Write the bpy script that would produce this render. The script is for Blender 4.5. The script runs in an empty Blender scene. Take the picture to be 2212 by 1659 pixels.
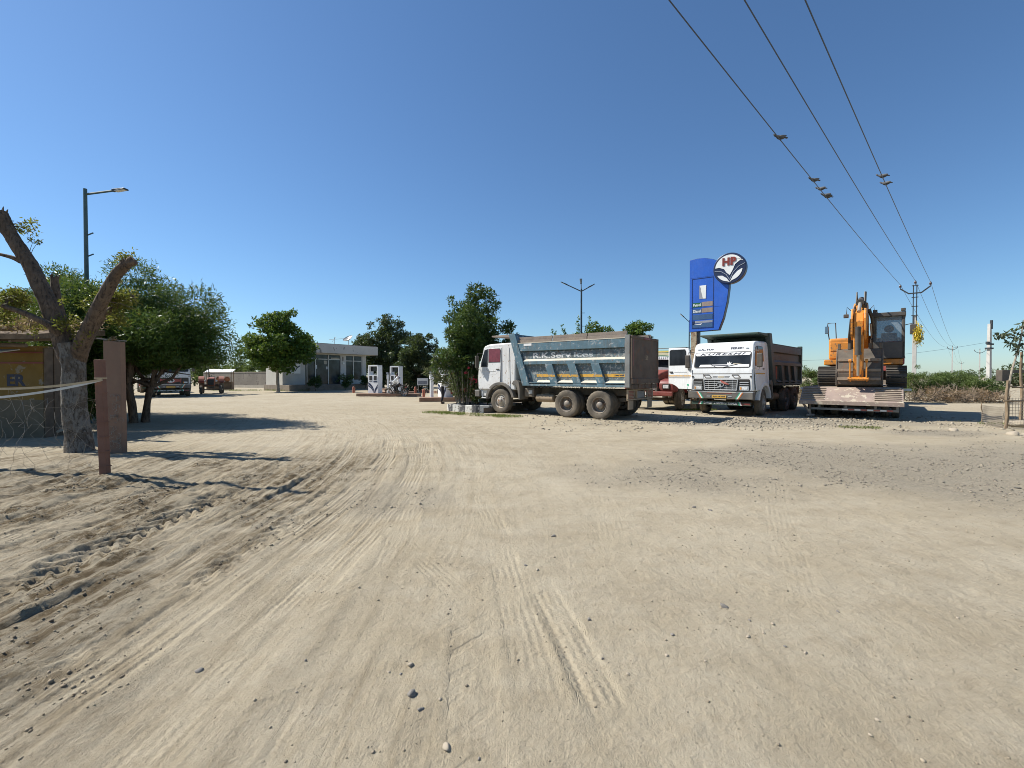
import bpy, bmesh, math, random
import numpy as np
from mathutils import Vector, Matrix

R = math.radians
SC = bpy.context.scene
COL = SC.collection
random.seed(7)
rng = np.random.default_rng(11)

# ------------------------------------------------------------------ camera
CAM_H, FPX, PITCH = 1.55, 1000.0, R(1.0)          # photo measured on a 2212 x 1659 grid
cam_d = bpy.data.cameras.new('camera')
cam_d.sensor_width = 36.0
cam_d.lens = 36.0 * FPX / 2212.0
cam_d.clip_start, cam_d.clip_end = 0.05, 6000.0
cam = bpy.data.objects.new('camera', cam_d)
cam.location = (0, 0, CAM_H)
cam.rotation_euler = (R(90) - PITCH, 0, 0)
COL.objects.link(cam)
SC.camera = cam

# ------------------------------------------------------------------ sky, sun, exposure
SUN_EL = R(47)
SUN_DIR = Vector((-0.972 * math.cos(SUN_EL), 0.235 * math.cos(SUN_EL), math.sin(SUN_EL))).normalized()
world = bpy.data.worlds.new('World')
SC.world = world
world.use_nodes = True
wn = world.node_tree.nodes
wl = world.node_tree.links
bg = wn['Background']
sky = wn.new('ShaderNodeTexSky')
sky.sky_type = 'NISHITA'
sky.sun_disc = False
sky.sun_elevation = SUN_EL
sky.sun_rotation = math.atan2(SUN_DIR.x, SUN_DIR.y)
sky.altitude = 0
sky.air_density = 1.0
sky.dust_density = 0.25
sky.ozone_density = 6.0
wb = wn.new('ShaderNodeMix'); wb.data_type = 'RGBA'; wb.blend_type = 'MULTIPLY'      # the phone's cool white balance, same over the whole sky
wb.inputs[0].default_value = 1.0
wb.inputs[7].default_value = (0.87, 1.01, 1.07, 1)
wl.new(sky.outputs[0], wb.inputs[6])
wl.new(wb.outputs[2], bg.inputs[0])
bg.inputs[1].default_value = 0.079
sun_d = bpy.data.lights.new('sun', 'SUN')
sun_d.energy = 5.0
sun_d.angle = R(0.53)
sun_d.color = (1.0, 0.955, 0.88)
sun = bpy.data.objects.new('sun', sun_d)
sun.rotation_euler = SUN_DIR.to_track_quat('Z', 'Y').to_euler()
sun.location = (-30, 8, 40)
COL.objects.link(sun)
SC.view_settings.view_transform = 'Standard'
SC.view_settings.look = 'None'
SC.view_settings.gamma = 1.0
SC.view_settings.exposure = 0.65
SC.render.engine = 'CYCLES'
SC.cycles.pixel_filter_type = 'BLACKMAN_HARRIS'
SC.cycles.filter_width = 0.95
SC.cycles.max_bounces = 6
SC.cycles.transparent_max_bounces = 8

# ------------------------------------------------------------------ photo pixel -> world helpers
_F = Vector((0, math.cos(PITCH), -math.sin(PITCH)))
_U = Vector((0, math.sin(PITCH), math.cos(PITCH)))
def ray(px, py):
    return Vector((1, 0, 0)) * ((px - 1106) / FPX) + _U * ((829.5 - py) / FPX) + _F
def P(px, py, z=0.0):
    """point where the pixel's ray meets the level z"""
    d = ray(px, py)
    t = (z - CAM_H) / d.z
    return Vector((0, 0, CAM_H)) + d * t
def D(px, py, y):
    """point on the pixel's ray at distance y in front of the camera"""
    d = ray(px, py)
    return Vector((0, 0, CAM_H)) + d * (y / d.y)

# ------------------------------------------------------------------ mesh builder
class Frame:
    def __init__(s, o, u, v):
        s.o = Vector(o); s.u = Vector(u).normalized(); s.v = Vector(v).normalized()
        s.n = s.u.cross(s.v).normalized()
    def p(s, a, b, c=0.0):
        return s.o + s.u * a + s.v * b + s.n * c

class MB:
    def __init__(s):
        s.v = []; s.f = []
    def add(s, vs, fs):
        k = len(s.v)
        s.v.extend([tuple(p) for p in vs])
        s.f.extend([tuple(i + k for i in f) for f in fs])
        return s
    def hexa(s, p):
        return s.add(p, [(0, 3, 2, 1), (4, 5, 6, 7), (0, 1, 5, 4), (1, 2, 6, 5), (2, 3, 7, 6), (3, 0, 4, 7)])
    def box(s, x0, x1, y0, y1, z0, z1):
        return s.hexa([(x0, y0, z0), (x1, y0, z0), (x1, y1, z0), (x0, y1, z0),
                       (x0, y0, z1), (x1, y0, z1), (x1, y1, z1), (x0, y1, z1)])
    def bar(s, a, b, w, h, up=(0, 0, 1)):
        a = Vector(a); b = Vector(b); d = (b - a).normalized()
        up = Vector(up)
        if abs(d.dot(up)) > 0.98:
            up = Vector((0, 1, 0)) if abs(d.y) < 0.9 else Vector((1, 0, 0))
        sx = d.cross(up).normalized() * (w / 2)
        sz = sx.cross(d).normalized() * (h / 2)
        return s.hexa([a - sx - sz, a + sx - sz, b + sx - sz, b - sx - sz, a - sx + sz, a + sx + sz, b + sx + sz, b - sx + sz])
    def fprism(s, fr, poly, n0, n1):
        k = len(poly)
        vs = [fr.p(a, b, n0) for a, b in poly] + [fr.p(a, b, n1) for a, b in poly]
        fs = [tuple(range(k - 1, -1, -1)), tuple(range(k, 2 * k))]
        fs += [(i, (i + 1) % k, k + (i + 1) % k, k + i) for i in range(k)]
        return s.add(vs, fs)
    def frect(s, fr, a0, a1, b0, b1, n0, n1):
        return s.fprism(fr, [(a0, b0), (a1, b0), (a1, b1), (a0, b1)], n0, n1)
    def tube(s, pts, r, n=8, cap=True, flat=1.0):
        pts = [Vector(p) for p in pts]
        m = len(pts)
        rs = r if isinstance(r, (list, tuple)) else [r] * m
        up = None
        vs = []
        for i, p in enumerate(pts):
            d = (pts[min(i + 1, m - 1)] - pts[max(i - 1, 0)])
            if d.length < 1e-9: d = Vector((0, 0, 1))
            d.normalize()
            if up is None:
                up = Vector((0, 0, 1)) if abs(d.z) < 0.9 else Vector((1, 0, 0))
            sx = d.cross(up)
            if sx.length < 1e-6: sx = d.orthogonal()
            sx.normalize()
            up = sx.cross(d).normalized()
            for j in range(n):
                t = 2 * math.pi * j / n
                vs.append(p + (sx * math.cos(t) + up * math.sin(t) * flat) * rs[i])
        fs = []
        for i in range(m - 1):
            for j in range(n):
                a = i * n + j; b = i * n + (j + 1) % n
                fs.append((a, b, b + n, a + n))
        if cap:
            fs.append(tuple(range(n - 1, -1, -1)))
            fs.append(tuple(range((m - 1) * n, m * n)))
        return s.add(vs, fs)
    def lathe(s, prof, o=(0, 0, 0), ax=(0, 0, 1), n=24, cap=True):
        """prof: list of (radius, height along ax)"""
        o = Vector(o); ax = Vector(ax).normalized()
        e1 = ax.orthogonal().normalized(); e2 = ax.cross(e1)
        m = len(prof); vs = []
        for r, h in prof:
            for j in range(n):
                t = 2 * math.pi * j / n
                vs.append(o + ax * h + (e1 * math.cos(t) + e2 * math.sin(t)) * max(r, 1e-4))
        fs = []
        for i in range(m - 1):
            for j in range(n):
                a = i * n + j; b = i * n + (j + 1) % n
                fs.append((a, b, b + n, a + n))
        if cap and prof[0][0] > 1e-3: fs.append(tuple(range(n - 1, -1, -1)))
        if cap and prof[-1][0] > 1e-3: fs.append(tuple(range((m - 1) * n, m * n)))
        return s.add(vs, fs)
    def ball(s, c, rad, n=12, m=8, rot=None):
        rx, ry, rz = rad if isinstance(rad, (list, tuple)) else (rad, rad, rad)
        vs = []; c = Vector(c)
        for i in range(m + 1):
            ph = math.pi * i / m
            for j in range(n):
                t = 2 * math.pi * j / n
                q = Vector((rx * math.sin(ph) * math.cos(t), ry * math.sin(ph) * math.sin(t), rz * math.cos(ph)))
                if rot is not None: q = rot @ q
                vs.append(c + q)
        fs = []
        for i in range(m):
            for j in range(n):
                a = i * n + j; b = i * n + (j + 1) % n
                fs.append((a, b, b + n, a + n))
        return s.add(vs, fs)
    def mesh(s, name, smooth=None):
        me = bpy.data.meshes.new(name)
        bm = bmesh.new()
        vv = [bm.verts.new(p) for p in s.v]
        for f in s.f:
            try: bm.faces.new([vv[i] for i in f])
            except ValueError: pass
        bmesh.ops.remove_doubles(bm, verts=bm.verts, dist=1e-5)
        bmesh.ops.recalc_face_normals(bm, faces=bm.faces)
        bm.to_mesh(me); bm.free()
        if smooth:
            me.polygons.foreach_set('use_smooth', [True] * len(me.polygons))
            me.set_sharp_from_angle(angle=R(smooth))
        return me
    def build(s, name, mat, parent=None, smooth=None, bevel=0.0, seg=2, loc=None):
        me = s.mesh(name, smooth)
        return link(name, me, mat, parent, bevel, seg, loc)

def link(name, me, mat, parent=None, bevel=0.0, seg=2, loc=None):
    o = bpy.data.objects.new(name, me)
    if mat is not None and not me.materials:
        me.materials.append(mat)
    COL.objects.link(o)
    if parent is not None: o.parent = parent
    if loc is not None: o.location = loc
    if bevel:
        b = o.modifiers.new('bevel', 'BEVEL')
        b.width = bevel; b.segments = seg; b.limit_method = 'ANGLE'; b.angle_limit = R(38)
    return o

def thing(name, label, cat, loc=(0, 0, 0), rotz=0.0, group=None):
    o = bpy.data.objects.new(name, None)
    o.empty_display_size = 0.2
    COL.objects.link(o)
    o.location = loc; o.rotation_euler = (0, 0, rotz)
    return tag(o, label, cat, group)
def tag(o, label, cat, group=None):
    o['label'] = label; o['category'] = cat
    if group: o['group'] = group
    return o
def structure(o, label=None):
    o['kind'] = 'structure'
    if label: o['label'] = label
    return o
def stuff(o, label=None, cat=None):
    o['kind'] = 'stuff'
    if label: o['label'] = label
    if cat: o['category'] = cat
    return o
def copy_tree(o, parent=None):
    c = o.copy(); COL.objects.link(c); c.parent = parent
    for ch in o.children: copy_tree(ch, c)
    return c

def np_mesh(name, v, f, col=None, smooth=False):
    """fast mesh from arrays: v (n,3), f (m,k)"""
    v = np.ascontiguousarray(v, dtype=np.float32); f = np.ascontiguousarray(f, dtype=np.int32)
    me = bpy.data.meshes.new(name)
    m, k = f.shape
    me.vertices.add(len(v)); me.vertices.foreach_set('co', v.ravel())
    me.loops.add(m * k); me.loops.foreach_set('vertex_index', f.ravel())
    me.polygons.add(m)
    me.polygons.foreach_set('loop_start', np.arange(0, m * k, k, dtype=np.int32))
    if smooth: me.polygons.foreach_set('use_smooth', np.ones(m, dtype=bool))
    me.update(calc_edges=True)
    if col is not None:
        for nm, arr in col.items():
            a = me.attributes.new(nm, 'FLOAT', 'POINT')
            a.data.foreach_set('value', np.ascontiguousarray(arr, dtype=np.float32))
    return me

# ------------------------------------------------------------------ materials
class NT:
    def __init__(s, name):
        s.m = bpy.data.materials.new(name); s.m.use_nodes = True
        s.t = s.m.node_tree; s.n = s.t.nodes; s.b = s.n['Principled BSDF']; s.out = s.n['Material Output']
    def new(s, typ, **kw):
        nd = s.n.new(typ)
        for k, v in kw.items(): setattr(nd, k, v)
        return nd
    def l(s, a, b): s.t.links.new(a, b)
    def coord(s, kind='Object', scale=1.0):
        c = s.new('ShaderNodeTexCoord')
        if scale == 1.0: return c.outputs[kind]
        mp = s.new('ShaderNodeMapping')
        sv = scale if isinstance(scale, (tuple, list)) else (scale,) * 3
        mp.inputs['Scale'].default_value = sv
        s.l(c.outputs[kind], mp.inputs['Vector'])
        return mp.outputs[0]
    def noise(s, vec, scale, detail=4, rough=0.55, dist=0.0):
        n = s.new('ShaderNodeTexNoise')
        n.inputs['Scale'].default_value = scale; n.inputs['Detail'].default_value = detail
        n.inputs['Roughness'].default_value = rough; n.inputs['Distortion'].default_value = dist
        s.l(vec, n.inputs['Vector'])
        return n.outputs['Fac']
    def ramp(s, fac, a, b, ca=(0, 0, 0, 1), cb=(1, 1, 1, 1)):
        r = s.new('ShaderNodeValToRGB')
        r.color_ramp.elements[0].position = a; r.color_ramp.elements[1].position = b
        r.color_ramp.elements[0].color = ca; r.color_ramp.elements[1].color = cb
        s.l(fac, r.inputs[0])
        return r.outputs[0]
    def mix(s, fac, a, b, mode='MIX'):
        m = s.new('ShaderNodeMix', data_type='RGBA', blend_type=mode)
        for v, i in ((fac, 0), (a, 6), (b, 7)):
            if isinstance(v, (int, float)): m.inputs[i].default_value = v
            elif isinstance(v, tuple): m.inputs[i].default_value = v if len(v) == 4 else v + (1,)
            else: s.l(v, m.inputs[i])
        return m.outputs[2]
    def math(s, op, a, b=0.0):
        m = s.new('ShaderNodeMath', operation=op)
        for v, i in ((a, 0), (b, 1)):
            if isinstance(v, (int, float)): m.inputs[i].default_value = v
            else: s.l(v, m.inputs[i])
        return m.outputs[0]
    def bump(s, h, strength, dist=0.01, normal=None):
        b = s.new('ShaderNodeBump')
        b.inputs['Strength'].default_value = strength; b.inputs['Distance'].default_value = dist
        s.l(h, b.inputs['Height'])
        if normal is not None: s.l(normal, b.inputs['Normal'])
        s.l(b.outputs[0], s.b.inputs['Normal'])
        return b.outputs[0]

DUST = (0.36, 0.29, 0.20)
RUST = (0.16, 0.06, 0.025)
def mat(name, base, rough=0.6, metal=0.0, var=0.18, vs=2.5, dust=0.0, ds=1.6, rust=0.0, rs=5.0, bump=0.0, bs=30.0,
        chip=None, chip_amt=0.0, chs=9.0, spec=0.5, streak=0.0, sc=(0.07, 0.05, 0.03)):
    t = NT(name)
    co = t.coord('Object')
    n1 = t.noise(co, vs, 5, 0.6)
    dark = tuple(c * (1 - var) for c in base); light = tuple(min(1, c * (1 + var)) for c in base)
    c = t.mix(t.ramp(n1, 0.3, 0.7), dark, light)
    rgh = rough
    if streak:                                           # grime and rust that has run down the panel
        f = t.ramp(t.noise(t.coord('Object', (1, 1, 0.09)), 11, 6, 0.7), 0.5, 0.72)
        f = t.math('MULTIPLY', f, t.ramp(t.noise(co, 1.4, 4, 0.6), 0.35, 0.6))
        c = t.mix(t.math('MULTIPLY', f, streak), c, sc)
    if chip is not None:
        f = t.ramp(t.noise(co, chs, 6, 0.65, 0.3), 0.62 - chip_amt * 0.3, 0.66 - chip_amt * 0.3)
        c = t.mix(f, c, chip)
    if rust:
        f = t.ramp(t.noise(co, rs, 7, 0.7, 0.4), 0.64 - rust * 0.35, 0.76 - rust * 0.35)
        c = t.mix(f, c, RUST)
        rgh = t.math('ADD', t.math('MULTIPLY', f, 0.9 - rough), rough)
    if dust:
        f = t.ramp(t.noise(co, ds, 6, 0.65, 0.2), 0.25, 0.85)
        f = t.math('MULTIPLY', f, dust * 1.5)
        f2 = t.math('MINIMUM', f, 0.95)
        c = t.mix(f2, c, DUST)
        if isinstance(rgh, float): rgh = t.math('ADD', t.math('MULTIPLY', f2, 0.92 - rough), rough)
    t.l(c, t.b.inputs['Base Color'])
    if isinstance(rgh, float) or isinstance(rgh, int): t.b.inputs['Roughness'].default_value = rgh
    else: t.l(rgh, t.b.inputs['Roughness'])
    t.b.inputs['Metallic'].default_value = metal
    t.b.inputs['Specular IOR Level'].default_value = spec
    if bump:
        t.bump(t.noise(co, bs, 5, 0.6), bump, 0.01)
    return t.m

M = {}
M['cab_white'] = mat('cab_white', (0.66, 0.67, 0.66), 0.35, var=0.06, streak=0.35, sc=(0.25, 0.2, 0.14), dust=0.2, ds=1.3, chip=(0.3, 0.2, 0.13), chip_amt=0.05, bump=0.05, bs=3)
M['cab_white_clean'] = mat('cab_white_clean', (0.74, 0.76, 0.76), 0.3, var=0.05, streak=0.4, sc=(0.3, 0.24, 0.17), dust=0.12, ds=1.5, bump=0.06, bs=3)
M['fender_grey'] = mat('fender_grey', (0.06, 0.065, 0.07), 0.5, var=0.25, dust=0.35)
M['black_plastic'] = mat('black_plastic', (0.02, 0.02, 0.022), 0.5, var=0.3, dust=0.25)
M['black_trim'] = mat('black_trim', (0.012, 0.012, 0.013), 0.45, var=0.2, dust=0.06)
M['chassis'] = mat('chassis', (0.035, 0.032, 0.03), 0.75, var=0.4, dust=0.4, rust=0.2)
M['tyre'] = mat('tyre', (0.028, 0.027, 0.026), 0.9, var=0.3, dust=0.42, ds=2.2, bump=0.3, bs=25)
M['rim'] = mat('rim', (0.17, 0.16, 0.15), 0.6, metal=0.2, var=0.3, dust=0.5, rust=0.35, rs=7)
M['rim_white'] = mat('rim_white', (0.42, 0.40, 0.36), 0.6, var=0.3, dust=0.5, rust=0.4, rs=9)
M['hub'] = mat('hub', (0.30, 0.29, 0.28), 0.5, metal=0.4, var=0.3, dust=0.4)
M['body_blue'] = mat('body_blue', (0.068, 0.152, 0.20), 0.5, streak=0.75, var=0.22, vs=3.5, dust=0.13, ds=2.0, rust=0.10, rs=6, bump=0.7, bs=3.2,
                     chip=(0.27, 0.30, 0.31), chip_amt=0.16, chs=7)
M['panel_blue'] = mat('panel_blue', (0.066, 0.122, 0.15), 0.55, streak=0.85, var=0.25, vs=5, dust=0.18, ds=3.0, rust=0.22, rs=9, bump=0.9, bs=4,
                      chip=(0.30, 0.32, 0.31), chip_amt=0.25, chs=10)
M['ledge_cream'] = mat('ledge_cream', (0.56, 0.52, 0.42), 0.7, var=0.12, dust=0.3)
M['stripe_yellow'] = mat('stripe_yellow', (0.62, 0.33, 0.03), 0.6, var=0.15, vs=6, dust=0.15, chip=(0.22, 0.2, 0.16), chip_amt=0.28, chs=14)
M['gate_brown'] = mat('gate_brown', (0.08, 0.055, 0.042), 0.85, streak=0.6, var=0.25, vs=3, dust=0.16, rust=0.25, rs=4, bump=0.5, bs=6)
M['board_brown'] = mat('board_brown', (0.19, 0.155, 0.135), 0.85, var=0.25, vs=4, dust=0.4, bump=0.3, bs=12)
M['body_grey'] = mat('body_grey', (0.17, 0.18, 0.18), 0.6, var=0.2, vs=3, dust=0.2, rust=0.1, rs=5, bump=0.2, bs=5)
M['body_green'] = mat('body_green', (0.018, 0.055, 0.043), 0.55, var=0.25, dust=0.15, rust=0.12)
M['red_paint'] = mat('red_paint', (0.30, 0.022, 0.02), 0.45, var=0.2, dust=0.28)
M['maroon'] = mat('maroon', (0.17, 0.018, 0.018), 0.5, var=0.2, dust=0.12, ds=2.2)
M['maroon_curtain'] = mat('maroon_curtain', (0.16, 0.04, 0.05), 0.35, var=0.25, vs=8)
M['orange_stripe'] = mat('orange_stripe', (0.55, 0.16, 0.03), 0.6, var=0.15)
M['green_stripe'] = mat('green_stripe', (0.04, 0.36, 0.20), 0.6, var=0.15)
M['plate_yellow'] = mat('plate_yellow', (0.62, 0.36, 0.05), 0.5, var=0.1, dust=0.15)
M['silver'] = mat('silver', (0.50, 0.52, 0.53), 0.35, metal=0.5, var=0.1, dust=0.12)
M['lamp_glass'] = mat('lamp_glass', (0.55, 0.56, 0.55), 0.12, var=0.35, vs=20)
M['lamp_amber'] = mat('lamp_amber', (0.65, 0.26, 0.02), 0.25, var=0.2)
M['lamp_red'] = mat('lamp_red', (0.30, 0.02, 0.02), 0.25, var=0.2, dust=0.3)
M['ink_navy'] = mat('ink_navy', (0.02, 0.025, 0.05), 0.6, var=0.1)
M['ink_white'] = mat('ink_white', (0.72, 0.72, 0.70), 0.6, var=0.1)
M['faded_white'] = mat('faded_white', (0.62, 0.62, 0.60), 0.8, var=0.2, vs=8, chip=(0.10, 0.16, 0.2), chip_amt=0.12, chs=16)
M['faded_white2'] = mat('faded_white2', (0.46, 0.49, 0.49), 0.8, var=0.2, vs=8, chip=(0.10, 0.16, 0.2), chip_amt=0.12, chs=12)
M['mirror_glass'] = mat('mirror_glass', (0.25, 0.27, 0.3), 0.08, metal=0.9, var=0.1)
M['mud_flap'] = mat('mud_flap', (0.28, 0.21, 0.14), 0.9, var=0.2, dust=0.4)
M['ply'] = mat('ply', (0.5, 0.44, 0.33), 0.8, var=0.15)

def glass_mat(name, base, rough=0.06, var=0.5, vs=1.4):
    t = NT(name)
    co = t.coord('Object')
    n = t.noise(co, vs, 3, 0.5)
    c = t.mix(t.ramp(n, 0.35, 0.7), tuple(b * (1 - var) for b in base), tuple(b * (1 + var) for b in base))
    t.l(c, t.b.inputs['Base Color'])
    t.b.inputs['Roughness'].default_value = rough
    t.b.inputs['Specular IOR Level'].default_value = 0.28
    d = t.noise(co, 6, 5, 0.6)
    t.l(t.math('ADD', t.math('MULTIPLY', d, 0.12), rough), t.b.inputs['Roughness'])
    return t.m
M['dark_glass'] = glass_mat('dark_glass', (0.022, 0.026, 0.03))
M['shop_glass'] = glass_mat('shop_glass', (0.035, 0.045, 0.05), 0.05, 0.7, 0.9)

# lettering from Blender's built-in font, turned into thin raised mesh
def lettering(txt, fr, u, v, height, width, material, parent, name='lettering', depth=0.004, bold=0.0, shear=0.0, n0=0.0, space=1.0):
    cu = bpy.data.curves.new(name, 'FONT')
    cu.body = txt
    cu.extrude = 0.01
    cu.offset = bold
    cu.shear = shear
    cu.space_character = space
    cu.resolution_u = 3
    ob = bpy.data.objects.new(name, cu)
    me = bpy.data.meshes.new_from_object(ob)
    bpy.data.objects.remove(ob); bpy.data.curves.remove(cu)
    n = len(me.vertices)
    a = np.zeros(n * 3, dtype=np.float32); me.vertices.foreach_get('co', a); a = a.reshape(-1, 3)
    lo, hi = a.min(0), a.max(0)
    sx = width / max(hi[0] - lo[0], 1e-6); sy = height / max(hi[1] - lo[1], 1e-6)
    out = np.zeros_like(a)
    for i, q in enumerate(a):
        out[i] = fr.p(u + (q[0] - (lo[0] + hi[0]) / 2) * sx, v + (q[1] - (lo[1] + hi[1]) / 2) * sy, n0 + (depth if q[2] > 0 else 0.0005))
    me.vertices.foreach_set('co', out.ravel())
    me.materials.clear()
    me.update()
    return link(name, me, material, parent)

def ellipse(cx, cy, a, b, n=24, t0=0.0, t1=2 * math.pi):
    return [(cx + a * math.cos(t0 + (t1 - t0) * i / n), cy + b * math.sin(t0 + (t1 - t0) * i / n)) for i in range(n)]
def rrect(x0, x1, y0, y1, r, k=4):
    pts = []
    for cx, cy, a in ((x1 - r, y1 - r, 0), (x0 + r, y1 - r, 90), (x0 + r, y0 + r, 180), (x1 - r, y0 + r, 270)):
        for i in range(k + 1):
            t = R(a + 90 * i / k)
            pts.append((cx + r * math.cos(t), cy + r * math.sin(t)))
    return pts
def heading(dx, dy):
    """z rotation that turns local +Y to (dx, dy)"""
    return math.atan2(-dx, dy)
# ================================================================== GROUND
_tab = rng.random((256, 256)).astype(np.float32)
def vnoise(x, y, s, seed=0):
    x = np.asarray(x) * s + seed * 17.31; y = np.asarray(y) * s + seed * 9.77
    xi = np.floor(x).astype(np.int64); yi = np.floor(y).astype(np.int64)
    fx = x - xi; fy = y - yi
    fx = fx * fx * (3 - 2 * fx); fy = fy * fy * (3 - 2 * fy)
    g = lambda a, b: _tab[a & 255, b & 255]
    return (g(xi, yi) * (1 - fx) + g(xi + 1, yi) * fx) * (1 - fy) + (g(xi, yi + 1) * (1 - fx) + g(xi + 1, yi + 1) * fx) * fy
def fbm(x, y, s, oct=4, seed=0, gain=0.5):
    t = 0; a = 1.0; w = 0
    for i in range(oct):
        t = t + a * (vnoise(x, y, s * 2 ** i, seed + i) - 0.5); w += a; a *= gain
    return t / w * 2
def sstep(a, b, x):
    t = np.clip((x - a) / (b - a), 0, 1); return t * t * (3 - 2 * t)

# tyre tracks: x0 (at 3 m), slope, bend (curve to the left further out), half width, depth, pattern, fade range in y
TRACKS = [
    (-3.72, 0.03, 0.016, 0.20, 0.042, 'lug', (1.6, 8.5), 1.0),
    (-3.02, 0.05, 0.015, 0.15, 0.030, 'rib', (1.6, 10), 1.0),
    (-2.66, -0.01, 0.014, 0.17, 0.028, 'rib', (1.5, 12), 1.0),
    (-2.14, 0.03, 0.013, 0.20, 0.020, 'rib', (1.5, 15), 0.9),
    (-1.80, -0.03, 0.0128, 0.11, 0.014, 'rib', (1.5, 15), 0.7),
    (-1.50, 0.03, 0.012, 0.17, 0.012, 'rib', (1.5, 16), 0.6),
    (-0.98, -0.09, 0.011, 0.15, 0.008, 'rib', (1.5, 18), 0.45),
    (-0.62, 0.05, 0.0105, 0.13, 0.006, 'rib', (1.5, 18), 0.35),
    (-0.30, -0.10, 0.010, 0.13, 0.004, 'chev', (1.4, 4.2), 0.9),
    (0.02, -0.12, 0.009, 0.13, 0.008, 'rib', (1.4, 7), 0.5),
    (0.28, -0.15, 0.008, 0.12, 0.013, 'line', (1.4, 4.0), 0.8),
    (0.70, 0.16, 0.002, 0.15, 0.005, 'rib', (2, 9), 0.25),
    (-4.9, 0.05, 0.010, 0.18, 0.02, 'rib', (3, 8), 0.9),
    (-3.38, -0.02, 0.0155, 0.13, 0.030, 'rib', (1.6, 9), 0.9),
    (-4.25, 0.06, 0.015, 0.19, 0.036, 'lug', (2.4, 7.5), 0.9),
    (-2.38, 0.0, 0.0138, 0.12, 0.024, 'lug', (1.6, 9), 0.8),
    (-5.4, 0.05, 0.010, 0.16, 0.02, 'lug', (3.2, 8), 0.8),
    (-0.2, -0.62, 0.0, 0.13, 0.010, 'rib', (1.8, 7), 0.5),
    (-1.4, 0.55, 0.0, 0.13, 0.006, 'rib', (2.4, 9), 0.3),
    (1.9, 0.5, -0.006, 0.17, 0.005, 'rib', (2, 10), 0.22),
]
def track_x(t, y):
    x0, sl, bend = t[:3]
    yy = np.maximum(y - 4.5, 0)
    return x0 + sl * (y - 3) - bend * np.minimum(yy, 16) ** 2 * 1.7 - bend * 46 * np.maximum(yy - 16, 0)
def lateral(x, y): return x - (track_x((-2.0, 0.0, 0.0125), y) + 2.0)
FLAT = [(2.0, 17.8, 3.6), (10.6, 20.2, 4.2), (8.8, 22.5, 3.5), (14.5, 18.5, 4.0), (-25, 36, 5), (-20, 36, 4), (-27, 40, 3), (-3, 27, 5), (8.5, 21.5, 1.2)]
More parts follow.
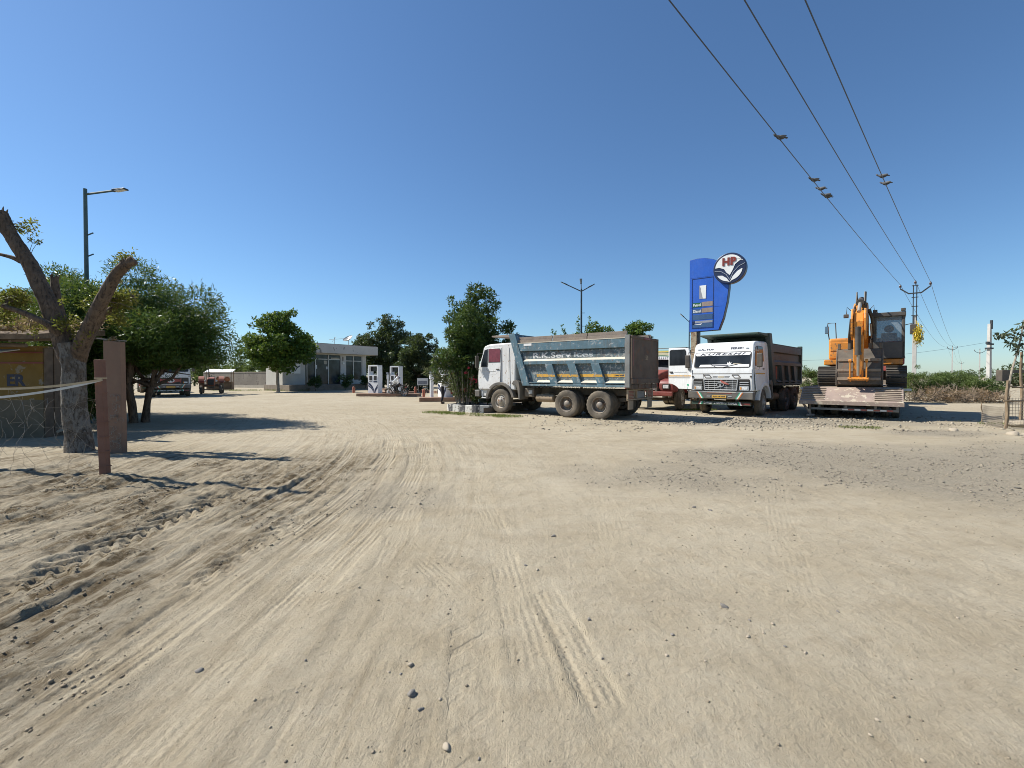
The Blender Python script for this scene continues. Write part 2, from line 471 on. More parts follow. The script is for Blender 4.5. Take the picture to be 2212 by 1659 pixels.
def ground_z(x, y, info=None):
    x = np.asarray(x, dtype=np.float64); y = np.asarray(y, dtype=np.float64)
    z = 0.030 * fbm(x, y, 0.35, 4, 1)
    z = z + 0.010 * fbm(x, y, 2.2, 4, 5)
    churn = sstep(-2.0, -3.4, x + 0.25 * fbm(x, y, 0.9, 3, 40)) * sstep(9.5, 6.5, y) * sstep(0.5, 2.2, y)
    clod = fbm(x, y, 6.0, 5, 9, 0.62)
    z = z + churn * (0.042 * clod + 0.03 * fbm(x, y, 1.6, 3, 21))
    rid = 1 - np.abs(fbm(x + 0.3 * fbm(x, y, 1.5, 2, 3), y, 3.4, 4, 12, 0.6)) * 2.2
    z = z + (0.005 + 0.006 * sstep(9, 14, y)) * np.clip(rid, -1, 1)
    lat = lateral(x, y)
    sm = sstep(0.5, -2.2, x) * sstep(14, 8, y) * sstep(0.8, 2.0, y)
    z = z + sm * (0.024 + 0.055 * churn) * fbm(lat * 5.0, y * 0.45, 1.0, 4, 97, 0.6)
    z = z + 0.0045 * fbm(x, y, 11, 3, 30, 0.6)
    gr = gravel_mask(x, y)
    z = z + gr * 0.008 * fbm(x, y, 9, 3, 33, 0.7)
    for i, t in enumerate(TRACKS):
        hw, dep, pat, (ya, yb), amt = t[3:]
        if t[0] < -1.9: dep = dep * (1.4 if t[5] == 'rib' else 1.05)
        tx = track_x(t, y) + 0.07 * fbm(x * 0, y, 0.45, 3, 50 + i)
        v = x - tx
        m = np.abs(v) < hw * 1.9
        if not m.any(): continue
        w = np.where(m, sstep(hw * 1.02, hw * 0.86, np.abs(v)), 0) * sstep(ya - 0.5, ya + 0.3, y) * sstep(yb, yb * 0.6, y)
        w = w * amt * sstep(-0.30, 0.28, fbm(x, y, 1.1, 3, 60 + i) + 0.25 * (amt - 0.4))
        berm = np.exp(-((np.abs(v) - hw * 1.12) / (hw * 0.17)) ** 2) * sstep(yb, yb * 0.6, y)
        berm = berm * amt * sstep(-0.3, 0.5, fbm(x, y, 3.0, 3, 80 + i)) * 1.2
        if info is not None:
            k = w > np.maximum(info['tw'], 0.02)
            info['tw2'] = np.where(k, info['tw'], np.maximum(info['tw2'], w))
            info['tv'] = np.where(k, v, info['tv']); info['tw'] = np.where(k, w, info['tw'])
        if pat == 'rib':
            pt = 0.5 + 0.5 * np.cos(2 * np.pi * v / (hw * 0.5))
            prof = -dep * 0.65 + dep * 0.3 * pt
        elif pat == 'lug':
            ph = (y + np.abs(v) * 1.1 + 0.05 * fbm(x, y, 2.5, 3, 44)) / 0.21 + np.where(v > 0, 0.5, 0)
            pt = sstep(0.0, 0.8, np.cos(2 * np.pi * ph) + 0.9 * fbm(x, y, 5.0, 3, 45))
            prof = -dep + dep * 1.05 * pt
        elif pat == 'chev':
            ph = (y - v * 0.95) / 0.20
            pt = sstep(0.35, 0.75, np.cos(2 * np.pi * ph)) + 0.5 * sstep(0.4, 0.9, np.cos(2 * np.pi * (ph + 0.3)))
            prof = -dep * 0.25 * np.ones_like(v)
            if info is not None: info['tk'] = np.maximum(info['tk'], w)
        else:
            prof = -dep * np.exp(-((v + hw * 0.6) / 0.022) ** 2) - dep * 0.8 * np.exp(-((v - hw * 0.7) / 0.018) ** 2)
        z = z * (1 - 0.65 * w) + w * prof + berm * dep * 0.32
    # soil heaped round the fence post
    z = z + 0.10 * np.exp(-(((x + 5.85) / 0.55) ** 2 + ((y - 6.75) / 0.3) ** 2))
    z = z + 0.06 * np.exp(-(((x + 7.7) / 1.6) ** 2 + ((y - 8.6) / 0.5) ** 2))
    fl = 0
    for cx, cy, r in FLAT:
        fl = np.maximum(fl, sstep(r * 1.3, r * 0.9, np.hypot(x - cx, y - cy)))
    z = z * (1 - 0.85 * fl)
    z = z * sstep(200, 40, y) * sstep(-60, -5, y) * sstep(160, 60, np.abs(x))
    return z
def gravel_mask(x, y):
    n = fbm(x, y, 0.55, 4, 70)
    cx = 7.0 + 0.2 * (x - 6)
    g1 = sstep(1.25, 0.35, np.hypot((x - 6.6) / 6.0, (y - (8.0 + 0.12 * (x - 6)) ) / 2.4) + 0.7 * n)
    g2 = 0.5 * sstep(1.2, 0.5, np.hypot((x + 1.55) / 0.75, (y - 6.0) / 0.9) + 0.6 * n)
    g3 = sstep(1.3, 0.4, np.hypot((x - 8.5) / 6.0, (y - 15.6) / 1.6) + 0.5 * n)
    g4 = sstep(1.2, 0.4, np.hypot((x - 11.5) / 2.0, (y - 12.6) / 0.8) + 0.5 * n)
    return np.clip(np.maximum(np.maximum(g1, g2), np.maximum(g3, g4)), 0, 1)

def grow(a, step, k, lim):
    out = []; p = a; s = step
    while p < lim:
        s *= k; p += s; out.append(p)
    return out
core = np.arange(-7.4, 4.6, 0.022)
xs = np.concatenate([-np.array(grow(7.4, 0.022, 1.045, 2500))[::-1], core, np.array(grow(core[-1], 0.022, 1.045, 2500))])
near = np.arange(1.3, 4.0, 0.0165)
mid = []
p = near[-1]
while p < 38: p *= 1.0043; mid.append(p)
ys = np.concatenate([-np.array(grow(1.0, 0.3, 1.35, 600))[::-1], np.arange(-1.0, 1.3, 0.1), near, np.array(mid), np.array(grow(mid[-1], 0.17, 1.09, 4000))])
X, Y = np.meshgrid(xs, ys)
INFO = {'tv': np.zeros_like(X), 'tw': np.zeros_like(X), 'tk': np.zeros_like(X), 'tw2': np.zeros_like(X)}
Z = ground_z(X, Y, INFO)
nx, ny = len(xs), len(ys)
idx = np.arange(nx * ny).reshape(ny, nx)
quads = np.stack([idx[:-1, :-1], idx[:-1, 1:], idx[1:, 1:], idx[1:, :-1]], -1).reshape(-1, 4)
gmask = gravel_mask(X, Y)
cmask = sstep(-1.3, -3.0, X + 0.4 * fbm(X, Y, 0.9, 3, 40)) * sstep(11, 7.5, Y) * (0.45 + 0.55 * sstep(-0.25, 0.2, fbm(X, Y, 1.7, 4, 90)))
LAT = lateral(X, Y)
SMASK = (0.25 + 0.75 * sstep(0.8, -1.6, X - 0.02 * Y)) * sstep(30, 12, Y) * (0.5 + 0.5 * sstep(-0.3, 0.3, fbm(X, Y, 0.6, 3, 95)))
ground_me = np_mesh('ground', np.stack([X, Y, Z], -1).reshape(-1, 3), quads, {'grav': gmask.ravel(), 'churn': cmask.ravel(), 'tv': INFO['tv'].ravel(), 'tw': (np.clip(INFO['tw'] - INFO['tw2'], 0, 1) * (1 - INFO['tk'])).ravel(), 'tk': (INFO['tk'] * np.clip(INFO['tw'] - INFO['tw2'], 0, 1)).ravel(), 'lat': LAT.ravel(), 'strk': SMASK.ravel()}, smooth=True)

t = NT('sandy_ground')
co = t.coord('Object')
at_g = t.new('ShaderNodeAttribute', attribute_name='grav').outputs['Fac']
at_c = t.new('ShaderNodeAttribute', attribute_name='churn').outputs['Fac']
at_v = t.new('ShaderNodeAttribute', attribute_name='tv').outputs['Fac']
at_w = t.new('ShaderNodeAttribute', attribute_name='tw').outputs['Fac']
at_k = t.new('ShaderNodeAttribute', attribute_name='tk').outputs['Fac']
at_l = t.new('ShaderNodeAttribute', attribute_name='lat').outputs['Fac']
at_s = t.new('ShaderNodeAttribute', attribute_name='strk').outputs['Fac']
sep = t.new('ShaderNodeSeparateXYZ'); t.l(co, sep.inputs[0])
cmb = t.new('ShaderNodeCombineXYZ'); t.l(t.math('MULTIPLY', at_l, 9.0), cmb.inputs[0]); t.l(t.math('MULTIPLY', sep.outputs[1], 0.55), cmb.inputs[1])
strk = t.noise(cmb.outputs[0], 1.0, 7, 0.72)
n_big = t.noise(co, 0.22, 5, 0.6)
n_mid = t.noise(co, 1.7, 7, 0.7)
n_fine = t.noise(co, 55, 4, 0.7)
c = t.mix(t.ramp(n_big, 0.35, 0.68), (0.325, 0.276, 0.192), (0.385, 0.335, 0.245))
c = t.mix(t.math('MULTIPLY', t.ramp(n_mid, 0.42, 0.72), 0.5), c, (0.42, 0.375, 0.288))
c = t.mix(t.math('MULTIPLY', t.ramp(t.noise(co, 3.6, 8, 0.78, 0.2), 0.54, 0.70), 0.45), c, (0.225, 0.176, 0.11))
c = t.mix(t.math('MULTIPLY', t.ramp(n_fine, 0.5, 0.72), 0.35), c, (0.22, 0.175, 0.115))
c = t.mix(t.math('MULTIPLY', t.math('MULTIPLY', at_s, 0.55), t.ramp(strk, 0.50, 0.66)), c, (0.20, 0.155, 0.092))
c = t.mix(t.math('MULTIPLY', t.ramp(t.noise(t.coord('Object', (1, 2.2, 1)), 0.8, 7, 0.72), 0.48, 0.66), 0.38), c, (0.235, 0.19, 0.125))
# darker, damp and dung-coloured churned soil
n_ch = t.noise(co, 7.0, 6, 0.7)
c = t.mix(t.math('MULTIPLY', t.math('MULTIPLY', at_c, t.ramp(n_ch, 0.38, 0.54)), t.ramp(strk, 0.42, 0.54)), c, (0.125, 0.092, 0.052))
# grey chippings trodden into the sand
n_gr = t.noise(co, 26, 5, 0.75)
gcol = t.mix(t.ramp(n_gr, 0.38, 0.62), (0.155, 0.14, 0.112), (0.32, 0.28, 0.21))
c = t.mix(t.math('MULTIPLY', at_g, 0.68), c, gcol)
sp = t.new('ShaderNodeTexVoronoi'); sp.inputs['Scale'].default_value = 19
t.l(co, sp.inputs['Vector'])
spk = t.math('MULTIPLY', t.ramp(sp.outputs['Distance'], 0.08, 0.15, (1, 1, 1, 1), (0, 0, 0, 1)), t.ramp(t.noise(co, 1.1, 4, 0.6), 0.48, 0.66))
c = t.mix(t.math('MULTIPLY', spk, 0.7), c, (0.13, 0.10, 0.065))
t.l(c, t.b.inputs['Base Color'])
t.b.inputs['Roughness'].default_value = 0.95
t.b.inputs['Specular IOR Level'].default_value = 0.12
# fine relief in metres: grains, wrinkles, crumbs, tyre ribs with serrated edges
def term(h, k): return t.math('MULTIPLY', h, k)
calm = t.math('SUBTRACT', 1.0, term(at_w, 0.3))
hsum = t.math('ADD', term(t.noise(co, 24, 6, 0.75), 0.020), term(t.noise(co, 140, 3, 0.7), 0.0035))
hsum = t.math('ADD', hsum, term(t.noise(co, 6.5, 8, 0.72), 0.026))
hsum = t.math('MULTIPLY', hsum, calm)
hsum = t.math('ADD', hsum, term(t.math('MULTIPLY', n_gr, at_g), 0.014))
hsum = t.math('ADD', hsum, term(spk, 0.008))
hsum = t.math('ADD', hsum, term(t.math('MULTIPLY', t.noise(co, 13, 7, 0.78), at_c), 0.05))
# long dragged streaks that follow the direction of travel
hsum = t.math('ADD', hsum, term(t.math('MULTIPLY', strk, at_s), 0.020))
ser = term(t.math('SINE', term(sep.outputs[1], 130.0)), 0.5)
rib = t.math('SINE', t.math('ADD', term(at_v, 118.0), ser))
brk = t.ramp(t.noise(co, 2.6, 5, 0.65), 0.40, 0.58)
hsum = t.math('ADD', hsum, term(t.math('MULTIPLY', t.math('MULTIPLY', rib, brk), at_w), 0.0055))
# diagonal lug bars of one tractor tyre
ph = t.math('SINE', t.math('MULTIPLY', t.math('SUBTRACT', sep.outputs[1], term(at_v, 0.95)), 31.4))
bars = t.math('MULTIPLY', t.ramp(t.math('ADD', ph, t.math('SUBTRACT', term(t.noise(co, 9, 4, 0.6), 1.2), 0.6)), 0.35, 0.8), t.ramp(t.noise(co, 4.5, 4, 0.6), 0.40, 0.55))
hsum = t.math('SUBTRACT', hsum, term(t.math('MULTIPLY', bars, at_k), 0.010))
t.bump(hsum, 1.0, 1.0)
M['ground'] = t.m
ground = link('ground', ground_me, M['ground'])
structure(ground, 'pale sandy yard with tyre tracks reaching to the horizon')

# ------------------------------------------------------------------ stones
ico = bmesh.new(); bmesh.ops.create_icosphere(ico, subdivisions=1, radius=1.0)
ICO_V = np.array([v.co[:] for v in ico.verts]); ICO_F = np.array([[v.index for v in f.verts] for f in ico.faces]); ico.free()
ico = bmesh.new(); bmesh.ops.create_icosphere(ico, subdivisions=2, radius=1.0)
ICO2_V = np.array([v.co[:] for v in ico.verts]); ICO2_F = np.array([[v.index for v in f.verts] for f in ico.faces]); ico.free()

def stone_field(name, pts, sizes, material, label, cat):
    n = len(pts); k = len(ICO_V)
    jit = rng.uniform(0.6, 1.15, (n, k, 1))
    sc = rng.uniform(0.65, 1.25, (n, 1, 3)); sc[:, :, 2] *= 0.62
    v = ICO_V[None] * jit * sc * sizes[:, None, None]
    a = rng.uniform(0, 6.28, n); ca, sa = np.cos(a)[:, None], np.sin(a)[:, None]
    vx = v[..., 0] * ca - v[..., 1] * sa; vy = v[..., 0] * sa + v[..., 1] * ca
    v = np.stack([vx, vy, v[..., 2]], -1) + pts[:, None, :]
    v[..., 2] += sizes[:, None] * 0.22
    f = (ICO_F[None] + (np.arange(n) * k)[:, None, None]).reshape(-1, 3)
    tone = np.repeat(rng.random(n), k)
    me = np_mesh(name, v.reshape(-1, 3), f, {'tone': tone})
    o = link(name, me, material)
    return stuff(o, label, cat)
def stone_mat(name, cols, rough=0.9):
    t = NT(name)
    a = t.new('ShaderNodeAttribute', attribute_name='tone').outputs['Fac']
    r = t.new('ShaderNodeValToRGB')
    els = r.color_ramp.elements
    els[0].color = cols[0] + (1,); els[1].color = cols[-1] + (1,); els[1].position = 1
    for i, cc in enumerate(cols[1:-1]):
        e = els.new((i + 1) / (len(cols) - 1)); e.color = cc + (1,)
    t.l(a, r.inputs[0])
    co = t.coord('Object')
    c = t.mix(t.math('MULTIPLY', t.ramp(t.noise(co, 30, 4, 0.6), 0.4, 0.7), 0.5), r.outputs[0], (0.29, 0.235, 0.16))
    t.l(c, t.b.inputs['Base Color']); t.b.inputs['Roughness'].default_value = rough
    return t.m
M['chips'] = stone_mat('grey_chips', [(0.10, 0.093, 0.082), (0.18, 0.16, 0.13), (0.29, 0.25, 0.185), (0.23, 0.195, 0.145)])
M['crumbs'] = stone_mat('sand_crumbs', [(0.12, 0.10, 0.075), (0.24, 0.195, 0.135), (0.33, 0.28, 0.20), (0.20, 0.16, 0.11)])
M['rubble'] = stone_mat('pale_rubble', [(0.15, 0.13, 0.10), (0.29, 0.25, 0.185), (0.38, 0.34, 0.265), (0.24, 0.20, 0.145)])
def scatter(n, x0, x1, y0, y1, dens=None):
    x = rng.uniform(x0, x1, n); y = rng.uniform(y0, y1, n)
    if dens is not None:
        k = rng.random(n) < dens(x, y); x, y = x[k], y[k]
    return np.stack([x, y, ground_z(x, y)], -1)
pts = scatter(52000, -3, 13, 4.5, 13.5, lambda x, y: 0.9 * gravel_mask(x, y) ** 1.3 * sstep(0.25, 0.6, vnoise(x, y, 2.3, 77)))
stone_field('gravel', pts, (rng.gamma(2.0, 0.0034, len(pts)) + 0.003), M['chips'], 'grey stone chippings trodden into the sand across the right of the yard', 'gravel')
pts = scatter(30000, 0.5, 16.5, 12.8, 19.5, lambda x, y: (0.10 + 0.75 * gravel_mask(x, y)) * sstep(0.2, 0.62, vnoise(x, y, 1.3, 78)))
stone_field('rubble', pts, rng.gamma(1.6, 0.0095, len(pts)) + 0.006, M['rubble'], 'pale broken rubble spread in front of the parked trucks', 'gravel')
pts = scatter(16000, -5, 9, 1.6, 10, lambda x, y: 0.18 + 0.82 * sstep(0.5, 0.8, vnoise(x, y, 1.1, 99)))
stone_field('pebbles', pts, np.minimum(rng.gamma(1.3, 0.0021, len(pts)) + 0.0018, 0.012), M['crumbs'], 'small pebbles and crumbs of soil scattered over the sand', 'pebbles')
pts = scatter(9000, -6.5, -1.9, 1.8, 8.2, lambda x, y: sstep(-0.1, 0.4, fbm(x, y, 1.7, 4, 90)))
M['clods'] = stone_mat('soil_clods', [(0.15, 0.11, 0.066), (0.22, 0.17, 0.108), (0.29, 0.24, 0.16), (0.19, 0.145, 0.09)])
stone_field('soil_clods', pts, np.minimum(rng.gamma(1.5, 0.0036, len(pts)) + 0.003, 0.017), M['clods'], 'loose brown clods of churned soil beside the wheel ruts', 'soil')

# single stones one can point at
M['stone_dark'] = mat('stone_dark', (0.13, 0.13, 0.13), 0.9, var=0.4, vs=25, dust=0.4, ds=20)
M['stone_pale'] = mat('stone_pale', (0.30, 0.26, 0.20), 0.9, var=0.3, vs=25, dust=0.4, ds=20)
STONE_ME = {}
for key, mm in (('d', 'stone_dark'), ('p', 'stone_pale')):
    for k in range(3):
        q = ICO2_V * (1 + 0.16 * (rng.random((len(ICO2_V), 1)) - 0.5))
        for _ in range(14):                       # chop flat facets
            nrm = rng.normal(size=3); nrm /= np.linalg.norm(nrm)
            dd = q @ nrm; ex = np.maximum(dd - rng.uniform(0.42, 0.72), 0); q = q - ex[:, None] * nrm
        q = q * np.array([1.0, 0.78, 0.6])
        me = np_mesh('stone', q, ICO2_F); me.materials.append(M[mm]); STONE_ME[key + str(k)] = me
def stone(px, py, wpx, kind, label, group=None):
    p = P(px, py)
    o = bpy.data.objects.new('stone', STONE_ME[kind]); COL.objects.link(o)
    s = wpx / FPX * p.y / 2
    z = float(ground_z(p.x, p.y))
    o.location = (p.x, p.y, z + s * 0.12); o.scale = (s, s, s); o.rotation_euler = (random.uniform(-0.2, 0.2), random.uniform(-0.2, 0.2), random.uniform(0, 6))
    return tag(o, label, 'stone', group)
stone(889, 1502, 34, 'd0', 'largest grey angular stone on the sand, nearest the bottom middle')
stone(965, 1615, 30, 'p0', 'rounded two-tone stone at the bottom edge, lowest of the loose stones')
stone(886, 1437, 26, 'p1', 'pale stone just above the largest grey stone')
stone(909, 1534, 18, 'd1', 'small dark grey stone just below the largest grey stone')
stone(431, 1447, 24, 'd2', 'lone bluish dark stone among the tyre tracks on the left')
stone(1565, 1314, 22, 'd1', 'grey stone alone on bare sand in the right half foreground')
stone(1500, 1096, 14, 'd0', 'left one of two dark stones lying close together before the white truck')
stone(1535, 1102, 14, 'd2', 'right one of two dark stones lying close together before the white truck')
stone(2062, 932, 22, 'p2', 'biggest pale stone near the tree guard on the right')
for k, (px, py, w, kd) in enumerate([(1195, 1159, 13, 'd1'), (1135, 1223, 12, 'd2'), (1160, 1234, 12, 'p1'), (1272, 1342, 15, 'd0'), (1452, 1375, 14, 'd1'),
        (1440, 1420, 12, 'p2'), (865, 1455, 12, 'd2'), (840, 1452, 10, 'p0'), (952, 1512, 13, 'p2'), (1302, 1425, 12, 'd0'), (1357, 1460, 14, 'p1'),
        (1616, 1380, 14, 'p0'), (1650, 1374, 12, 'p1'), (1695, 1400, 11, 'd2'), (1670, 1354, 12, 'p2'), (1620, 1346, 12, 'd0'), (1525, 1435, 11, 'p1'), (1740, 1415, 13, 'p0'),
        (1880, 1590, 14, 'p2'), (1895, 1560, 13, 'p0'), (2070, 1340, 12, 'p1'), (1810, 1325, 10, 'd1'), (660, 1430, 11, 'd0'), (640, 1495, 10, 'p2'), (1035, 1640, 12, 'd1')]):
    stone(px, py, w * 1.0, kd, 'small loose stone lying on the open sand of the foreground', 'small loose stones on the sand')
# ================================================================== FOLIAGE TOOLS
def leaf_mat(name, dark, light, yellow=None, rough=0.42, trans=0.28):
    t = NT(name)
    a = t.new('ShaderNodeAttribute', attribute_name='tone').outputs['Fac']
    r = t.new('ShaderNodeValToRGB'); els = r.color_ramp.elements
    els[0].color = dark + (1,); els[1].color = light + (1,)
    if yellow is not None:
        els[1].position = 0.86
        e = els.new(0.97); e.color = yellow + (1,)
    t.l(a, r.inputs[0])
    t.l(r.outputs[0], t.b.inputs['Base Color'])
    t.b.inputs['Roughness'].default_value = rough
    t.b.inputs['Specular IOR Level'].default_value = 0.22
    tr = t.new('ShaderNodeBsdfTranslucent')
    tc = t.mix(0.5, r.outputs[0], (0.25, 0.32, 0.05), 'MIX')
    t.l(tc, tr.inputs['Color'])
    mx = t.new('ShaderNodeMixShader'); mx.inputs[0].default_value = trans
    t.l(t.b.outputs[0], mx.inputs[1]); t.l(tr.outputs[0], mx.inputs[2]); t.l(mx.outputs[0], t.out.inputs[0])
    return t.m
M['leaf_mid'] = leaf_mat('leaf_mid', (0.030, 0.066, 0.012), (0.10, 0.175, 0.028), (0.24, 0.26, 0.035))
M['leaf_deep'] = leaf_mat('leaf_deep', (0.018, 0.042, 0.012), (0.055, 0.105, 0.026), (0.09, 0.15, 0.04), 0.38, 0.22)
M['leaf_dark'] = leaf_mat('leaf_dark', (0.020, 0.036, 0.017), (0.055, 0.082, 0.036), None, 0.4, 0.18)
M['leaf_narrow'] = leaf_mat('leaf_narrow', (0.022, 0.052, 0.013), (0.075, 0.14, 0.028), (0.17, 0.19, 0.03), 0.4, 0.25)
M['leaf_bush'] = leaf_mat('leaf_bush', (0.05, 0.085, 0.025), (0.13, 0.175, 0.055), (0.24, 0.24, 0.09), 0.5, 0.3)
M['leaf_yellow'] = leaf_mat('leaf_yellow', (0.08, 0.085, 0.015), (0.22, 0.19, 0.04), (0.34, 0.24, 0.08), 0.5, 0.35)
M['leaf_dry'] = leaf_mat('leaf_dry', (0.17, 0.09, 0.045), (0.36, 0.24, 0.13), (0.42, 0.33, 0.2), 0.7, 0.2)
M['palm'] = leaf_mat('palm', (0.10, 0.115, 0.05), (0.25, 0.25, 0.13), None, 0.45, 0.15)
M['grass'] = leaf_mat('grass', (0.05, 0.085, 0.015), (0.16, 0.20, 0.05), (0.28, 0.25, 0.10), 0.6, 0.3)
M['flower_red'] = mat('flower_red', (0.45, 0.03, 0.06), 0.6, var=0.3, vs=40)
M['bark'] = mat('bark', (0.145, 0.115, 0.085), 0.95, var=0.4, vs=5, dust=0.2, ds=6, bump=0.8, bs=14)
M['bark_limed'] = mat('bark_limed', (0.20, 0.18, 0.15), 0.95, var=0.3, vs=4, chip=(0.11, 0.085, 0.06), chip_amt=0.35, chs=6, bump=0.8, bs=14)
def bark_mat(name, base, crack, limed=None):
    t = NT(name)
    co = t.coord('Object', (1, 1, 0.28)); c0 = t.coord('Object')
    n1 = t.noise(co, 22, 6, 0.7, 0.5); n2 = t.noise(c0, 5, 5, 0.6)
    c = t.mix(t.ramp(n2, 0.3, 0.7), tuple(b * 0.7 for b in base), tuple(b * 1.3 for b in base))
    if limed is not None: c = t.mix(t.ramp(t.noise(c0, 4.5, 6, 0.7), 0.42, 0.52), c, limed)
    c = t.mix(t.ramp(n1, 0.36, 0.52, (1, 1, 1, 1), (0, 0, 0, 1)), c, crack)
    t.l(c, t.b.inputs['Base Color']); t.b.inputs['Roughness'].default_value = 0.95
    t.bump(t.math('ADD', n1, t.math('MULTIPLY', n2, 0.6)), 1.0, 0.05)
    return t.m
M['bark'] = bark_mat('bark_rough', (0.15, 0.105, 0.07), (0.045, 0.03, 0.02))
M['bark_limed'] = bark_mat('bark_limed_rough', (0.125, 0.10, 0.075), (0.05, 0.038, 0.028), (0.20, 0.185, 0.16))
M['bark_pale'] = mat('bark_pale', (0.30, 0.26, 0.20), 0.9, var=0.3, vs=6, bump=0.5, bs=20)
M['twig_dry'] = mat('twig_dry', (0.23, 0.175, 0.12), 0.95, var=0.35, vs=3)

def leaves(cent, normal_hint, length, width, rg, droop=0.0, spread=1.0, tone=None):
    """one folded-free rhombic leaf per row of cent; returns verts, quads, tone"""
    n = len(cent)
    d = normal_hint + rg.normal(size=(n, 3)) * spread
    d[:, 2] -= droop
    d /= np.linalg.norm(d, axis=1)[:, None] + 1e-9
    s = rg.normal(size=(n, 3)); s -= (s * d).sum(1)[:, None] * d
    s /= np.linalg.norm(s, axis=1)[:, None] + 1e-9
    nn = np.cross(d, s)
    L = length * rg.uniform(0.65, 1.25, n)[:, None]; W = width * rg.uniform(0.7, 1.2, n)[:, None]
    base = cent - d * L * 0.3
    tip = base + d * L + nn * L * 0.08
    mid = base + d * L * 0.45 + nn * L * -0.06
    v = np.stack([base, mid + s * W / 2, tip, mid - s * W / 2], 1).reshape(-1, 3)
    f = np.arange(n * 4).reshape(n, 4)
    if tone is None: tone = rg.random(n)
    return v, f, np.repeat(tone, 4)

def clump_cloud(clumps, n, rg, shell=0.5):
    """clumps: (k,6) centre+radii. returns points and outward directions"""
    cl = np.asarray(clumps, dtype=float)
    w = cl[:, 3] * cl[:, 4] * cl[:, 5]; w = w ** 0.8; w /= w.sum()
    k = rg.choice(len(cl), n, p=w)
    d = rg.normal(size=(n, 3)); d /= np.linalg.norm(d, axis=1)[:, None]
    r = shell + (1 - shell) * rg.random(n) ** 0.6
    r *= 1 + 0.10 * rg.normal(size=n)
    p = cl[k, :3] + d * cl[k, 3:] * r[:, None]
    return p, d, k

def make_crown(name, clumps, n, length, width, material, parent, seed, droop=0.1, spread=0.8, shell=0.5, zmin=None, cut=None):
    rg = np.random.default_rng(seed)
    p, d, k = clump_cloud(clumps, n, rg, shell)
    if zmin is not None:
        m = p[:, 2] > zmin; p, d, k = p[m], d[m], k[m]
    if cut is not None:
        m = cut(p, rg); p, d, k = p[m], d[m], k[m]
    ct = rg.random(len(clumps))
    tone = np.clip(0.55 * ct[k] + 0.45 * rg.random(len(p)), 0, 1)
    v, f, tn = leaves(p, d * 0.7 + np.array([0, 0, 0.25]), length, width, rg, droop, spread, tone)
    me = np_mesh(name, v, f, {'tone': tn})
    return link(name, me, material, parent)

def ellipsoid_clumps(c, rad, n, rmin, rmax, seed, low=-1.0, stray=0.22):
    """clumps filling an ellipsoid, mostly near its surface"""
    rg = np.random.default_rng(seed); out = []
    while len(out) < n:
        d = rg.normal(size=3); d /= np.linalg.norm(d)
        if d[2] < low: continue
        r = rg.uniform(0.25, 0.92) ** 0.6
        q = np.array(c) + d * np.array(rad) * r * (1 + 0.10 * rg.normal())
        s = rg.uniform(rmin, rmax)
        if rg.random() < stray and d[2] > -0.3:            # stray shoots break the outline
            q = np.array(c) + d * np.array(rad) * rg.uniform(0.98, 1.2); s = rmin * rg.uniform(0.4, 0.75)
        out.append((*q, s * rg.uniform(0.8, 1.25), s * rg.uniform(0.8, 1.25), s * rg.uniform(0.6, 0.95)))
    return out

def gnarl(mb, pts, radii, seed=0, n=22, step=0.05, amp=0.12):
    """rough bark-covered limb: a dense tube whose surface is knotted by noise"""
    pts = [Vector(p) for p in pts]
    P2 = []; R2 = []
    for i in range(len(pts) - 1):
        p0 = pts[max(i - 1, 0)]; p1 = pts[i]; p2 = pts[i + 1]; p3 = pts[min(i + 2, len(pts) - 1)]
        k = max(2, int((p2 - p1).length / step))
        for j in range(k):
            t = j / k; t2 = t * t; t3 = t2 * t
            P2.append(0.5 * ((2 * p1) + (p2 - p0) * t + (2 * p0 - 5 * p1 + 4 * p2 - p3) * t2 + (3 * p1 - p0 - 3 * p2 + p3) * t3)); R2.append(radii[i] * (1 - t) + radii[i + 1] * t)
    P2.append(pts[-1]); R2.append(radii[-1])
    k0 = len(mb.v)
    mb.tube(P2, R2, n)
    from mathutils import noise as mn
    for i in range(len(P2) * n):
        ring, j = divmod(i, n)
        c = P2[ring]; q = Vector(mb.v[k0 + i]); d = q - c
        g = mn.noise(Vector((math.cos(6.283 * j / n) * 2.2, math.sin(6.283 * j / n) * 2.2, ring * step * 2.2 + seed * 7.3))) * amp * 1.5
        g += mn.noise(q * 14.0) * amp * 0.55 + abs(mn.noise(Vector((j * 0.9, ring * step * 3.0, seed)))) * amp * 0.8
        mb.v[k0 + i] = tuple(c + d * (1 + g))
    return mb

def limbs(mb, base, targets, r0, rg, fork=0.45, n=7, wob=0.12):
    """curved tapering limbs from base towards targets"""
    base = Vector(base)
    for tg in targets:
        tg = Vector(tg)
        pts = []
        for i in range(6):
            t = i / 5
            q = base.lerp(tg, t)
            q.z += math.sin(t * math.pi) * (tg - base).length * 0.08
            if 0 < i < 5: q += Vector(rg.normal(size=3) * wob * (tg - base).length * 0.25)
            pts.append(q)
        mb.tube(pts, [r0 * (1 - 0.8 * i / 5) for i in range(6)], n)

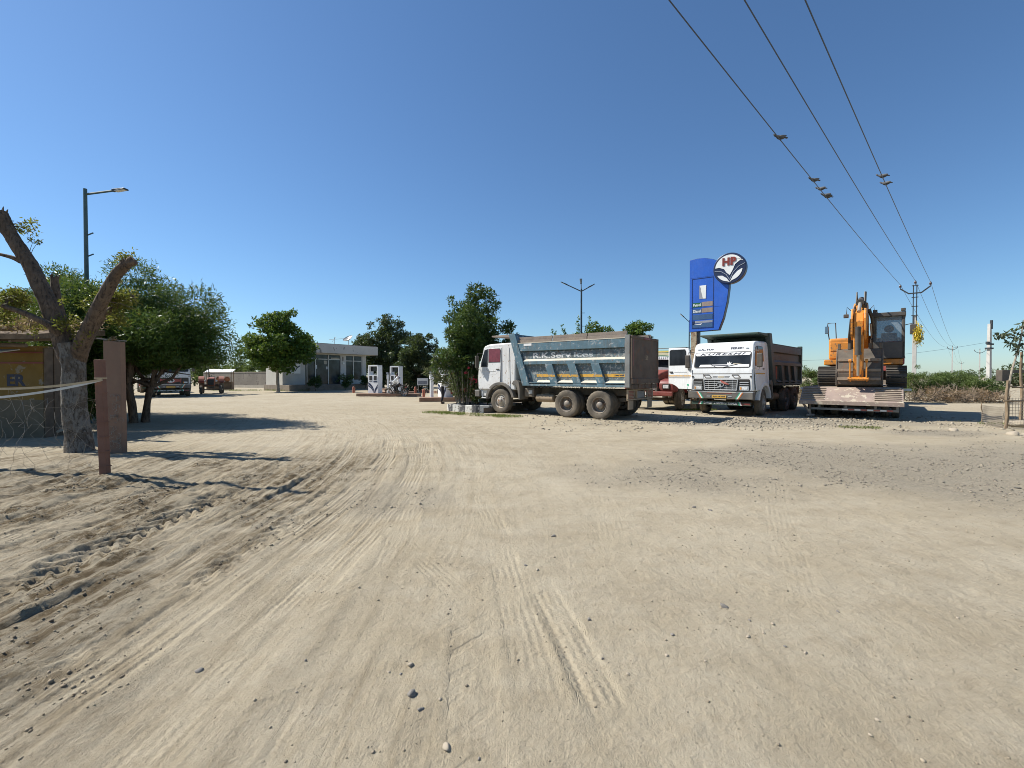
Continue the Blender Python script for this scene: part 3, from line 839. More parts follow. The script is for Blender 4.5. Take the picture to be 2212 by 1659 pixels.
def make_tree(name, label, loc, trunk_h, trunk_r, clumps, n, length, width, leafm, barkm, seed, droop=0.1, spread=0.8, shell=0.5,
              group=None, zmin=None, stems=1, cat='tree', lean=(0, 0), cut=None):
    """clumps are given relative to loc"""
    rg = np.random.default_rng(seed)
    root = thing(name, label, cat, loc, 0, group)
    mb = MB()
    cl = np.asarray(clumps)
    for s in range(stems):
        a = 2 * math.pi * s / max(stems, 1); off = 0.0 if stems == 1 else 0.22
        bx, by = off * math.cos(a), off * math.sin(a)
        top = Vector((bx * 2 + lean[0], by * 2 + lean[1], trunk_h))
        pts = [Vector((bx, by, -0.15)), Vector((bx, by, 0.1)), Vector((bx * 1.3 + lean[0] * .3 + 0.04 * rg.normal(), by * 1.3, trunk_h * 0.5)), top]
        mb.tube(pts, [trunk_r * 1.35, trunk_r * 1.1, trunk_r * 0.9, trunk_r * 0.75], 10)
        tg = cl[rg.choice(len(cl), min(len(cl), 9 if stems == 1 else 5), replace=False), :3]
        limbs(mb, top - Vector((0, 0, 0.1)), [tuple(q) for q in tg], trunk_r * 0.6, rg)
    mb.build('trunk', barkm, root, smooth=60)
    make_crown('crown', clumps, n, length, width, leafm, root, seed + 1, droop, spread, shell, zmin, cut)
    return root
# ================================================================== TRUCKS  (local axes: X right, Y forward, Z up, origin under the front axle)
def tyre_mesh(rad=0.52, w=0.14, inner=0.29, n=44):
    mb = MB()
    prof = [(inner, -w * .82), (inner + .06, -w * .95), (rad - .07, -w), (rad - .018, -w * .9), (rad, -w * .66), (rad, -w * .2), (rad - .012, -w * .14), (rad - .012, w * .14), (rad, w * .2),
            (rad, w * .66), (rad - .018, w * .9), (rad - .07, w), (inner + .06, w * .95), (inner, w * .82)]
    mb.lathe(prof, (0, 0, 0), (1, 0, 0), n, cap=False)
    out = []
    for i, p in enumerate(mb.v):
        ring, j = divmod(i, n)
        if ring in (3, 4, 9, 10) and j % 2 == 0:
            k = (math.hypot(p[1], p[2]) - 0.016) / math.hypot(p[1], p[2]); p = (p[0], p[1] * k, p[2] * k)
        out.append(p)
    mb.v = out
    return mb.mesh('tyre', smooth=50)
def rim_mesh(kind, s=1.0):
    mb = MB()
    if kind == 'rear':
        prof = [(.30, .10), (.295, .125), (.275, .12), (.262, .06), (.25, -.03), (.20, -.05), (.135, -.05), (.128, 0), (.12, .09), (.085, .12), (0, .125)]
    else:
        prof = [(.30, .10), (.295, .125), (.275, .115), (.255, .05), (.235, .045), (.20, .09), (.15, .11), (.12, .115), (.11, .17), (.08, .19), (0, .19)]
    mb.lathe([(r * s, h) for r, h in prof], (0, 0, 0), (1, 0, 0), 28, cap=False)
    for k in range(10):
        a = 2 * math.pi * k / 10
        y, z = .175 * s * math.cos(a), .175 * s * math.sin(a)
        h = -.05 if kind == 'rear' else .08
        mb.lathe([(.017, h), (.017, h + .05), (0, h + .05)], (0, y, z), (1, 0, 0), 6)
    return mb.mesh('wheel', smooth=40)
TYRE = tyre_mesh(); TYRE.materials.append(M['tyre'])
RIM_R = rim_mesh('rear'); RIM_R.materials.append(M['rim'])
RIM_F = rim_mesh('front'); RIM_F.materials.append(M['rim_white'])
def wheel(root, x, y, side, kind='rear', z=0.52, rim=None, tyre=None, steer=0.0):
    o = bpy.data.objects.new('wheel', rim or (RIM_R if kind == 'rear' else RIM_F)); COL.objects.link(o); o.parent = root
    o.location = (x, y, z - 0.012); o.rotation_euler = (random.uniform(0, 6.2), 0, (0 if side > 0 else math.pi) + steer)
    t = bpy.data.objects.new('tyre', tyre or TYRE); COL.objects.link(t); t.parent = o
    return o

F_FRONT = Frame((0, 1.26, 0), (-1, 0, 0), (0, 0, 1))
WS_L = math.hypot(0.19, 0.66)
F_WS = Frame((0, 1.236, 1.84), (-1, 0, 0), (0, -0.19, 0.66))
F_BROW = Frame((0, 1.046, 2.5), (-1, 0, 0), (0, -0.056, 0.24))
def side_frames():
    return {-1: (Frame((-1.18, 0, 1.85), (0, -1, 0), (0.0708, 0, 1)), -1), 1: (Frame((1.18, 0, 1.85), (0, 1, 0), (-0.0708, 0, 1)), 1)}
ARCH = lambda r, a0, a1, n=12: [(r * math.cos(R(a0 + (a1 - a0) * i / n)), .52 + r * math.sin(R(a0 + (a1 - a0) * i / n))) for i in range(n + 1)]
DOOR = [(1.10, 1.0), (1.15, 1.9), (.96, 2.70), (-.02, 2.73)] + ARCH(.70, 91, 44, 8)
WIN_MAIN = [(.63, 2.14), (.03, 2.14), (.03, 2.62), (.10, 2.68), (.66, 2.68)]
WIN_QTR = [(.71, 1.96), (1.06, 1.96), (1.05, 2.14), (.90, 2.62), (.74, 2.66)]
def grow_poly(p, k):
    cx = sum(a for a, b in p) / len(p); cy = sum(b for a, b in p) / len(p)
    return [(cx + (a - cx) * k[0], cy + (b - cy) * k[1]) for a, b in p]

def make_cab(root, pal, door_open=False, front=True, letters=False, curtain=None, black_grille=False):
    cw = pal['cab']
    mb = MB()
    poly = [(1.24, .97), (1.262, 1.45), (1.238, 1.84), (1.046, 2.5), (.99, 2.74), (.90, 2.83), (.70, 2.885), (.4, 2.90), (-.5, 2.92), (-.70, 2.86), (-.76, 2.66), (-.78, .97)] \
        + [(-.455, .97)] + ARCH(.64, 135.3, 44.7, 10)[1:-1] + [(.455, .97)]
    fr = Frame((-1.18, 0, 0), (0, 1, 0), (0, 0, 1))
    mb.fprism(fr, poly, 0, 2.36)
    mb.v = [(x * (1 - max(0, z - 1.85) * 0.06), y, z) for x, y, z in mb.v]
    mb.build('cab_shell', cw, root, smooth=50, bevel=0.055, seg=3)
    # floor pan and steps
    for sd, (sf, su) in side_frames().items():
        q = lambda poly: [(su * a, b - 1.85) for a, b in poly]
        qq = (lambda poly: q(poly)) if su > 0 else (lambda poly: q(poly)[::-1])
        opened = door_open and sd == 1
        if not opened:
            d = MB().fprism(sf, qq(DOOR), -0.01, 0.012).build('door', cw, root, bevel=0.006)
            for z in (1.74, 1.60):
                MB().fprism(sf, qq([(.95, z), (.25, z), (.25, z + .022), (.95, z + .022)]), 0.0, 0.022).build('crease', cw, d, bevel=0.006)
            MB().fprism(sf, qq([(.20, 1.80), (.05, 1.80), (.05, 1.845), (.20, 1.845)]), 0.0, 0.04).build('door_handle', M['black_plastic'], d, bevel=0.006)
            for nm, w in (('window', WIN_MAIN), ('window', WIN_QTR)):
                g = MB().fprism(sf, qq(grow_poly(w, (1.09, 1.09))), 0.0, 0.019).build('window_seal', M['black_trim'], d, bevel=0.004)
                MB().fprism(sf, qq(w), 0.0, 0.023).build(nm, curtain if (curtain and w is WIN_MAIN) else M['dark_glass'], d)
            if pal.get('stripe'):
                MB().fprism(sf, qq([(1.10, 1.62), (.0, 1.62), (.0, 1.66), (1.10, 1.66)]), 0.0, 0.025).build('stripe', pal['stripe'], d)
        # sleeper groove
        MB().fprism(sf, qq([(-.40, 1.05), (-.425, 1.05), (-.425, 2.72), (-.40, 2.72)]), 0.0, 0.012).build('groove_trim', M['fender_grey'] if pal.get('dark_trim') else cw, root)
        # wheel arch flare and mudguard
        x0, x1 = (1.02, 1.25)
        fl = Frame((x0 * sd, 0, 0), (0, sd, 0), (0, 0, 1))
        po = ARCH(.78, 8, 168, 14) + ARCH(.655, 168, 8, 14)
        MB().fprism(fl, [(a * sd, b) for a, b in po], 0, x1 - x0).build('wheel_arch', pal['fender'], root, smooth=40, bevel=0.012)
        mg = [(-.62, 1.22), (-.72, 1.36), (-.86, 1.40), (-.99, 1.30), (-1.04, 1.05), (-1.05, .60), (-.98, .60), (-.93, .98), (-.86, 1.16)]
        MB().fprism(fl, [(a * sd, b) for a, b in mg], -0.35, x1 - x0 - .02).build('mudguard', pal['guard'], root, smooth=40, bevel=0.01)
        # step
        s = MB()
        s.tube([(sd * 1.10, .64, .97), (sd * 1.13, .66, .62), (sd * 1.13, 1.02, .62), (sd * 1.10, 1.06, .97)], .028, 8)
        s.box(sd * 1.13 - .09, sd * 1.13 + .09, .68, 1.02, .60, .63)
        s.box(min(sd * .6, sd * 1.1), max(sd * .6, sd * 1.1), .64, 1.2, .70, .97)
        s.build('step', M['cab_white'] if pal.get('white_step') else M['chassis'], root, smooth=40, bevel=0.004)
        # mirror
        ms = MB().tube([(sd * 1.13, 1.02, 2.52), (sd * 1.33, 1.14, 2.50), (sd * 1.36, 1.15, 2.36)], .014, 6).build('mirror_arm', M['black_plastic'], root, smooth=40)
        ms = MB().tube([(sd * 1.17, 1.13, 1.86), (sd * 1.34, 1.16, 1.80), (sd * 1.36, 1.15, 1.92)], .014, 6)
        ms.build('mirror_arm', M['black_plastic'], root, smooth=40)
        MB().box(sd * 1.36 - .10, sd * 1.36 + .10, 1.10, 1.18, 1.88, 2.40).build('mirror', M['black_plastic'], root, bevel=0.03, seg=3)
    if not front: return
    # windscreen
    g = MB().fprism(F_WS, rrect(-1.07, 1.07, .015, WS_L - .012, .10), -.02, .012).build('windscreen_seal', M['black_trim'], root, bevel=0.005)
    MB().fprism(F_WS, rrect(-1.03, 1.03, .05, WS_L - .045, .08), -.02, .016).build('windscreen', M['dark_glass'], root)
    for sd in (-1, 1):
        wp = MB(); wp.bar(F_WS.p(sd * .12 - .05, .04, .03), F_WS.p(sd * .5 + .1, .16, .03), .012, .012); wp.build('wiper', M['black_trim'], root)
    if letters:
        MB().fprism(F_WS, rrect(-1.03, 1.03, WS_L - .165, WS_L - .045, .05), 0, .021).build('banner', M['ink_white'], root)
        lettering('KURESHI', F_WS, 0.0, WS_L - .105, .088, 1.72, M['ink_navy'], root, n0=.021, bold=0.03, shear=0.35, space=1.25)
        MB().fprism(F_WS, [(-.86, .055), (1.02, .055), (1.02, .155), (-.80, .155)], 0, .021).build('film', M['ink_white'], root)
        MB().fprism(F_WS, [(-.42, .09), (.25, .10), (.30, .135), (-.30, .125)], 0, .024).build('scrawl', M['ink_navy'], root)
        # things on the dashboard, seen behind the glass line: bright stickers on the pane
        MB().fprism(F_WS, [(.22, .16), (.36, .16), (.38, .24), (.33, .21), (.30, .27), (.27, .21), (.23, .24)], 0, .021).build('sticker', M['ink_white'], root)
        MB().fprism(F_WS, [(.44, .16), (.80, .16), (.62, .185), (.45, .195)], 0, .021).build('sticker', M['ply'], root)
        lettering('ALL INDIA', F_BROW, -.60, .11, .075, .50, M['ink_navy'], root, n0=.003, bold=0.02)
        lettering('PERMIT', F_BROW, .54, .125, .085, .48, M['ink_navy'], root, n0=.003, bold=0.03)
        for u in (-.94, .88):
            MB().fprism(F_BROW, ellipse(u, .12, .07, .03, 16), 0, .02).build('marker_lamp', M['lamp_glass'], root, bevel=0.004)
    # grille and lamps
    bars = M['black_plastic'] if black_grille else M['silver']
    gp = MB().fprism(F_FRONT, rrect(-1.07, 1.07, .985, 1.425, .05), -.03, .006).build('grille_panel', M['black_trim'], root, bevel=0.004)
    fm = MB()
    fm.frect(F_FRONT, -.64, .64, 1.385, 1.415, 0, .035); fm.frect(F_FRONT, -.60, .60, .995, 1.025, 0, .035)
    fm.fprism(F_FRONT, [(-.66, 1.41), (-.62, 1.41), (-.575, 1.0), (-.615, 1.0)], 0, .035); fm.fprism(F_FRONT, [(.66, 1.41), (.615, 1.0), (.575, 1.0), (.62, 1.41)], 0, .035)
    fm.build('grille_frame', bars, gp, bevel=0.006)
    for k in range(4):
        z = 1.085 + k * .078
        MB().frect(F_FRONT, -.60, .60, z - .012, z + .012, .004, .026).build('grille_bar', bars, gp, bevel=0.005)
    if not black_grille:
        for u in (-.45, -.22, 0, .22, .45): MB().frect(F_FRONT, u - .006, u + .006, 1.0, 1.40, .004, .018).build('grille_rib', bars, gp)
        em = MB()
        ring_o, ring_i = ellipse(0, 1.21, .145, .095, 24), ellipse(0, 1.21, .12, .073, 24)
        for i in range(24):
            j = (i + 1) % 24; em.fprism(F_FRONT, [ring_o[i], ring_o[j], ring_i[j], ring_i[i]], .02, .05)
        em.frect(F_FRONT, -.10, .10, 1.235, 1.25, .02, .045)
        em.fprism(F_FRONT, [(-.02, 1.235), (.02, 1.235), (.035, 1.14), (-.035, 1.14)], .02, .045)
        em.build('emblem', M['silver'], gp)
        MB().fprism(F_FRONT, ellipse(0, 1.21, .122, .075, 20), .02, .03).build('emblem_disc', M['black_trim'], gp)
    else:
        em = MB().fprism(F_FRONT, [(-.62, 1.06), (-.55, 1.06), (-.52, 1.14), (-.20, 1.07), (0, 1.0), (.20, 1.07), (.52, 1.14), (.55, 1.06), (.62, 1.06), (.62, 1.36), (.55, 1.36), (.52, 1.28), (.2, 1.35), (0, 1.41), (-.2, 1.35), (-.52, 1.28), (-.55, 1.36), (-.62, 1.36)], .01, .04).build('emblem_wings', M['red_paint'], gp)
        MB().fprism(F_FRONT, ellipse(0, 1.205, .22, .14, 24), .03, .055).build('emblem', M['ink_white'], gp)
        MB().fprism(F_FRONT, ellipse(-.09, 1.205, .075, .07, 16), .05, .06).build('emblem_disc', M['black_trim'], gp)
        MB().fprism(F_FRONT, ellipse(.09, 1.205, .075, .07, 16), .05, .06).build('emblem_disc', M['black_trim'], gp)
    for sd in (-1, 1):
        hb = MB()
        for z in (1.30, 1.215): hb.frect(F_FRONT, sd * .87 - .16, sd * .87 + .16, z - .014, z + .014, .004, .03)
        hb.build('lamp_slat', bars, gp, bevel=0.005)
        MB().fprism(F_FRONT, rrect(sd * .87 - .17, sd * .87 + .17, 1.0, 1.16, .03), .0, .028).build('headlamp_bezel', bars, gp, bevel=0.005)
        hl = MB().fprism(F_FRONT, rrect(sd * .87 - .13, sd * .87 + .13, 1.025, 1.13, .03), .0, .036).build('headlamp', M['lamp_glass'], root, bevel=0.01)
        MB().frect(F_FRONT, sd * .87 - .13, sd * .87 - .09, 1.03, 1.125, .03, .042).build('indicator', M['lamp_amber'], hl)
        MB().frect(F_FRONT, sd * 1.10 - .035, sd * 1.10 + .035, 1.50, 1.56, -.03, .03).build('side_marker', M['black_plastic'], root, bevel=0.01)
    # bumper with painted bands
    bp = MB().box(-1.22, 1.22, 1.14, 1.40, .66, .93).build('bumper', M['fender_grey'], root, bevel=0.02)
    MB().box(-1.215, 1.215, 1.20, 1.405, .925, .945).build('bumper_edge', M['silver'], bp)
    FB = Frame((0, 1.40, 0), (-1, 0, 0), (0, 0, 1))
    for sd in (-1, 1):
        for k, mm in enumerate(('orange_stripe', 'ink_white', 'green_stripe')):
            a = sd * (.84 - .045 * k)
            pl = [(a, .925), (a + .045 * sd, .925), (a - .115 * sd, .668), (a - .16 * sd, .668)]
            MB().fprism(FB, pl if sd < 0 else pl[::-1], 0, .004).build('stripe', M[mm], bp)
        MB().frect(FB, sd * .40 - .07, sd * .40 + .07, .74, .775, 0, .012).build('reflector', M['silver'], bp)
    MB().frect(FB, -.62, .62, .905, .922, 0, .008).build('tinsel', M['ledge_cream'], bp)
    MB().frect(FB, -.46, .46, .875, .904, 0, .006).build('stripe', M['maroon'], bp)
    pl = MB().frect(FB, -.27, .27, .695, .80, 0, .014).build('number_plate', M['plate_yellow'], bp, bevel=0.004)
    if letters: lettering('RJ.27.GB.0368', FB, 0, .747, .06, .46, M['ink_navy'], pl, n0=.014, bold=0.02)
    bd = MB().box(-1.12, 1.12, 1.24, 1.30, .42, .555).build('lower_board', M['body_green'], root, bevel=0.006)
    FL = Frame((0, 1.30, 0), (-1, 0, 0), (0, 0, 1))
    lettering('DARUST  o NOPEIN o  TAIMUR', FL, 0, .49, .07, 1.25, M['ink_white'], bd, n0=0, bold=0.02)
    for sd in (-1, 1):
        for k, mm in enumerate(('green_stripe', 'ink_white', 'maroon')):
            a = sd * (.70 + .05 * k)
            pl = [(a, .43), (a + .05 * sd, .43), (a + .0 * sd, .55), (a - .05 * sd, .55)]
            MB().fprism(FL, pl if sd > 0 else pl[::-1], 0, .004).build('stripe', M[mm], bd)
    MB().frect(FL, .86, 1.10, .455, .52, 0, .004).build('stripe', M['red_paint'], bd)
    br = MB()
    for x in (-.6, .6): br.box(x - .05, x + .05, 1.16, 1.24, .43, .8)
    br.build('board_bracket', M['chassis'], root)

def make_chassis(root, rear=-5.55, axles=(-3.2, -4.55), steer=0.0, tanks=True):
    c = MB()
    for x in (-.43, .43): c.box(x - .05, x + .05, rear, 1.14, .82, 1.06)
    for y in (.9, -.9, -2.3, -3.9, rear + .1): c.box(-.43, .43, y - .06, y + .06, .84, 1.04)
    c.box(-.34, .34, -.55, .95, .62, .96)                       # engine and gearbox mass
    c.tube([(0, -1.0, .72), (0, axles[-1], .58)], .06, 10)
    c.build('chassis_frame', M['chassis'], root, bevel=0.01)
    for y, nm in [(0, 'front_axle')] + [(a, 'rear_axle') for a in axles]:
        a = MB(); a.tube([(-1.0, y, .50), (-.25, y, .47), (.25, y, .47), (1.0, y, .50)], .075, 10)
        if y: a.ball((0, y, .52), (.24, .26, .24), 14, 10)
        for x in (-.5, .5): a.box(x - .045, x + .045, y - .7 if y else -.55, y + .62 if y else .55, .62, .76)
        a.build(nm, M['chassis'], root, smooth=40)
    for sd in (-1, 1):
        wheel(root, sd * 1.06, 0, sd, 'front', steer=steer)
        for y in axles:
            wheel(root, sd * 1.08, y, sd, 'rear'); wheel(root, sd * .76, y, sd, 'rear')
    if tanks:
        for sd in (-1, 1):
            b = MB().box(sd * .80 - .26, sd * .80 + .26, -1.62, -1.16, .72, 1.06).build('battery_box', M['chassis'], root, bevel=0.015)
            MB().box(sd * 1.065 - .012, sd * 1.065 + .012, -1.55, -1.38, .84, .98).build('battery_label', M['silver'], b)
            tk = MB(); tk.lathe([(0, 0), (.12, 0), (.15, .03), (.15, .79), (.12, .82), (0, .82)], (sd * .93, -2.52, .68), (0, 1, 0), 20)
            for y in (-2.35, -1.9): tk.lathe([(.156, 0), (.156, .04)], (sd * .93, y, .68), (0, 1, 0), 20, cap=False)
            tk.box(sd * .65 - .2, sd * .65 + .2, -2.2, -2.0, .80, .86)
            tk.build('air_tank', M['mud_flap'], root, smooth=40)

def make_tipper_body(root, pal, lettered=False, boards=True, rag=True):
    yf, yr = -1.22, -5.70
    sl = 0.36
    shift = lambda z: sl * (z - 1.3)
    # floor, inner walls
    core = MB().box(-1.10, 1.10, -5.62, -1.45, 1.20, 1.28).build('floor', pal['side'], root)
    for sd in (-1, 1):
        u = (0, sd, 0)
        fr = Frame((1.22 * sd, 0, 0), u, (0, 0, 1))               # n points outward
        q = lambda pts: ([(sd * a, b) for a, b in pts] if sd > 0 else [(sd * a, b) for a, b in pts][::-1])
        Q = lambda pts: q(pts) if sd > 0 else q(pts)
        par = lambda a0, a1, z0, z1: [(a0 + shift(z0), z0), (a1 + shift(z0), z0), (a1 + shift(z1), z1), (a0 + shift(z1), z1)]
        wall = MB().fprism(fr, Q([(-5.62, 1.24), (-1.5, 1.24), (-1.5 + shift(2.86), 2.86), (-5.62, 2.86)]), -.17, -.115).build('side_wall', pal['panel'], root, bevel=0.004)
        # dented upper plate carrying the sign writing
        MB().fprism(fr, Q(par(-5.60, -1.50, 2.21, 2.50)[:1] + [(-1.50 + shift(2.21), 2.21), (-1.50 + shift(2.50), 2.50), (-5.60, 2.50)]) if False else Q([(-5.57, 2.20), (-1.52 + shift(2.2), 2.20), (-1.52 + shift(2.5), 2.50), (-5.57, 2.50)]), -.115, -.085).build('upper_panel', pal['panel'], root, bevel=0.008)
        MB().fprism(fr, Q([(-5.57, 2.53), (-1.50 + shift(2.53), 2.53), (-1.50 + shift(2.84), 2.84), (-5.57, 2.84)]), -.115, -.002).build('top_rail', pal['side'], root, bevel=0.012)
        tr = MB().fprism(fr, Q([(-5.60, 2.842), (-1.50 + shift(2.84), 2.842), (-1.50 + shift(2.87), 2.868), (-5.60, 2.868)]), -.14, .006).build('rail_cap', pal['ledge'], root)
        MB().fprism(fr, Q([(-5.57, 2.0), (-1.52 + shift(2.0), 2.0), (-1.52 + shift(2.13), 2.13), (-5.57, 2.13)]), -.115, -.004).build('middle_rail', pal['side'], root, bevel=0.008)
        wd = MB(); z0, z1, ya, yb = 2.132, 2.215, -5.57, -1.52 + shift(2.15)
        wd.add([(sd * 1.215, ya, z0), (sd * 1.215, yb, z0), (sd * 1.13, yb, z1), (sd * 1.13, ya, z1), (sd * 1.13, ya, z0), (sd * 1.13, yb, z0)],
               [(0, 1, 2, 3), (0, 4, 5, 1), (1, 5, 2), (0, 3, 4), (3, 2, 5, 4)])
        wd.build('ledge', pal['ledge'], root)
        edges = [(-5.57, -4.80), (-4.47, -3.82), (-3.50, -2.82), (-2.52, -1.86)]
        for a0, a1 in edges:                                     # bays: sloping ledges, dark sill gaps
            ld = MB(); z0, z1 = 1.305, 1.385
            ld.add([(sd * 1.215, a0, z0), (sd * 1.215, a1, z0), (sd * 1.11, a1, z1), (sd * 1.11, a0, z1), (sd * 1.11, a0, z0), (sd * 1.11, a1, z0)],
                   [(0, 1, 2, 3), (0, 4, 5, 1), (1, 5, 2), (0, 3, 4), (3, 2, 5, 4)])
            ld.build('ledge', pal['ledge'], root)
            if pal.get('stripe'):
                MB().fprism(fr, Q([(a0 + .07, 1.51), (a1 + .05, 1.51), (a1 + .09, 1.62), (a0 + .09, 1.62)]), -.116, -.108).build('stripe', pal['stripe'], root)
        for k, y in enumerate((-4.80, -3.82, -2.82)):
            w = .33
            s = MB().fprism(fr, Q([(y, 1.30), (y + w, 1.30), (y + w + shift(2.0), 2.0), (y + shift(2.0), 2.0)]), -.115, -.003).build('strut', pal['strut'], root, bevel=0.008)
            if pal.get('stripe'):
                MB().fprism(fr, Q([(y + .02 + shift(1.52), 1.52), (y + w - .02 + shift(1.52), 1.52), (y + w - .02 + shift(1.6), 1.60), (y + .02 + shift(1.6), 1.60)]), -.002, .003).build('stripe', pal['stripe'], s)
            MB().fprism(fr, Q([(y, 1.23), (y + w, 1.23), (y + w, 1.30), (y, 1.30)]), -.10, -.006).build('sill_block', pal['side'], root)
        MB().fprism(fr, Q([(-5.57, 1.282), (-1.5, 1.282), (-1.5, 1.304), (-5.57, 1.304)]), -.12, .0).build('lower_rail', pal['side'], root)
        MB().fprism(fr, Q([(-5.66, 1.155), (-1.3, 1.155), (-1.3, 1.235), (-5.66, 1.235)]), -.12, .004).build('sill', pal['side'], root, bevel=0.006)
        # rear corner post and sloping front post
        MB().fprism(fr, Q([(-5.71, 1.15), (-5.53, 1.15), (-5.53, 2.95), (-5.71, 2.95)]), -.16, .012).build('corner_post', pal['post'], root, bevel=0.01)
        MB().fprism(fr, Q([(-1.53, 1.16), (-1.18, 1.16), (-1.18 + shift(3.26), 3.26), (-1.50 + shift(3.26), 3.26)]), -.16, .016).build('front_post', pal['side'], root, bevel=0.01)
        # hanging lattice of rope under the sill
        if rag:
            ch = MB()
            for y in np.arange(-5.2, -1.5, .17):
                ch.tube([(sd * 1.20, y, 1.16), (sd * 1.20, y + .085, 1.085), (sd * 1.20, y + .17, 1.16)], .007, 4)
            ch.build('rope_fringe', M['fender_grey'], root)
        # extension boards
        if boards:
            for k, (a0, a1) in enumerate(((-5.55, -4.05), (-4.02, -2.55), (-2.52, -.95))):
                for m, (z0, z1) in enumerate(((2.87, 2.985), (2.99, 3.10))):
                    b = MB().fprism(fr, Q([(a0, z0), (a1, z0), (a1 + (.06 if k == 2 else 0), z1), (a0, z1)]), -.11 - .05 * m, -.07 - .05 * m).build('board', M['board_brown'], root, bevel=0.006)
                rd = MB(); rd.bar((sd * 1.12, a0 + .04, 2.86), (sd * 1.04, a0 + .10, 3.12), .03, .03); rd.build('board_stay', M['board_brown'], root)
    # headboard and canopy
    zt = 3.24
    hb = MB(); hb.hexa([(-1.16, -1.44, 1.25), (1.16, -1.44, 1.25), (1.16, -1.36, 1.25), (-1.16, -1.36, 1.25),
                        (-1.16, -1.44 + shift(zt), zt), (1.16, -1.44 + shift(zt), zt), (1.16, -1.36 + shift(zt), zt), (-1.16, -1.36 + shift(zt), zt)])
    hb.build('headboard', pal['head'], root, bevel=0.006)
    cn = MB(); yb = -1.38 + shift(zt)
    cn.hexa([(-1.20, yb, zt - .14), (1.20, yb, zt - .14), (1.12, .52, zt - .06), (-1.12, .52, zt - .06), (-1.20, yb, zt), (1.20, yb, zt), (1.12, .52, zt - .0), (-1.12, .52, zt - .0)])
    cn.build('cab_guard', pal['guard'], root, bevel=0.012)
    # tailgate
    gt = MB().box(-1.13, 1.13, -5.77, -5.72, 1.33, 2.86).build('tailgate', pal['gate'], root, bevel=0.006)
    fm = MB(); fm.box(-1.20, 1.20, -5.80, -5.715, 2.84, 2.93); fm.box(-1.20, 1.20, -5.81, -5.715, 1.28, 1.46)
    for sd in (-1, 1): fm.box(sd * 1.16 - .05, sd * 1.16 + .05, -5.795, -5.715, 1.46, 2.84)
    fm.build('gate_frame', pal['gate'], gt, bevel=0.012)
    FG = Frame((0, -5.77, 0), (1, 0, 0), (0, 0, 1))
    MB().frect(FG, -1.10, -1.02, 1.9, 2.8, 0, .004).build('red_band', M['maroon'], gt); MB().frect(FG, -.2, .38, 2.845, 2.915, .03, .034).build('red_band', M['maroon'], gt)
    if lettered:
        lettering('59', FG, .12, 2.20, .17, .22, M['mud_flap'], gt, bold=0.02)
    ub = MB(); ub.box(-1.15, 1.15, -5.76, -5.55, 1.10, 1.26)
    for x in (-.6, 0, .6): ub.box(x - .03, x + .03, -5.79, -5.76, 1.10, 1.28)
    ub.build('rear_cross_member', pal['gate'], root, bevel=0.008)
    # rear lamp carrier
    rb = MB(); rb.box(-1.12, 1.12, -5.62, -5.55, 1.03, 1.08); rb.box(-1.12, 1.12, -5.62, -5.55, .70, .75)
    for x in (-1.10, -.62, -.36, .36, .62, 1.10): rb.box(x - .03, x + .03, -5.615, -5.555, .75, 1.03)
    rb.build('lamp_carrier', M['mud_flap'], root, bevel=0.006)
    MB().box(-.33, .33, -5.60, -5.57, .76, 1.01).build('plate_board', M['body_grey'], root, bevel=0.01)
    for sd in (-1, 1):
        gl = MB()
        for k in range(5): gl.box(min(sd * .65, sd * 1.08), max(sd * .65, sd * 1.08), -5.625, -5.60, .78 + .05 * k, .80 + .05 * k)
        gl.build('lamp_grille', M['mud_flap'], root)
        MB().box(min(sd * .65, sd * 1.08), max(sd * .65, sd * 1.08), -5.60, -5.56, .76, 1.02).build('tail_lamp', M['lamp_red'], root)
        MB().box(sd * .86 - .21, sd * .86 + .21, -5.60, -5.58, .38, .69).build('mud_flap', M['mud_flap'], root, bevel=0.004)

# ---- the blue tipper in the middle
PAL1 = dict(cab=M['cab_white'], fender=M['fender_grey'], guard=M['fender_grey'], white_step=True)
PAL1B = dict(side=M['body_blue'], panel=M['panel_blue'], strut=M['body_blue'], ledge=M['ledge_cream'], post=M['body_grey'], head=M['panel_blue'], gate=M['gate_brown'], guard=M['board_brown'], stripe=M['stripe_yellow'])
u1 = Vector((0.788, -0.616, 0))
front1 = Vector((3.15, 16.5, 0)) - u1 * 4.55
# the measured tyres stand on the left side: shift to the axle centre
left1 = Vector((-0.616, -0.788, 0))
tipper = thing('tipper_truck', 'blue steel tipper truck with white cab and brown tailgate parked beside the kerbed flower bed', 'truck', front1 - left1 * 1.1, heading(-0.788, 0.616))
make_cab(tipper, PAL1, curtain=M['maroon_curtain'])
make_chassis(tipper)
make_tipper_body(tipper, PAL1B, lettered=True)
FT = Frame((-1.22 + .085, 0, 0), (0, -1, 0), (0, 0, 1))
lettering('R.K.Serv', FT, 2.50, 2.345, .22, 1.72, M['faded_white'], tipper, bold=0.025)
lettering('ices', FT, 3.88, 2.34, .19, .80, M['faded_white2'], tipper, bold=0.02)
lettering('J.Bdy.2705', Frame((-1.22 + .108, 0, 0), (0, -1, 0), (0, 0, 1)), 5.28, 1.565, .05, .36, M['ink_navy'], tipper, bold=0.02)
MB().frect(Frame((-1.22, 0, 0), (0, -1, 0), (0, 0, 1)), 1.24, 1.62, 2.74, 2.83, .002, .006).build('tape', M['ink_white'], tipper)

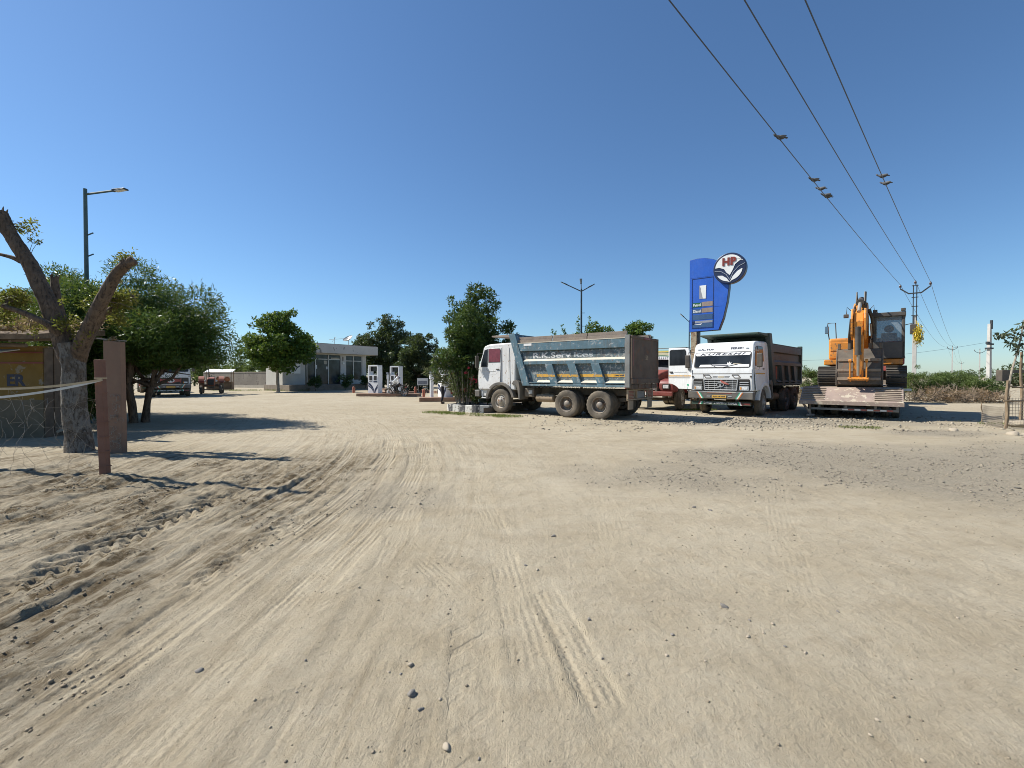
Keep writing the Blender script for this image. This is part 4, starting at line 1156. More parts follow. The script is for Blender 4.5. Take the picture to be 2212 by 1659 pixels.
# ---- the white tipper facing the camera
PAL2 = dict(cab=M['cab_white_clean'], fender=M['cab_white_clean'], guard=M['fender_grey'], stripe=M['stripe_yellow'])
M['body_slate'] = mat('body_slate', (0.055, 0.075, 0.075), 0.6, streak=0.6, var=0.25, vs=3, dust=0.05, rust=0.08, rs=5, bump=0.2, bs=5)
PAL2B = dict(side=M['body_slate'], panel=M['body_slate'], strut=M['body_slate'], ledge=M['body_slate'], post=M['body_green'], head=M['body_green'], gate=M['gate_brown'], guard=M['body_green'])
h2 = Vector((-0.70, -0.714, 0))
l2 = Vector((0.714, -0.70, 0))                                   # the truck's own left, towards the right of the picture
front2 = P(1648, 897.5) - l2 * 1.16
white_tipper = thing('tipper_truck', 'white tipper truck facing the yard with its driver door open beside the blue fuel sign', 'truck', (front2.x, front2.y, 0), heading(h2.x, h2.y))
make_cab(white_tipper, PAL2, door_open=True, letters=True)
make_chassis(white_tipper, steer=R(6))
make_tipper_body(white_tipper, PAL2B, boards=False, rag=False)
for a0, a1 in [(-5.57, -4.80), (-4.47, -3.82), (-3.50, -2.82), (-2.52, -1.86)]:
    for sd in (-1, 1):
        MB().box(sd * 1.10 - .012, sd * 1.10 + .012, a0 + .50, a1 + .02, 1.42, 1.95).build('red_panel', M['red_paint'], white_tipper)
# open driver door, hinged at the front edge of the cab
hinge = bpy.data.objects.new('door', MB().fprism(Frame((0, 0, 0), (0, 1, 0), (0, 0, 1)), [(a - 1.1, b) for a, b in DOOR], -.03, .03).mesh('door'))
hinge.data.materials.append(M['cab_white_clean']); COL.objects.link(hinge); hinge.parent = white_tipper
hinge.location = (1.22, 1.08, 0); hinge.rotation_euler = (0, 0, R(78))
bv = hinge.modifiers.new('bevel', 'BEVEL'); bv.width = .012; bv.segments = 2
FD = Frame((0, -1.1, 0), (0, 1, 0), (0, 0, 1))
for w in ([(.86, 2.02), (.06, 2.02), (.06, 2.58), (.12, 2.64), (.78, 2.64), (.83, 2.55)],):
    MB().fprism(FD, grow_poly(w, (1.07, 1.07)), -.035, .036).build('window_seal', M['black_trim'], hinge)
    MB().fprism(FD, w, -.04, .041).build('window', M['dark_glass'], hinge)
MB().frect(FD, .0, 1.08, 1.53, 1.575, .03, .034).build('stripe', M['stripe_yellow'], hinge)
MB().frect(FD, .02, 1.06, 1.46, 1.485, .03, .034).build('stripe', M['fender_grey'], hinge)
MB().frect(FD, .28, .90, 1.70, 1.72, .03, .036).build('crease', M['silver'], hinge)
MB().frect(FD, .06, .2, 1.69, 1.74, .03, .07).build('door_handle', M['black_plastic'], hinge)
MB().fprism(FD, ellipse(.95, 1.18, .05, .04, 12), .03, .033).build('flower_decal', M['green_stripe'], hinge)
MB().fprism(FD, [(.92, 1.02), (.94, 1.02), (.97, 1.16), (.955, 1.17)], .03, .033).build('flower_decal', M['green_stripe'], hinge)
for a0, a1, b0, b1 in ((-1.135, -1.127, .98, 1.80), (1.127, 1.135, .98, 1.80), (-1.12, 1.12, 1.640, 1.648), (-1.12, 1.12, 1.438, 1.444), (-.672, -.666, 1.45, 1.63), (.666, .672, 1.45, 1.63)):
    MB().frect(F_FRONT, a0, a1, b0, b1, -.04, .004).build('seam', M['chassis'], white_tipper)
# painted marks above the grille and the red cloth tied to it
for s0 in (-.66, .42):
    z = 1.47
    mk = MB()
    for a, b in (((s0, z + .12), (s0 + .22, z + .12)), ((s0, z + .12), (s0 + .10, z)), ((s0 + .10, z), (s0 + .30, z)), ((s0 + .22, z + .12), (s0 + .32, z))):
        mk.bar(F_FRONT.p(a[0], a[1], -.002), F_FRONT.p(b[0], b[1], -.002), .035, .012, (0, 1, 0))
    mk.build('painted_mark', M['fender_grey'], white_tipper)
for k, (a, b, z) in enumerate(((-.30, -.12, 1.53), (-.30, -.12, 1.49), (.14, .34, 1.53), (.14, .32, 1.49))):
    MB().frect(F_FRONT, a, b, z, z + .016, -.02, .003).build('painted_line', M['fender_grey'], white_tipper)
MB().frect(F_FRONT, -.10, .12, 1.475, 1.545, -.02, .004).build('name_sticker', M['ply'], white_tipper)
rc = MB(); rc.add([F_FRONT.p(-.02, 1.40, .05), F_FRONT.p(.10, 1.36, .055), F_FRONT.p(.33, 1.24, .06), F_FRONT.p(.34, 1.20, .055), F_FRONT.p(.20, 1.23, .075), F_FRONT.p(.06, 1.29, .06)],
                 [(0, 1, 5), (1, 2, 4, 5), (2, 3, 4)])
rc.build('red_cloth', M['red_paint'], white_tipper)

# ---- truck in the shade of the big tree on the left
p3 = P(356, 858)
h3 = Vector((0.60, -0.80, 0))
shade_truck = thing('parked_truck', 'white truck with black grille and red winged emblem in the shade of the bushy tree', 'truck', (p3.x - h3.x * 0.6, p3.y - h3.y * 0.6 + .6, 0), heading(h3.x, h3.y))
make_cab(shade_truck, dict(cab=M['cab_white'], fender=M['fender_grey'], guard=M['fender_grey']), black_grille=True)
make_chassis(shade_truck)
make_tipper_body(shade_truck, PAL2B, boards=False, rag=False)
# a second white lorry standing close behind it
p4 = P(300, 852)
shade_truck2 = thing('parked_truck', 'white truck with a red lower edge half hidden behind the sandstone pillar', 'truck', (p4.x - 1.9, p4.y + 4.4, 0), heading(.66, -.75))
make_cab(shade_truck2, dict(cab=M['cab_white'], fender=M['red_paint'], guard=M['red_paint']), front=True)
make_chassis(shade_truck2)
MB().box(-1.2, 1.2, -5.7, -1.2, 1.15, 2.9).build('cargo_box', M['cab_white'], shade_truck2, bevel=0.03)
# ================================================================== RED BONNET LORRY
M['cream_body'] = mat('cream_body', (0.60, 0.55, 0.36), 0.6, var=0.12, dust=0.2)
M['green_body'] = mat('green_body', (0.03, 0.16, 0.09), 0.55, var=0.2, dust=0.15)
M['yellow_body'] = mat('yellow_body', (0.55, 0.42, 0.07), 0.55, var=0.15, dust=0.15)
M['dusty_red'] = mat('dusty_red', (0.19, 0.02, 0.018), 0.5, var=0.2, dust=0.2, ds=2.0)
h4 = Vector((-0.655, -0.755, 0)); l4 = Vector((0.755, -0.655, 0))
fw = P(1466, 885.5) - l4 * 1.02
lorry = thing('bonnet_lorry', 'red bonneted lorry with painted cream and green crown between the two tippers', 'truck', (fw.x, fw.y, 0), heading(h4.x, h4.y))
FX = Frame((0, 0, 0), (0, 1, 0), (0, 0, 1))
hd = MB(); hd.fprism(FX, [(.98, .80), (1.02, 1.35), (.90, 1.58), (.55, 1.68), (-.40, 1.86), (-.40, .8)], -.56, .56)
hd.v = [(x * (0.82 if y > .5 else 1.0) * (1 - max(0, z - 1.4) * .35), y, z) for x, y, z in hd.v]
hd.build('bonnet', M['dusty_red'], lorry, bevel=0.07, seg=3, smooth=50)
gr = MB()
for k in range(6): gr.box(-.34, .34, 1.0, 1.035, .92 + .07 * k, .945 + .07 * k)
gr.build('grille', M['silver'], lorry)
for sd in (-1, 1):
    fr = Frame((sd * .50, 0, 0), (0, sd, 0), (0, 0, 1))
    po = [(.98, .86), (1.0, 1.22), (.88, 1.36), (.5, 1.43), (-.35, 1.40), (-.62, 1.1), (-.72, .75)] + ARCH(.60, 158, 30, 10)
    MB().fprism(fr, [(a * sd, b) for a, b in po], 0, .68).build('fender', M['maroon'], lorry, bevel=0.06, seg=3, smooth=50)
    hb = MB().box(sd * .84 - .17, sd * .84 + .17, .97, 1.03, .95, 1.20).build('headlamp_bezel', M['black_trim'], lorry, bevel=0.02)
    MB().box(sd * .84 - .13, sd * .84 + .13, 1.0, 1.045, .99, 1.15).build('headlamp', M['lamp_glass'], hb, bevel=0.02)
bm_ = MB().box(-1.18, 1.18, 1.02, 1.16, .66, .86).build('bumper', M['dusty_red'], lorry, bevel=0.03)
MB().box(-.16, .16, 1.155, 1.17, .69, .83).build('number_plate', M['ink_white'], bm_)
# cowl, screen and arched crown
MB().box(-1.12, 1.12, -.75, -.40, .85, 1.80).build('cowl', M['dusty_red'], lorry, bevel=0.05)
FC = Frame((0, -.42, 0), (-1, 0, 0), (0, 0, 1))
MB().fprism(FC, [(-1.08, 1.78)] + [(-1.08 * math.cos(math.pi * i / 16), 1.80 + .52 * math.sin(math.pi * i / 16) ** .7) for i in range(17)] + [(1.08, 1.78)], -.3, -.02).build('windscreen', M['dark_glass'], lorry)
vs = MB()
vs.fprism(FC, [(-.95, 1.80), (-.55, 1.92), (0, 1.97), (.55, 1.92), (.95, 1.80)], .0, .05); vs.build('sun_film', M['silver'], lorry)
for k, (r0, r1, mm) in enumerate(((.53, .61, 'ink_white'), (.612, .68, 'ink_white'), (.682, .73, 'green_body'), (.732, .86, 'cream_body'))):
    b = MB(); n = 18
    for i in range(n):
        t0, t1 = math.pi * i / n, math.pi * (i + 1) / n
        e = lambda r, t: (-(1.08 + (r - .53) * .35) * math.cos(t), 1.80 + r * math.sin(t) ** .7)
        b.fprism(FC, [e(r0, t0), e(r1, t0), e(r1, t1), e(r0, t1)], -.02 - .01 * k, .10 - .02 * k)
    cr = b.build('crown_band', M[mm], lorry)
    if k < 2:
        dt = MB()
        for i in range(34):
            t0 = math.pi * (i + .5) / 34; c = e((r0 + r1) / 2, t0)
            dt.frect(FC, c[0] - .018, c[0] + .018, c[1] - .014, c[1] + .014, .09 - .02 * k, .106 - .02 * k)
        dt.build('crown_dots', M['ink_navy'], cr)
MB().fprism(FC, [(-1.19, 1.75), (-1.19, 2.74), (1.19, 2.74), (1.19, 1.75)], -.40, -.06).build('crown_board', M['cream_body'], lorry, bevel=0.01)
MB().frect(FC, -1.19, 1.19, 2.60, 2.66, -.06, -.04).build('stripe', M['green_body'], lorry); MB().frect(FC, -1.19, 1.19, 2.68, 2.73, -.06, -.035).build('stripe', M['yellow_body'], lorry)
bd = MB().box(-1.2, 1.2, -5.6, -.83, 1.05, 2.78).build('cargo_body', M['green_body'], lorry, bevel=0.02)
for sd in (-1, 1):
    for k in range(5):
        MB().box(sd * 1.2 - .02, sd * 1.2 + .02, -5.55, -.86, 1.15 + k * .33, 1.33 + k * .33).build('side_plank', M['yellow_body'] if k % 2 else M['green_body'], bd)
rl = MB()
for x in (-1.15, 1.15): rl.tube([(x, -.5, 2.74), (x, -.5, 2.86), (x, -5.5, 2.86)], .018, 6)
rl.tube([(-1.15, -.5, 2.86), (1.15, -.5, 2.86)], .018, 6); rl.build('roof_rail', M['black_plastic'], lorry)
make_chassis(lorry, axles=(-3.9,), tanks=False, steer=R(8))

# ================================================================== LOW-BED TRAILER
M['deck_steel'] = mat('deck_steel', (0.19, 0.155, 0.125), 0.8, var=0.25, vs=3, dust=0.5, ds=1.6, rust=0.15, bump=0.3, bs=12)
M['ramp_steel'] = mat('ramp_steel', (0.24, 0.18, 0.16), 0.85, var=0.2, vs=3, dust=0.4, ds=1.8, chip=(0.42, 0.37, 0.29), chip_amt=0.2, chs=5, bump=0.3, bs=10)
M['digger'] = mat('digger', (0.62, 0.215, 0.008), 0.42, var=0.2, vs=3, dust=0.2, ds=2.4, chip=(0.16, 0.09, 0.04), chip_amt=0.16, chs=10)
M['digger_grey'] = mat('digger_grey', (0.04, 0.04, 0.042), 0.55, var=0.25, dust=0.2)
M['bucket_steel'] = mat('bucket_steel', (0.06, 0.052, 0.045), 0.7, metal=0.2, var=0.35, vs=3, dust=0.28, rust=0.25, bump=0.2, bs=12)
M['track_steel'] = mat('track_steel', (0.05, 0.047, 0.045), 0.6, metal=0.3, var=0.3, dust=0.22)
M['rod_steel'] = mat('rod_steel', (0.45, 0.42, 0.36), 0.35, metal=0.6, var=0.2, dust=0.25)
te = Vector((0.773, -0.635, 0)); tf = Vector((0.635, 0.773, 0))
tc = Vector((12.52, 17.12, 0))
trailer = thing('low_bed_trailer', 'dusty steel low-bed trailer with sloping tail carrying the orange excavator', 'trailer', tc, heading(tf.x, tf.y))
dk = MB().box(-1.5, 1.5, 0, 9.2, .98, 1.13).build('deck', M['deck_steel'], trailer, bevel=0.01)
for k in range(14): MB().box(-1.42, 1.42, .05 + k * .65, .05 + k * .65 + .62, 1.13, 1.142).build('deck_plate', M['deck_steel'], dk)
bt = MB(); bt.hexa([(-1.5, -.78, .56), (1.5, -.78, .56), (1.5, -.012, .98), (-1.5, -.012, .98), (-1.5, -.80, .63), (1.5, -.80, .63), (1.5, -.012, 1.135), (-1.5, -.012, 1.135)])
bt = bt.build('beaver_tail', M['ramp_steel'], trailer, bevel=0.008)
FRp = Frame((0, -.80, .63), (1, 0, 0), (0, .788, .505))
for x0 in (-1.46, .72):
    for k in range(7): MB().frect(FRp, x0, x0 + .72, .10 + k * .115, .135 + k * .115, .0, .035).build('ramp_rib', M['deck_steel'], bt)
MB().box(-1.52, 1.52, -.83, -.795, .50, .64).build('tail_edge', M['ramp_steel'], trailer, bevel=0.006)
bp_ = MB(); bp_.box(-1.15, 1.38, -.62, -.54, .30, .38)
for x in (-.9, -.1, .75, 1.34): bp_.box(x - .035, x + .035, -.60, -.55, .38, .62)
bp_ = bp_.build('rear_bumper', M['body_grey'], trailer, bevel=0.006)
for k in range(8):
    MB().box(-.2 + k * .18, -.2 + k * .18 + .17, -.626, -.62, .315, .365).build('reflective_strip', M['red_paint'] if k % 2 else M['ink_white'], bp_)
lg = MB(); lg.bar((-1.44, -.60, .56), (-1.18, -.5, .12), .07, .07); lg.bar((-1.2, -.55, .56), (-1.2, -.5, .12), .06, .06); lg.box(-1.30, -1.05, -.6, -.4, .06, .12)
lg.build('support_leg', M['ramp_steel'], trailer)
for sd in (-1, 1):
    MB().box(sd * 1.5 - .04, sd * 1.5 + .04, .05, 9.0, .78, .98).build('side_rail', M['deck_steel'], trailer, bevel=0.008)
    MB().box(sd * 1.62 - .12, sd * 1.62 + .12, 1.2, 1.35, 1.0, 1.08).build('outrigger', M['silver'], trailer)
cr = MB()
for x in (-.5, .5): cr.box(x - .08, x + .08, .1, 9.0, .62, .98)
for y in (1.1, 2.2, 3.3): cr.tube([(-1.2, y, .43), (1.2, y, .43)], .07, 8)
cr.build('trailer_frame', M['chassis'], trailer)
TY_S = tyre_mesh(0.43, 0.12, 0.24, 36); TY_S.materials.append(M['tyre'])
RM_S = rim_mesh('rear', 0.8); RM_S.materials.append(M['rim'])
for y in (1.1, 2.2, 3.3):
    for x, sd in ((-1.3, -1), (-1.0, -1), (-.55, -1), (.55, 1), (1.0, 1), (1.3, 1)):
        wheel(trailer, x, y, sd, z=.43, rim=RM_S, tyre=TY_S)
# prime mover that pulls it
pm = tc + tf * 12.2
mover = thing('prime_mover', 'red haulage truck hidden in front of the excavator trailer', 'truck', pm, heading(tf.x, tf.y))
make_cab(mover, dict(cab=M['red_paint'], fender=M['fender_grey'], guard=M['fender_grey']), front=True)
make_chassis(mover, rear=-4.2, axles=(-2.6, -3.9), tanks=False)
gn = MB(); gn.box(-1.3, 1.3, 9.2, 9.5, .98, 1.55); gn.box(-.7, .7, 9.3, 11.0, 1.22, 1.42)
gn.build('gooseneck', M['deck_steel'], trailer, bevel=0.01)

# ================================================================== EXCAVATOR  (local Y points to the camera side, cab on its own left)
ex_o = tc + te * .24 + tf * 2.72
ex = thing('excavator', 'orange and black crawler excavator loaded on the low-bed trailer with its bucket curled in', 'excavator', (ex_o.x, ex_o.y, 1.142), heading(-tf.x, -tf.y))
def stadium(L, r, n=10):
    return [(L / 2 + r * math.cos(R(-90 + 180 * i / n)), r + r * math.sin(R(-90 + 180 * i / n))) for i in range(n + 1)] + \
           [(-L / 2 + r * math.cos(R(90 + 180 * i / n)), r + r * math.sin(R(90 + 180 * i / n))) for i in range(n + 1)]
shoe_me = MB().box(-.30, .30, -.075, .075, -.018, .018).box(-.30, .30, -.075, -.05, .015, .055).box(-.30, .30, .02, .04, .015, .045).mesh('track_shoe')
shoe_me.materials.append(M['track_steel'])
for sd in (-1, 1):
    fr = Frame((sd * 1.065 - .16, 0, .05), (0, 1, 0), (0, 0, 1))
    tr = MB().fprism(fr, stadium(2.9, .33), 0, .32).build('track', M['digger_grey'], ex, bevel=0.01)
    fi = MB()
    for k in range(7): fi.lathe([(.10, -.2), (.12, -.2), (.12, .2), (.10, .2)], (sd * 1.065, -1.2 + .4 * k, .14), (1, 0, 0), 14)
    for y in (-1.45, 1.45): fi.lathe([(.05, -.19), (.26, -.17), (.28, 0), (.26, .17), (.05, .19)], (sd * 1.065, y, .38), (1, 0, 0), 18)
    fi.build('roller_set', M['track_steel'], tr)
    L, r = 2.9, .36
    per = 2 * L + 2 * math.pi * r; n = 48
    for k in range(n):
        s = per * k / n
        if s < L: y, z, a = -L / 2 + s, 0, math.pi
        elif s < L + math.pi * r:
            t = (s - L) / r; y, z, a = L / 2 + r * math.sin(t), r - r * math.cos(t), math.pi + t
        elif s < 2 * L + math.pi * r: y, z, a = L / 2 - (s - L - math.pi * r), 2 * r, 0
        else:
            t = (s - 2 * L - math.pi * r) / r; y, z, a = -L / 2 - r * math.sin(t), r + r * math.cos(t), t
        o = bpy.data.objects.new('track_shoe', shoe_me); COL.objects.link(o); o.parent = tr
        o.location = (sd * 1.065, y, z + .02); o.rotation_euler = (a, 0, 0)
uc = MB(); uc.box(-.9, .9, -.5, .5, .25, .62); uc.lathe([(.6, .62), (.6, .84)], n=28); uc.build('undercarriage', M['digger_grey'], ex, bevel=0.02)
MB().box(-1.25, 1.2, -2.0, 1.35, .84, 1.06).build('platform', M['digger'], ex, bevel=0.03)
MB().fprism(Frame((0, 0, 0), (0, 1, 0), (0, 0, 1)), [(-2.0, .84), (-2.6, 1.0), (-2.75, 1.5), (-2.6, 1.95), (-1.8, 2.0), (-1.8, .84)], -1.3, 1.25).build('counterweight', M['digger_grey'], ex, bevel=0.06, seg=3)
hd = MB().box(.32, 1.06, -1.8, 1.15, 1.06, 1.92).build('side_hood', M['digger'], ex, bevel=0.08, seg=3)
MB().box(.38, 1.0, 1.13, 1.165, 1.40, 1.75).build('hood_panel', M['digger'], hd, bevel=0.02)
MB().box(.36, 1.02, 1.145, 1.18, 1.10, 1.34).build('tool_box', M['digger'], hd, bevel=0.02)
MB().box(-1.2, .32, -1.8, -.2, 1.06, 1.95).build('engine_cover', M['digger'], ex, bevel=0.06, seg=3)
MB().tube([(-.40, .5, 1.1), (-.42, 1.3, 1.9), (-.34, 1.7, 2.6), (-.25, 1.9, 2.9)], .06, 8).build('hose_bundle', M['black_plastic'], ex, smooth=40)
MB().tube([(.40, .6, 1.1), (.38, 1.35, 1.9), (.30, 1.75, 2.6)], .045, 8).build('hose_bundle', M['black_plastic'], ex, smooth=40)
MB().box(-.34, -.05, .75, .80, 1.5, 2.0).build('guard_plate', M['digger'], ex, bevel=0.01)
MB().box(-.30, .30, -.2, .75, 1.06, 1.75).build('boom_tower', M['digger'], ex, bevel=0.03)
MB().box(-1.30, -1.255, -1.7, 1.3, .86, 1.95).build('side_door', M['red_paint'], ex, bevel=0.015)
ml = MB(); ml.tube([(1.05, 1.0, 1.86), (1.12, 1.1, 2.35), (1.10, 1.1, 2.55), (.85, 1.05, 2.55), (.82, 1.0, 1.88)], .02, 6); ml.build('handrail', M['black_plastic'], ex, smooth=40)
MB().box(1.06, 1.20, 1.09, 1.13, 2.12, 2.42).build('mirror', M['mirror_glass'], ex, bevel=0.02)
# cab: posts, roof, panes with a clear view through
cb = MB()
x0, x1, y0, y1, z0, z1 = -1.30, -.36, -.15, 1.42, 1.08, 2.80
for x in (x0, x1 - .09): 
    for ya, yb in ((y1 - .09, y1), (y0, y0 + .10)): cb.box(x, x + .09, ya, yb, z0, z1)
cb.box(x0, x1, y0, y1, z0, z0 + .12); cb.box(x0 - .02, x1 + .02, y0, y1 + .06, z1 - .16, z1)
cb.box(x0, x1, y1 - .06, y1, z0 + .12, z0 + .62); cb.box(x0, x1, y0, y0 + .05, z0, z0 + .7); cb.box(x1 - .05, x1, y0, y1, z0, z0 + .55); cb.box(x0, x0 + .05, y0, y1, z0, z0 + .45)
cabo = cb.build('cab_frame', M['digger_grey'], ex, bevel=0.02)
tg = NT('clear_glass'); tg.b.inputs['Base Color'].default_value = (.75, .82, .86, 1); tg.b.inputs['Roughness'].default_value = .05
gb = tg.new('ShaderNodeBsdfTransparent'); gb.inputs[0].default_value = (.62, .68, .72, 1)
mx = tg.new('ShaderNodeMixShader'); mx.inputs[0].default_value = .82; tg.l(tg.b.outputs[0], mx.inputs[1]); tg.l(gb.outputs[0], mx.inputs[2]); tg.l(mx.outputs[0], tg.out.inputs[0])
M['clear_glass'] = tg.m
MB().box(x0 + .09, x1 - .09, y1 - .045, y1 - .035, z0 + .62, z1 - .16).build('front_pane', M['clear_glass'], cabo)
MB().box(x0 + .09, x1 - .09, y0 + .03, y0 + .04, z0 + .7, z1 - .16).build('rear_pane', M['clear_glass'], cabo)
MB().box(x0 + .02, x0 + .03, y0 + .1, y1 - .09, z0 + .45, z1 - .16).build('side_pane', M['clear_glass'], cabo); MB().box(x1 - .03, x1 - .02, y0 + .1, y1 - .09, z0 + .55, z1 - .16).build('side_pane', M['clear_glass'], cabo)
MB().box(x0 + .1, x1 - .1, y1 - .065, y1 - .02, z0 + .60, z0 + .625).build('red_strip', M['red_paint'], cabo)
st = MB(); st.box(-1.08, -.58, .1, .65, 1.45, 1.58); st.box(-1.08, -.58, .02, .16, 1.55, 2.12); st.ball((-.83, .09, 2.28), (.17, .07, .15), 12, 8); st.build('seat', M['digger_grey'], ex, bevel=0.04, smooth=50)
for x in (x0 + .06, x1 - .06): MB().box(x - .07, x + .07, y1 - .02, y1 + .08, z1 + .01, z1 + .12).build('work_lamp', M['black_plastic'], ex, bevel=0.015)
# side mirror with golden tinsel garland
ma = MB(); ma.tube([(x0, y1 - .1, 2.3), (x0 - .18, y1 + .02, 2.34), (x0 - .22, y1 + .05, 2.2)], .015, 6); ma.build('mirror_arm', M['black_plastic'], ex)
MB().box(x0 - .33, x0 - .13, y1 + .02, y1 + .08, 1.93, 2.30).build('mirror', M['black_plastic'], ex, bevel=0.02)
rg = np.random.default_rng(5)
v, f, tn = leaves(rg.normal(size=(900, 3)) * np.array([.06, .06, .15]) + np.array([0, 0, 0]), np.array([[0, 0, -1.0]]).repeat(900, 0), .10, .025, rg, .2, .5)
M['tinsel'] = leaf_mat('tinsel', (0.35, 0.25, 0.02), (0.75, 0.58, 0.08), None, 0.25, 0.1)
gl = link('garland', np_mesh('garland', v, f, {'tone': tn}), M['tinsel'])
q = ex.matrix_basis @ Vector((x0 - .36, y1 + .08, 1.92)); gl.location = q
tag(gl, 'golden tinsel garland hanging from the excavator mirror', 'garland')
# boom, arm, bucket
FBm = Frame((0, 0, 0), (0, 1, 0), (0, 0, 1))
boom = [(.05, 1.15), (.35, .95), (.95, 1.65), (1.5, 2.40), (2.1, 2.40), (2.98, 1.80), (3.12, 2.02), (2.55, 2.72), (1.80, 3.18), (1.25, 3.12), (.6, 2.2)]
MB().fprism(FBm, boom, -.22, .22).build('boom', M['digger'], ex, bevel=0.03)
for sd in (-1, 1):
    c = MB(); c.tube([(sd * .34, .75, 1.1), (sd * .34, 1.25, 1.85)], .075, 12); c.build('boom_cylinder', M['digger_grey'], ex, smooth=40)
    c = MB(); c.tube([(sd * .34, 1.2, 1.78), (sd * .30, 1.6, 2.4)], .042, 10); c.build('boom_rod', M['rod_steel'], ex, smooth=40)
    MB().box(sd * .44 - .08, sd * .44 + .08, 2.0, 2.12, 2.62, 2.76).build('work_lamp', M['black_plastic'], ex, bevel=0.02)
arm = [(2.98, 2.60), (3.16, 2.68), (3.32, 2.35), (3.26, 1.6), (3.08, .30), (2.88, .30), (2.88, 1.4), (2.86, 2.1)]
MB().fprism(FBm, arm, -.15, .15).build('arm', M['digger'], ex, bevel=0.03)
for sd in (-1, 1):
    MB().fprism(FBm, [(2.94, 2.50), (3.0, 2.78), (3.20, 2.82), (3.38, 2.45), (3.34, 1.9), (3.1, 1.7), (2.9, 1.8)], sd * .19 - .03, sd * .19 + .03).build('arm_bracket', M['digger'], ex, bevel=0.01)
c = MB(); c.tube([(-.0, 1.45, 3.36), (-.0, 2.40, 3.13)], .105, 14); c.lathe([(.125, 0), (.125, .1)], (-.0, 2.35, 3.14), (0, .97, -.23), 14); c.box(-.07, .07, 1.35, 1.55, 3.1, 3.42); c.build('arm_cylinder', M['digger_grey'], ex, smooth=40)
c = MB(); c.tube([(-.0, 2.35, 3.14), (-.0, 3.08, 2.72)], .058, 10); c.build('arm_rod', M['rod_steel'], ex, smooth=40)
c = MB(); c.tube([(.0, 3.44, 2.15), (.0, 3.30, 1.2)], .085, 14); c.lathe([(.10, 0), (.10, .09)], (0, 3.305, 1.25), (0, -.12, -1), 14); c.build('bucket_cylinder', M['digger_grey'], ex, smooth=40)
c = MB(); c.tube([(.0, 3.30, 1.2), (.0, 3.16, .42)], .045, 10); c.build('bucket_rod', M['rod_steel'], ex, smooth=40)
for sd in (-1, 1):
    c = MB(); c.bar((sd * .24, 3.14, .95), (sd * .24, 3.16, .26), .045, .10); c.bar((sd * .24, 3.16, .34), (sd * .24, 2.78, .24), .045, .10)
    c.lathe([(.07, -.04), (.07, .04)], (sd * .24, 3.14, .95), (1, 0, 0), 12); c.build('bucket_link', M['digger'], ex, bevel=0.008)
pn = MB(); pn.tube([(-.3, 3.16, .30), (.3, 3.16, .30)], .06, 10); pn.tube([(-.3, 2.9, .30), (.3, 2.9, .30)], .055, 10); pn.build('link_pin', M['digger'], ex)
bk = MB(); FK = Frame((0, 0, 0), (0, 1, 0), (0, 0, 1))
outer = [(2.74, .10), (2.76, .50), (2.62, .95), (2.42, 1.38), (2.36, 1.42), (2.50, .95), (2.58, .5), (2.40, .20), (2.1, .06), (1.75, .10), (1.72, .02), (2.2, .0), (2.55, .02)]
bk.fprism(FK, outer, -.66, .66)
bo = bk.build('bucket', M['bucket_steel'], ex, bevel=0.01)
for sd in (-1, 1): MB().fprism(FK, [(2.76, .06), (2.78, .52), (2.64, .97), (2.40, 1.44), (2.15, 1.2), (1.72, .04), (2.2, -.0)], sd * .675 - .02, sd * .675 + .02).build('bucket_side', M['bucket_steel'], bo, bevel=0.005)
for z_, y_ in ((.30, 2.77), (.62, 2.74), (1.0, 2.63)): MB().box(-.64, .64, y_ - .03, y_ + .03, z_ - .05, z_ + .05).build('wear_strip', M['deck_steel'], bo, bevel=0.008)
for k in range(5): MB().box(-.62 + k * .31 - .045, -.62 + k * .31 + .045, 2.33, 2.41, 1.40, 1.62).build('bucket_tooth', M['bucket_steel'], bo, bevel=0.01)
ho = MB()
for sd in (-1, 1):
    ho.tube([(sd * .12, 1.3, 3.1), (sd * .14, 1.6, 3.62), (sd * .12, 1.9, 3.58), (sd * .13, 2.2, 3.05)], .024, 6); ho.tube([(sd * .17, 1.6, 3.2), (sd * .18, 2.3, 2.95), (sd * .17, 2.9, 2.45), (sd * .13, 3.3, 2.2)], .02, 6)
    ho.tube([(sd * .22, 2.2, 2.8), (sd * .40, 2.3, 3.0), (sd * .42, 2.2, 2.75)], .014, 6)
ho.build('hoses', M['black_plastic'], ex, smooth=40)

# ================================================================== TRACTOR
M['tractor_red'] = mat('tractor_red', (0.24, 0.045, 0.016), 0.5, var=0.15, dust=0.25)
p5 = P(440, 851)
h5 = Vector((0.52, -0.854, 0))
tr = thing('tractor', 'old orange-red farm tractor parked next to the shaded truck', 'tractor', (p5.x, p5.y + 1.0, 0), heading(h5.x, h5.y))
MB().fprism(FX, [(.65, .72), (.68, 1.22), (.58, 1.36), (-.8, 1.44), (-.8, .72)], -.28, .28).build('bonnet', M['tractor_red'], tr, bevel=0.06, seg=3)
MB().box(-.22, .22, .64, .70, .76, 1.26).build('grille', M['black_trim'], tr, bevel=0.02)
MB().box(-.24, .24, -1.6, .5, .48, .72).build('engine', M['chassis'], tr, bevel=0.02)
for sd in (-1, 1):
    wheel(tr, sd * .72, .35, sd, 'front', z=.36, rim=RIM_F)
for o in [c for c in tr.children if c.name.startswith('wheel')]:
    o.scale = (.75, .69, .69)
TY_T = tyre_mesh(0.68, 0.19, 0.36, 30); TY_T.materials.append(M['tyre']); RM_T = rim_mesh('rear', 1.2); RM_T.materials.append(M['tractor_red'])
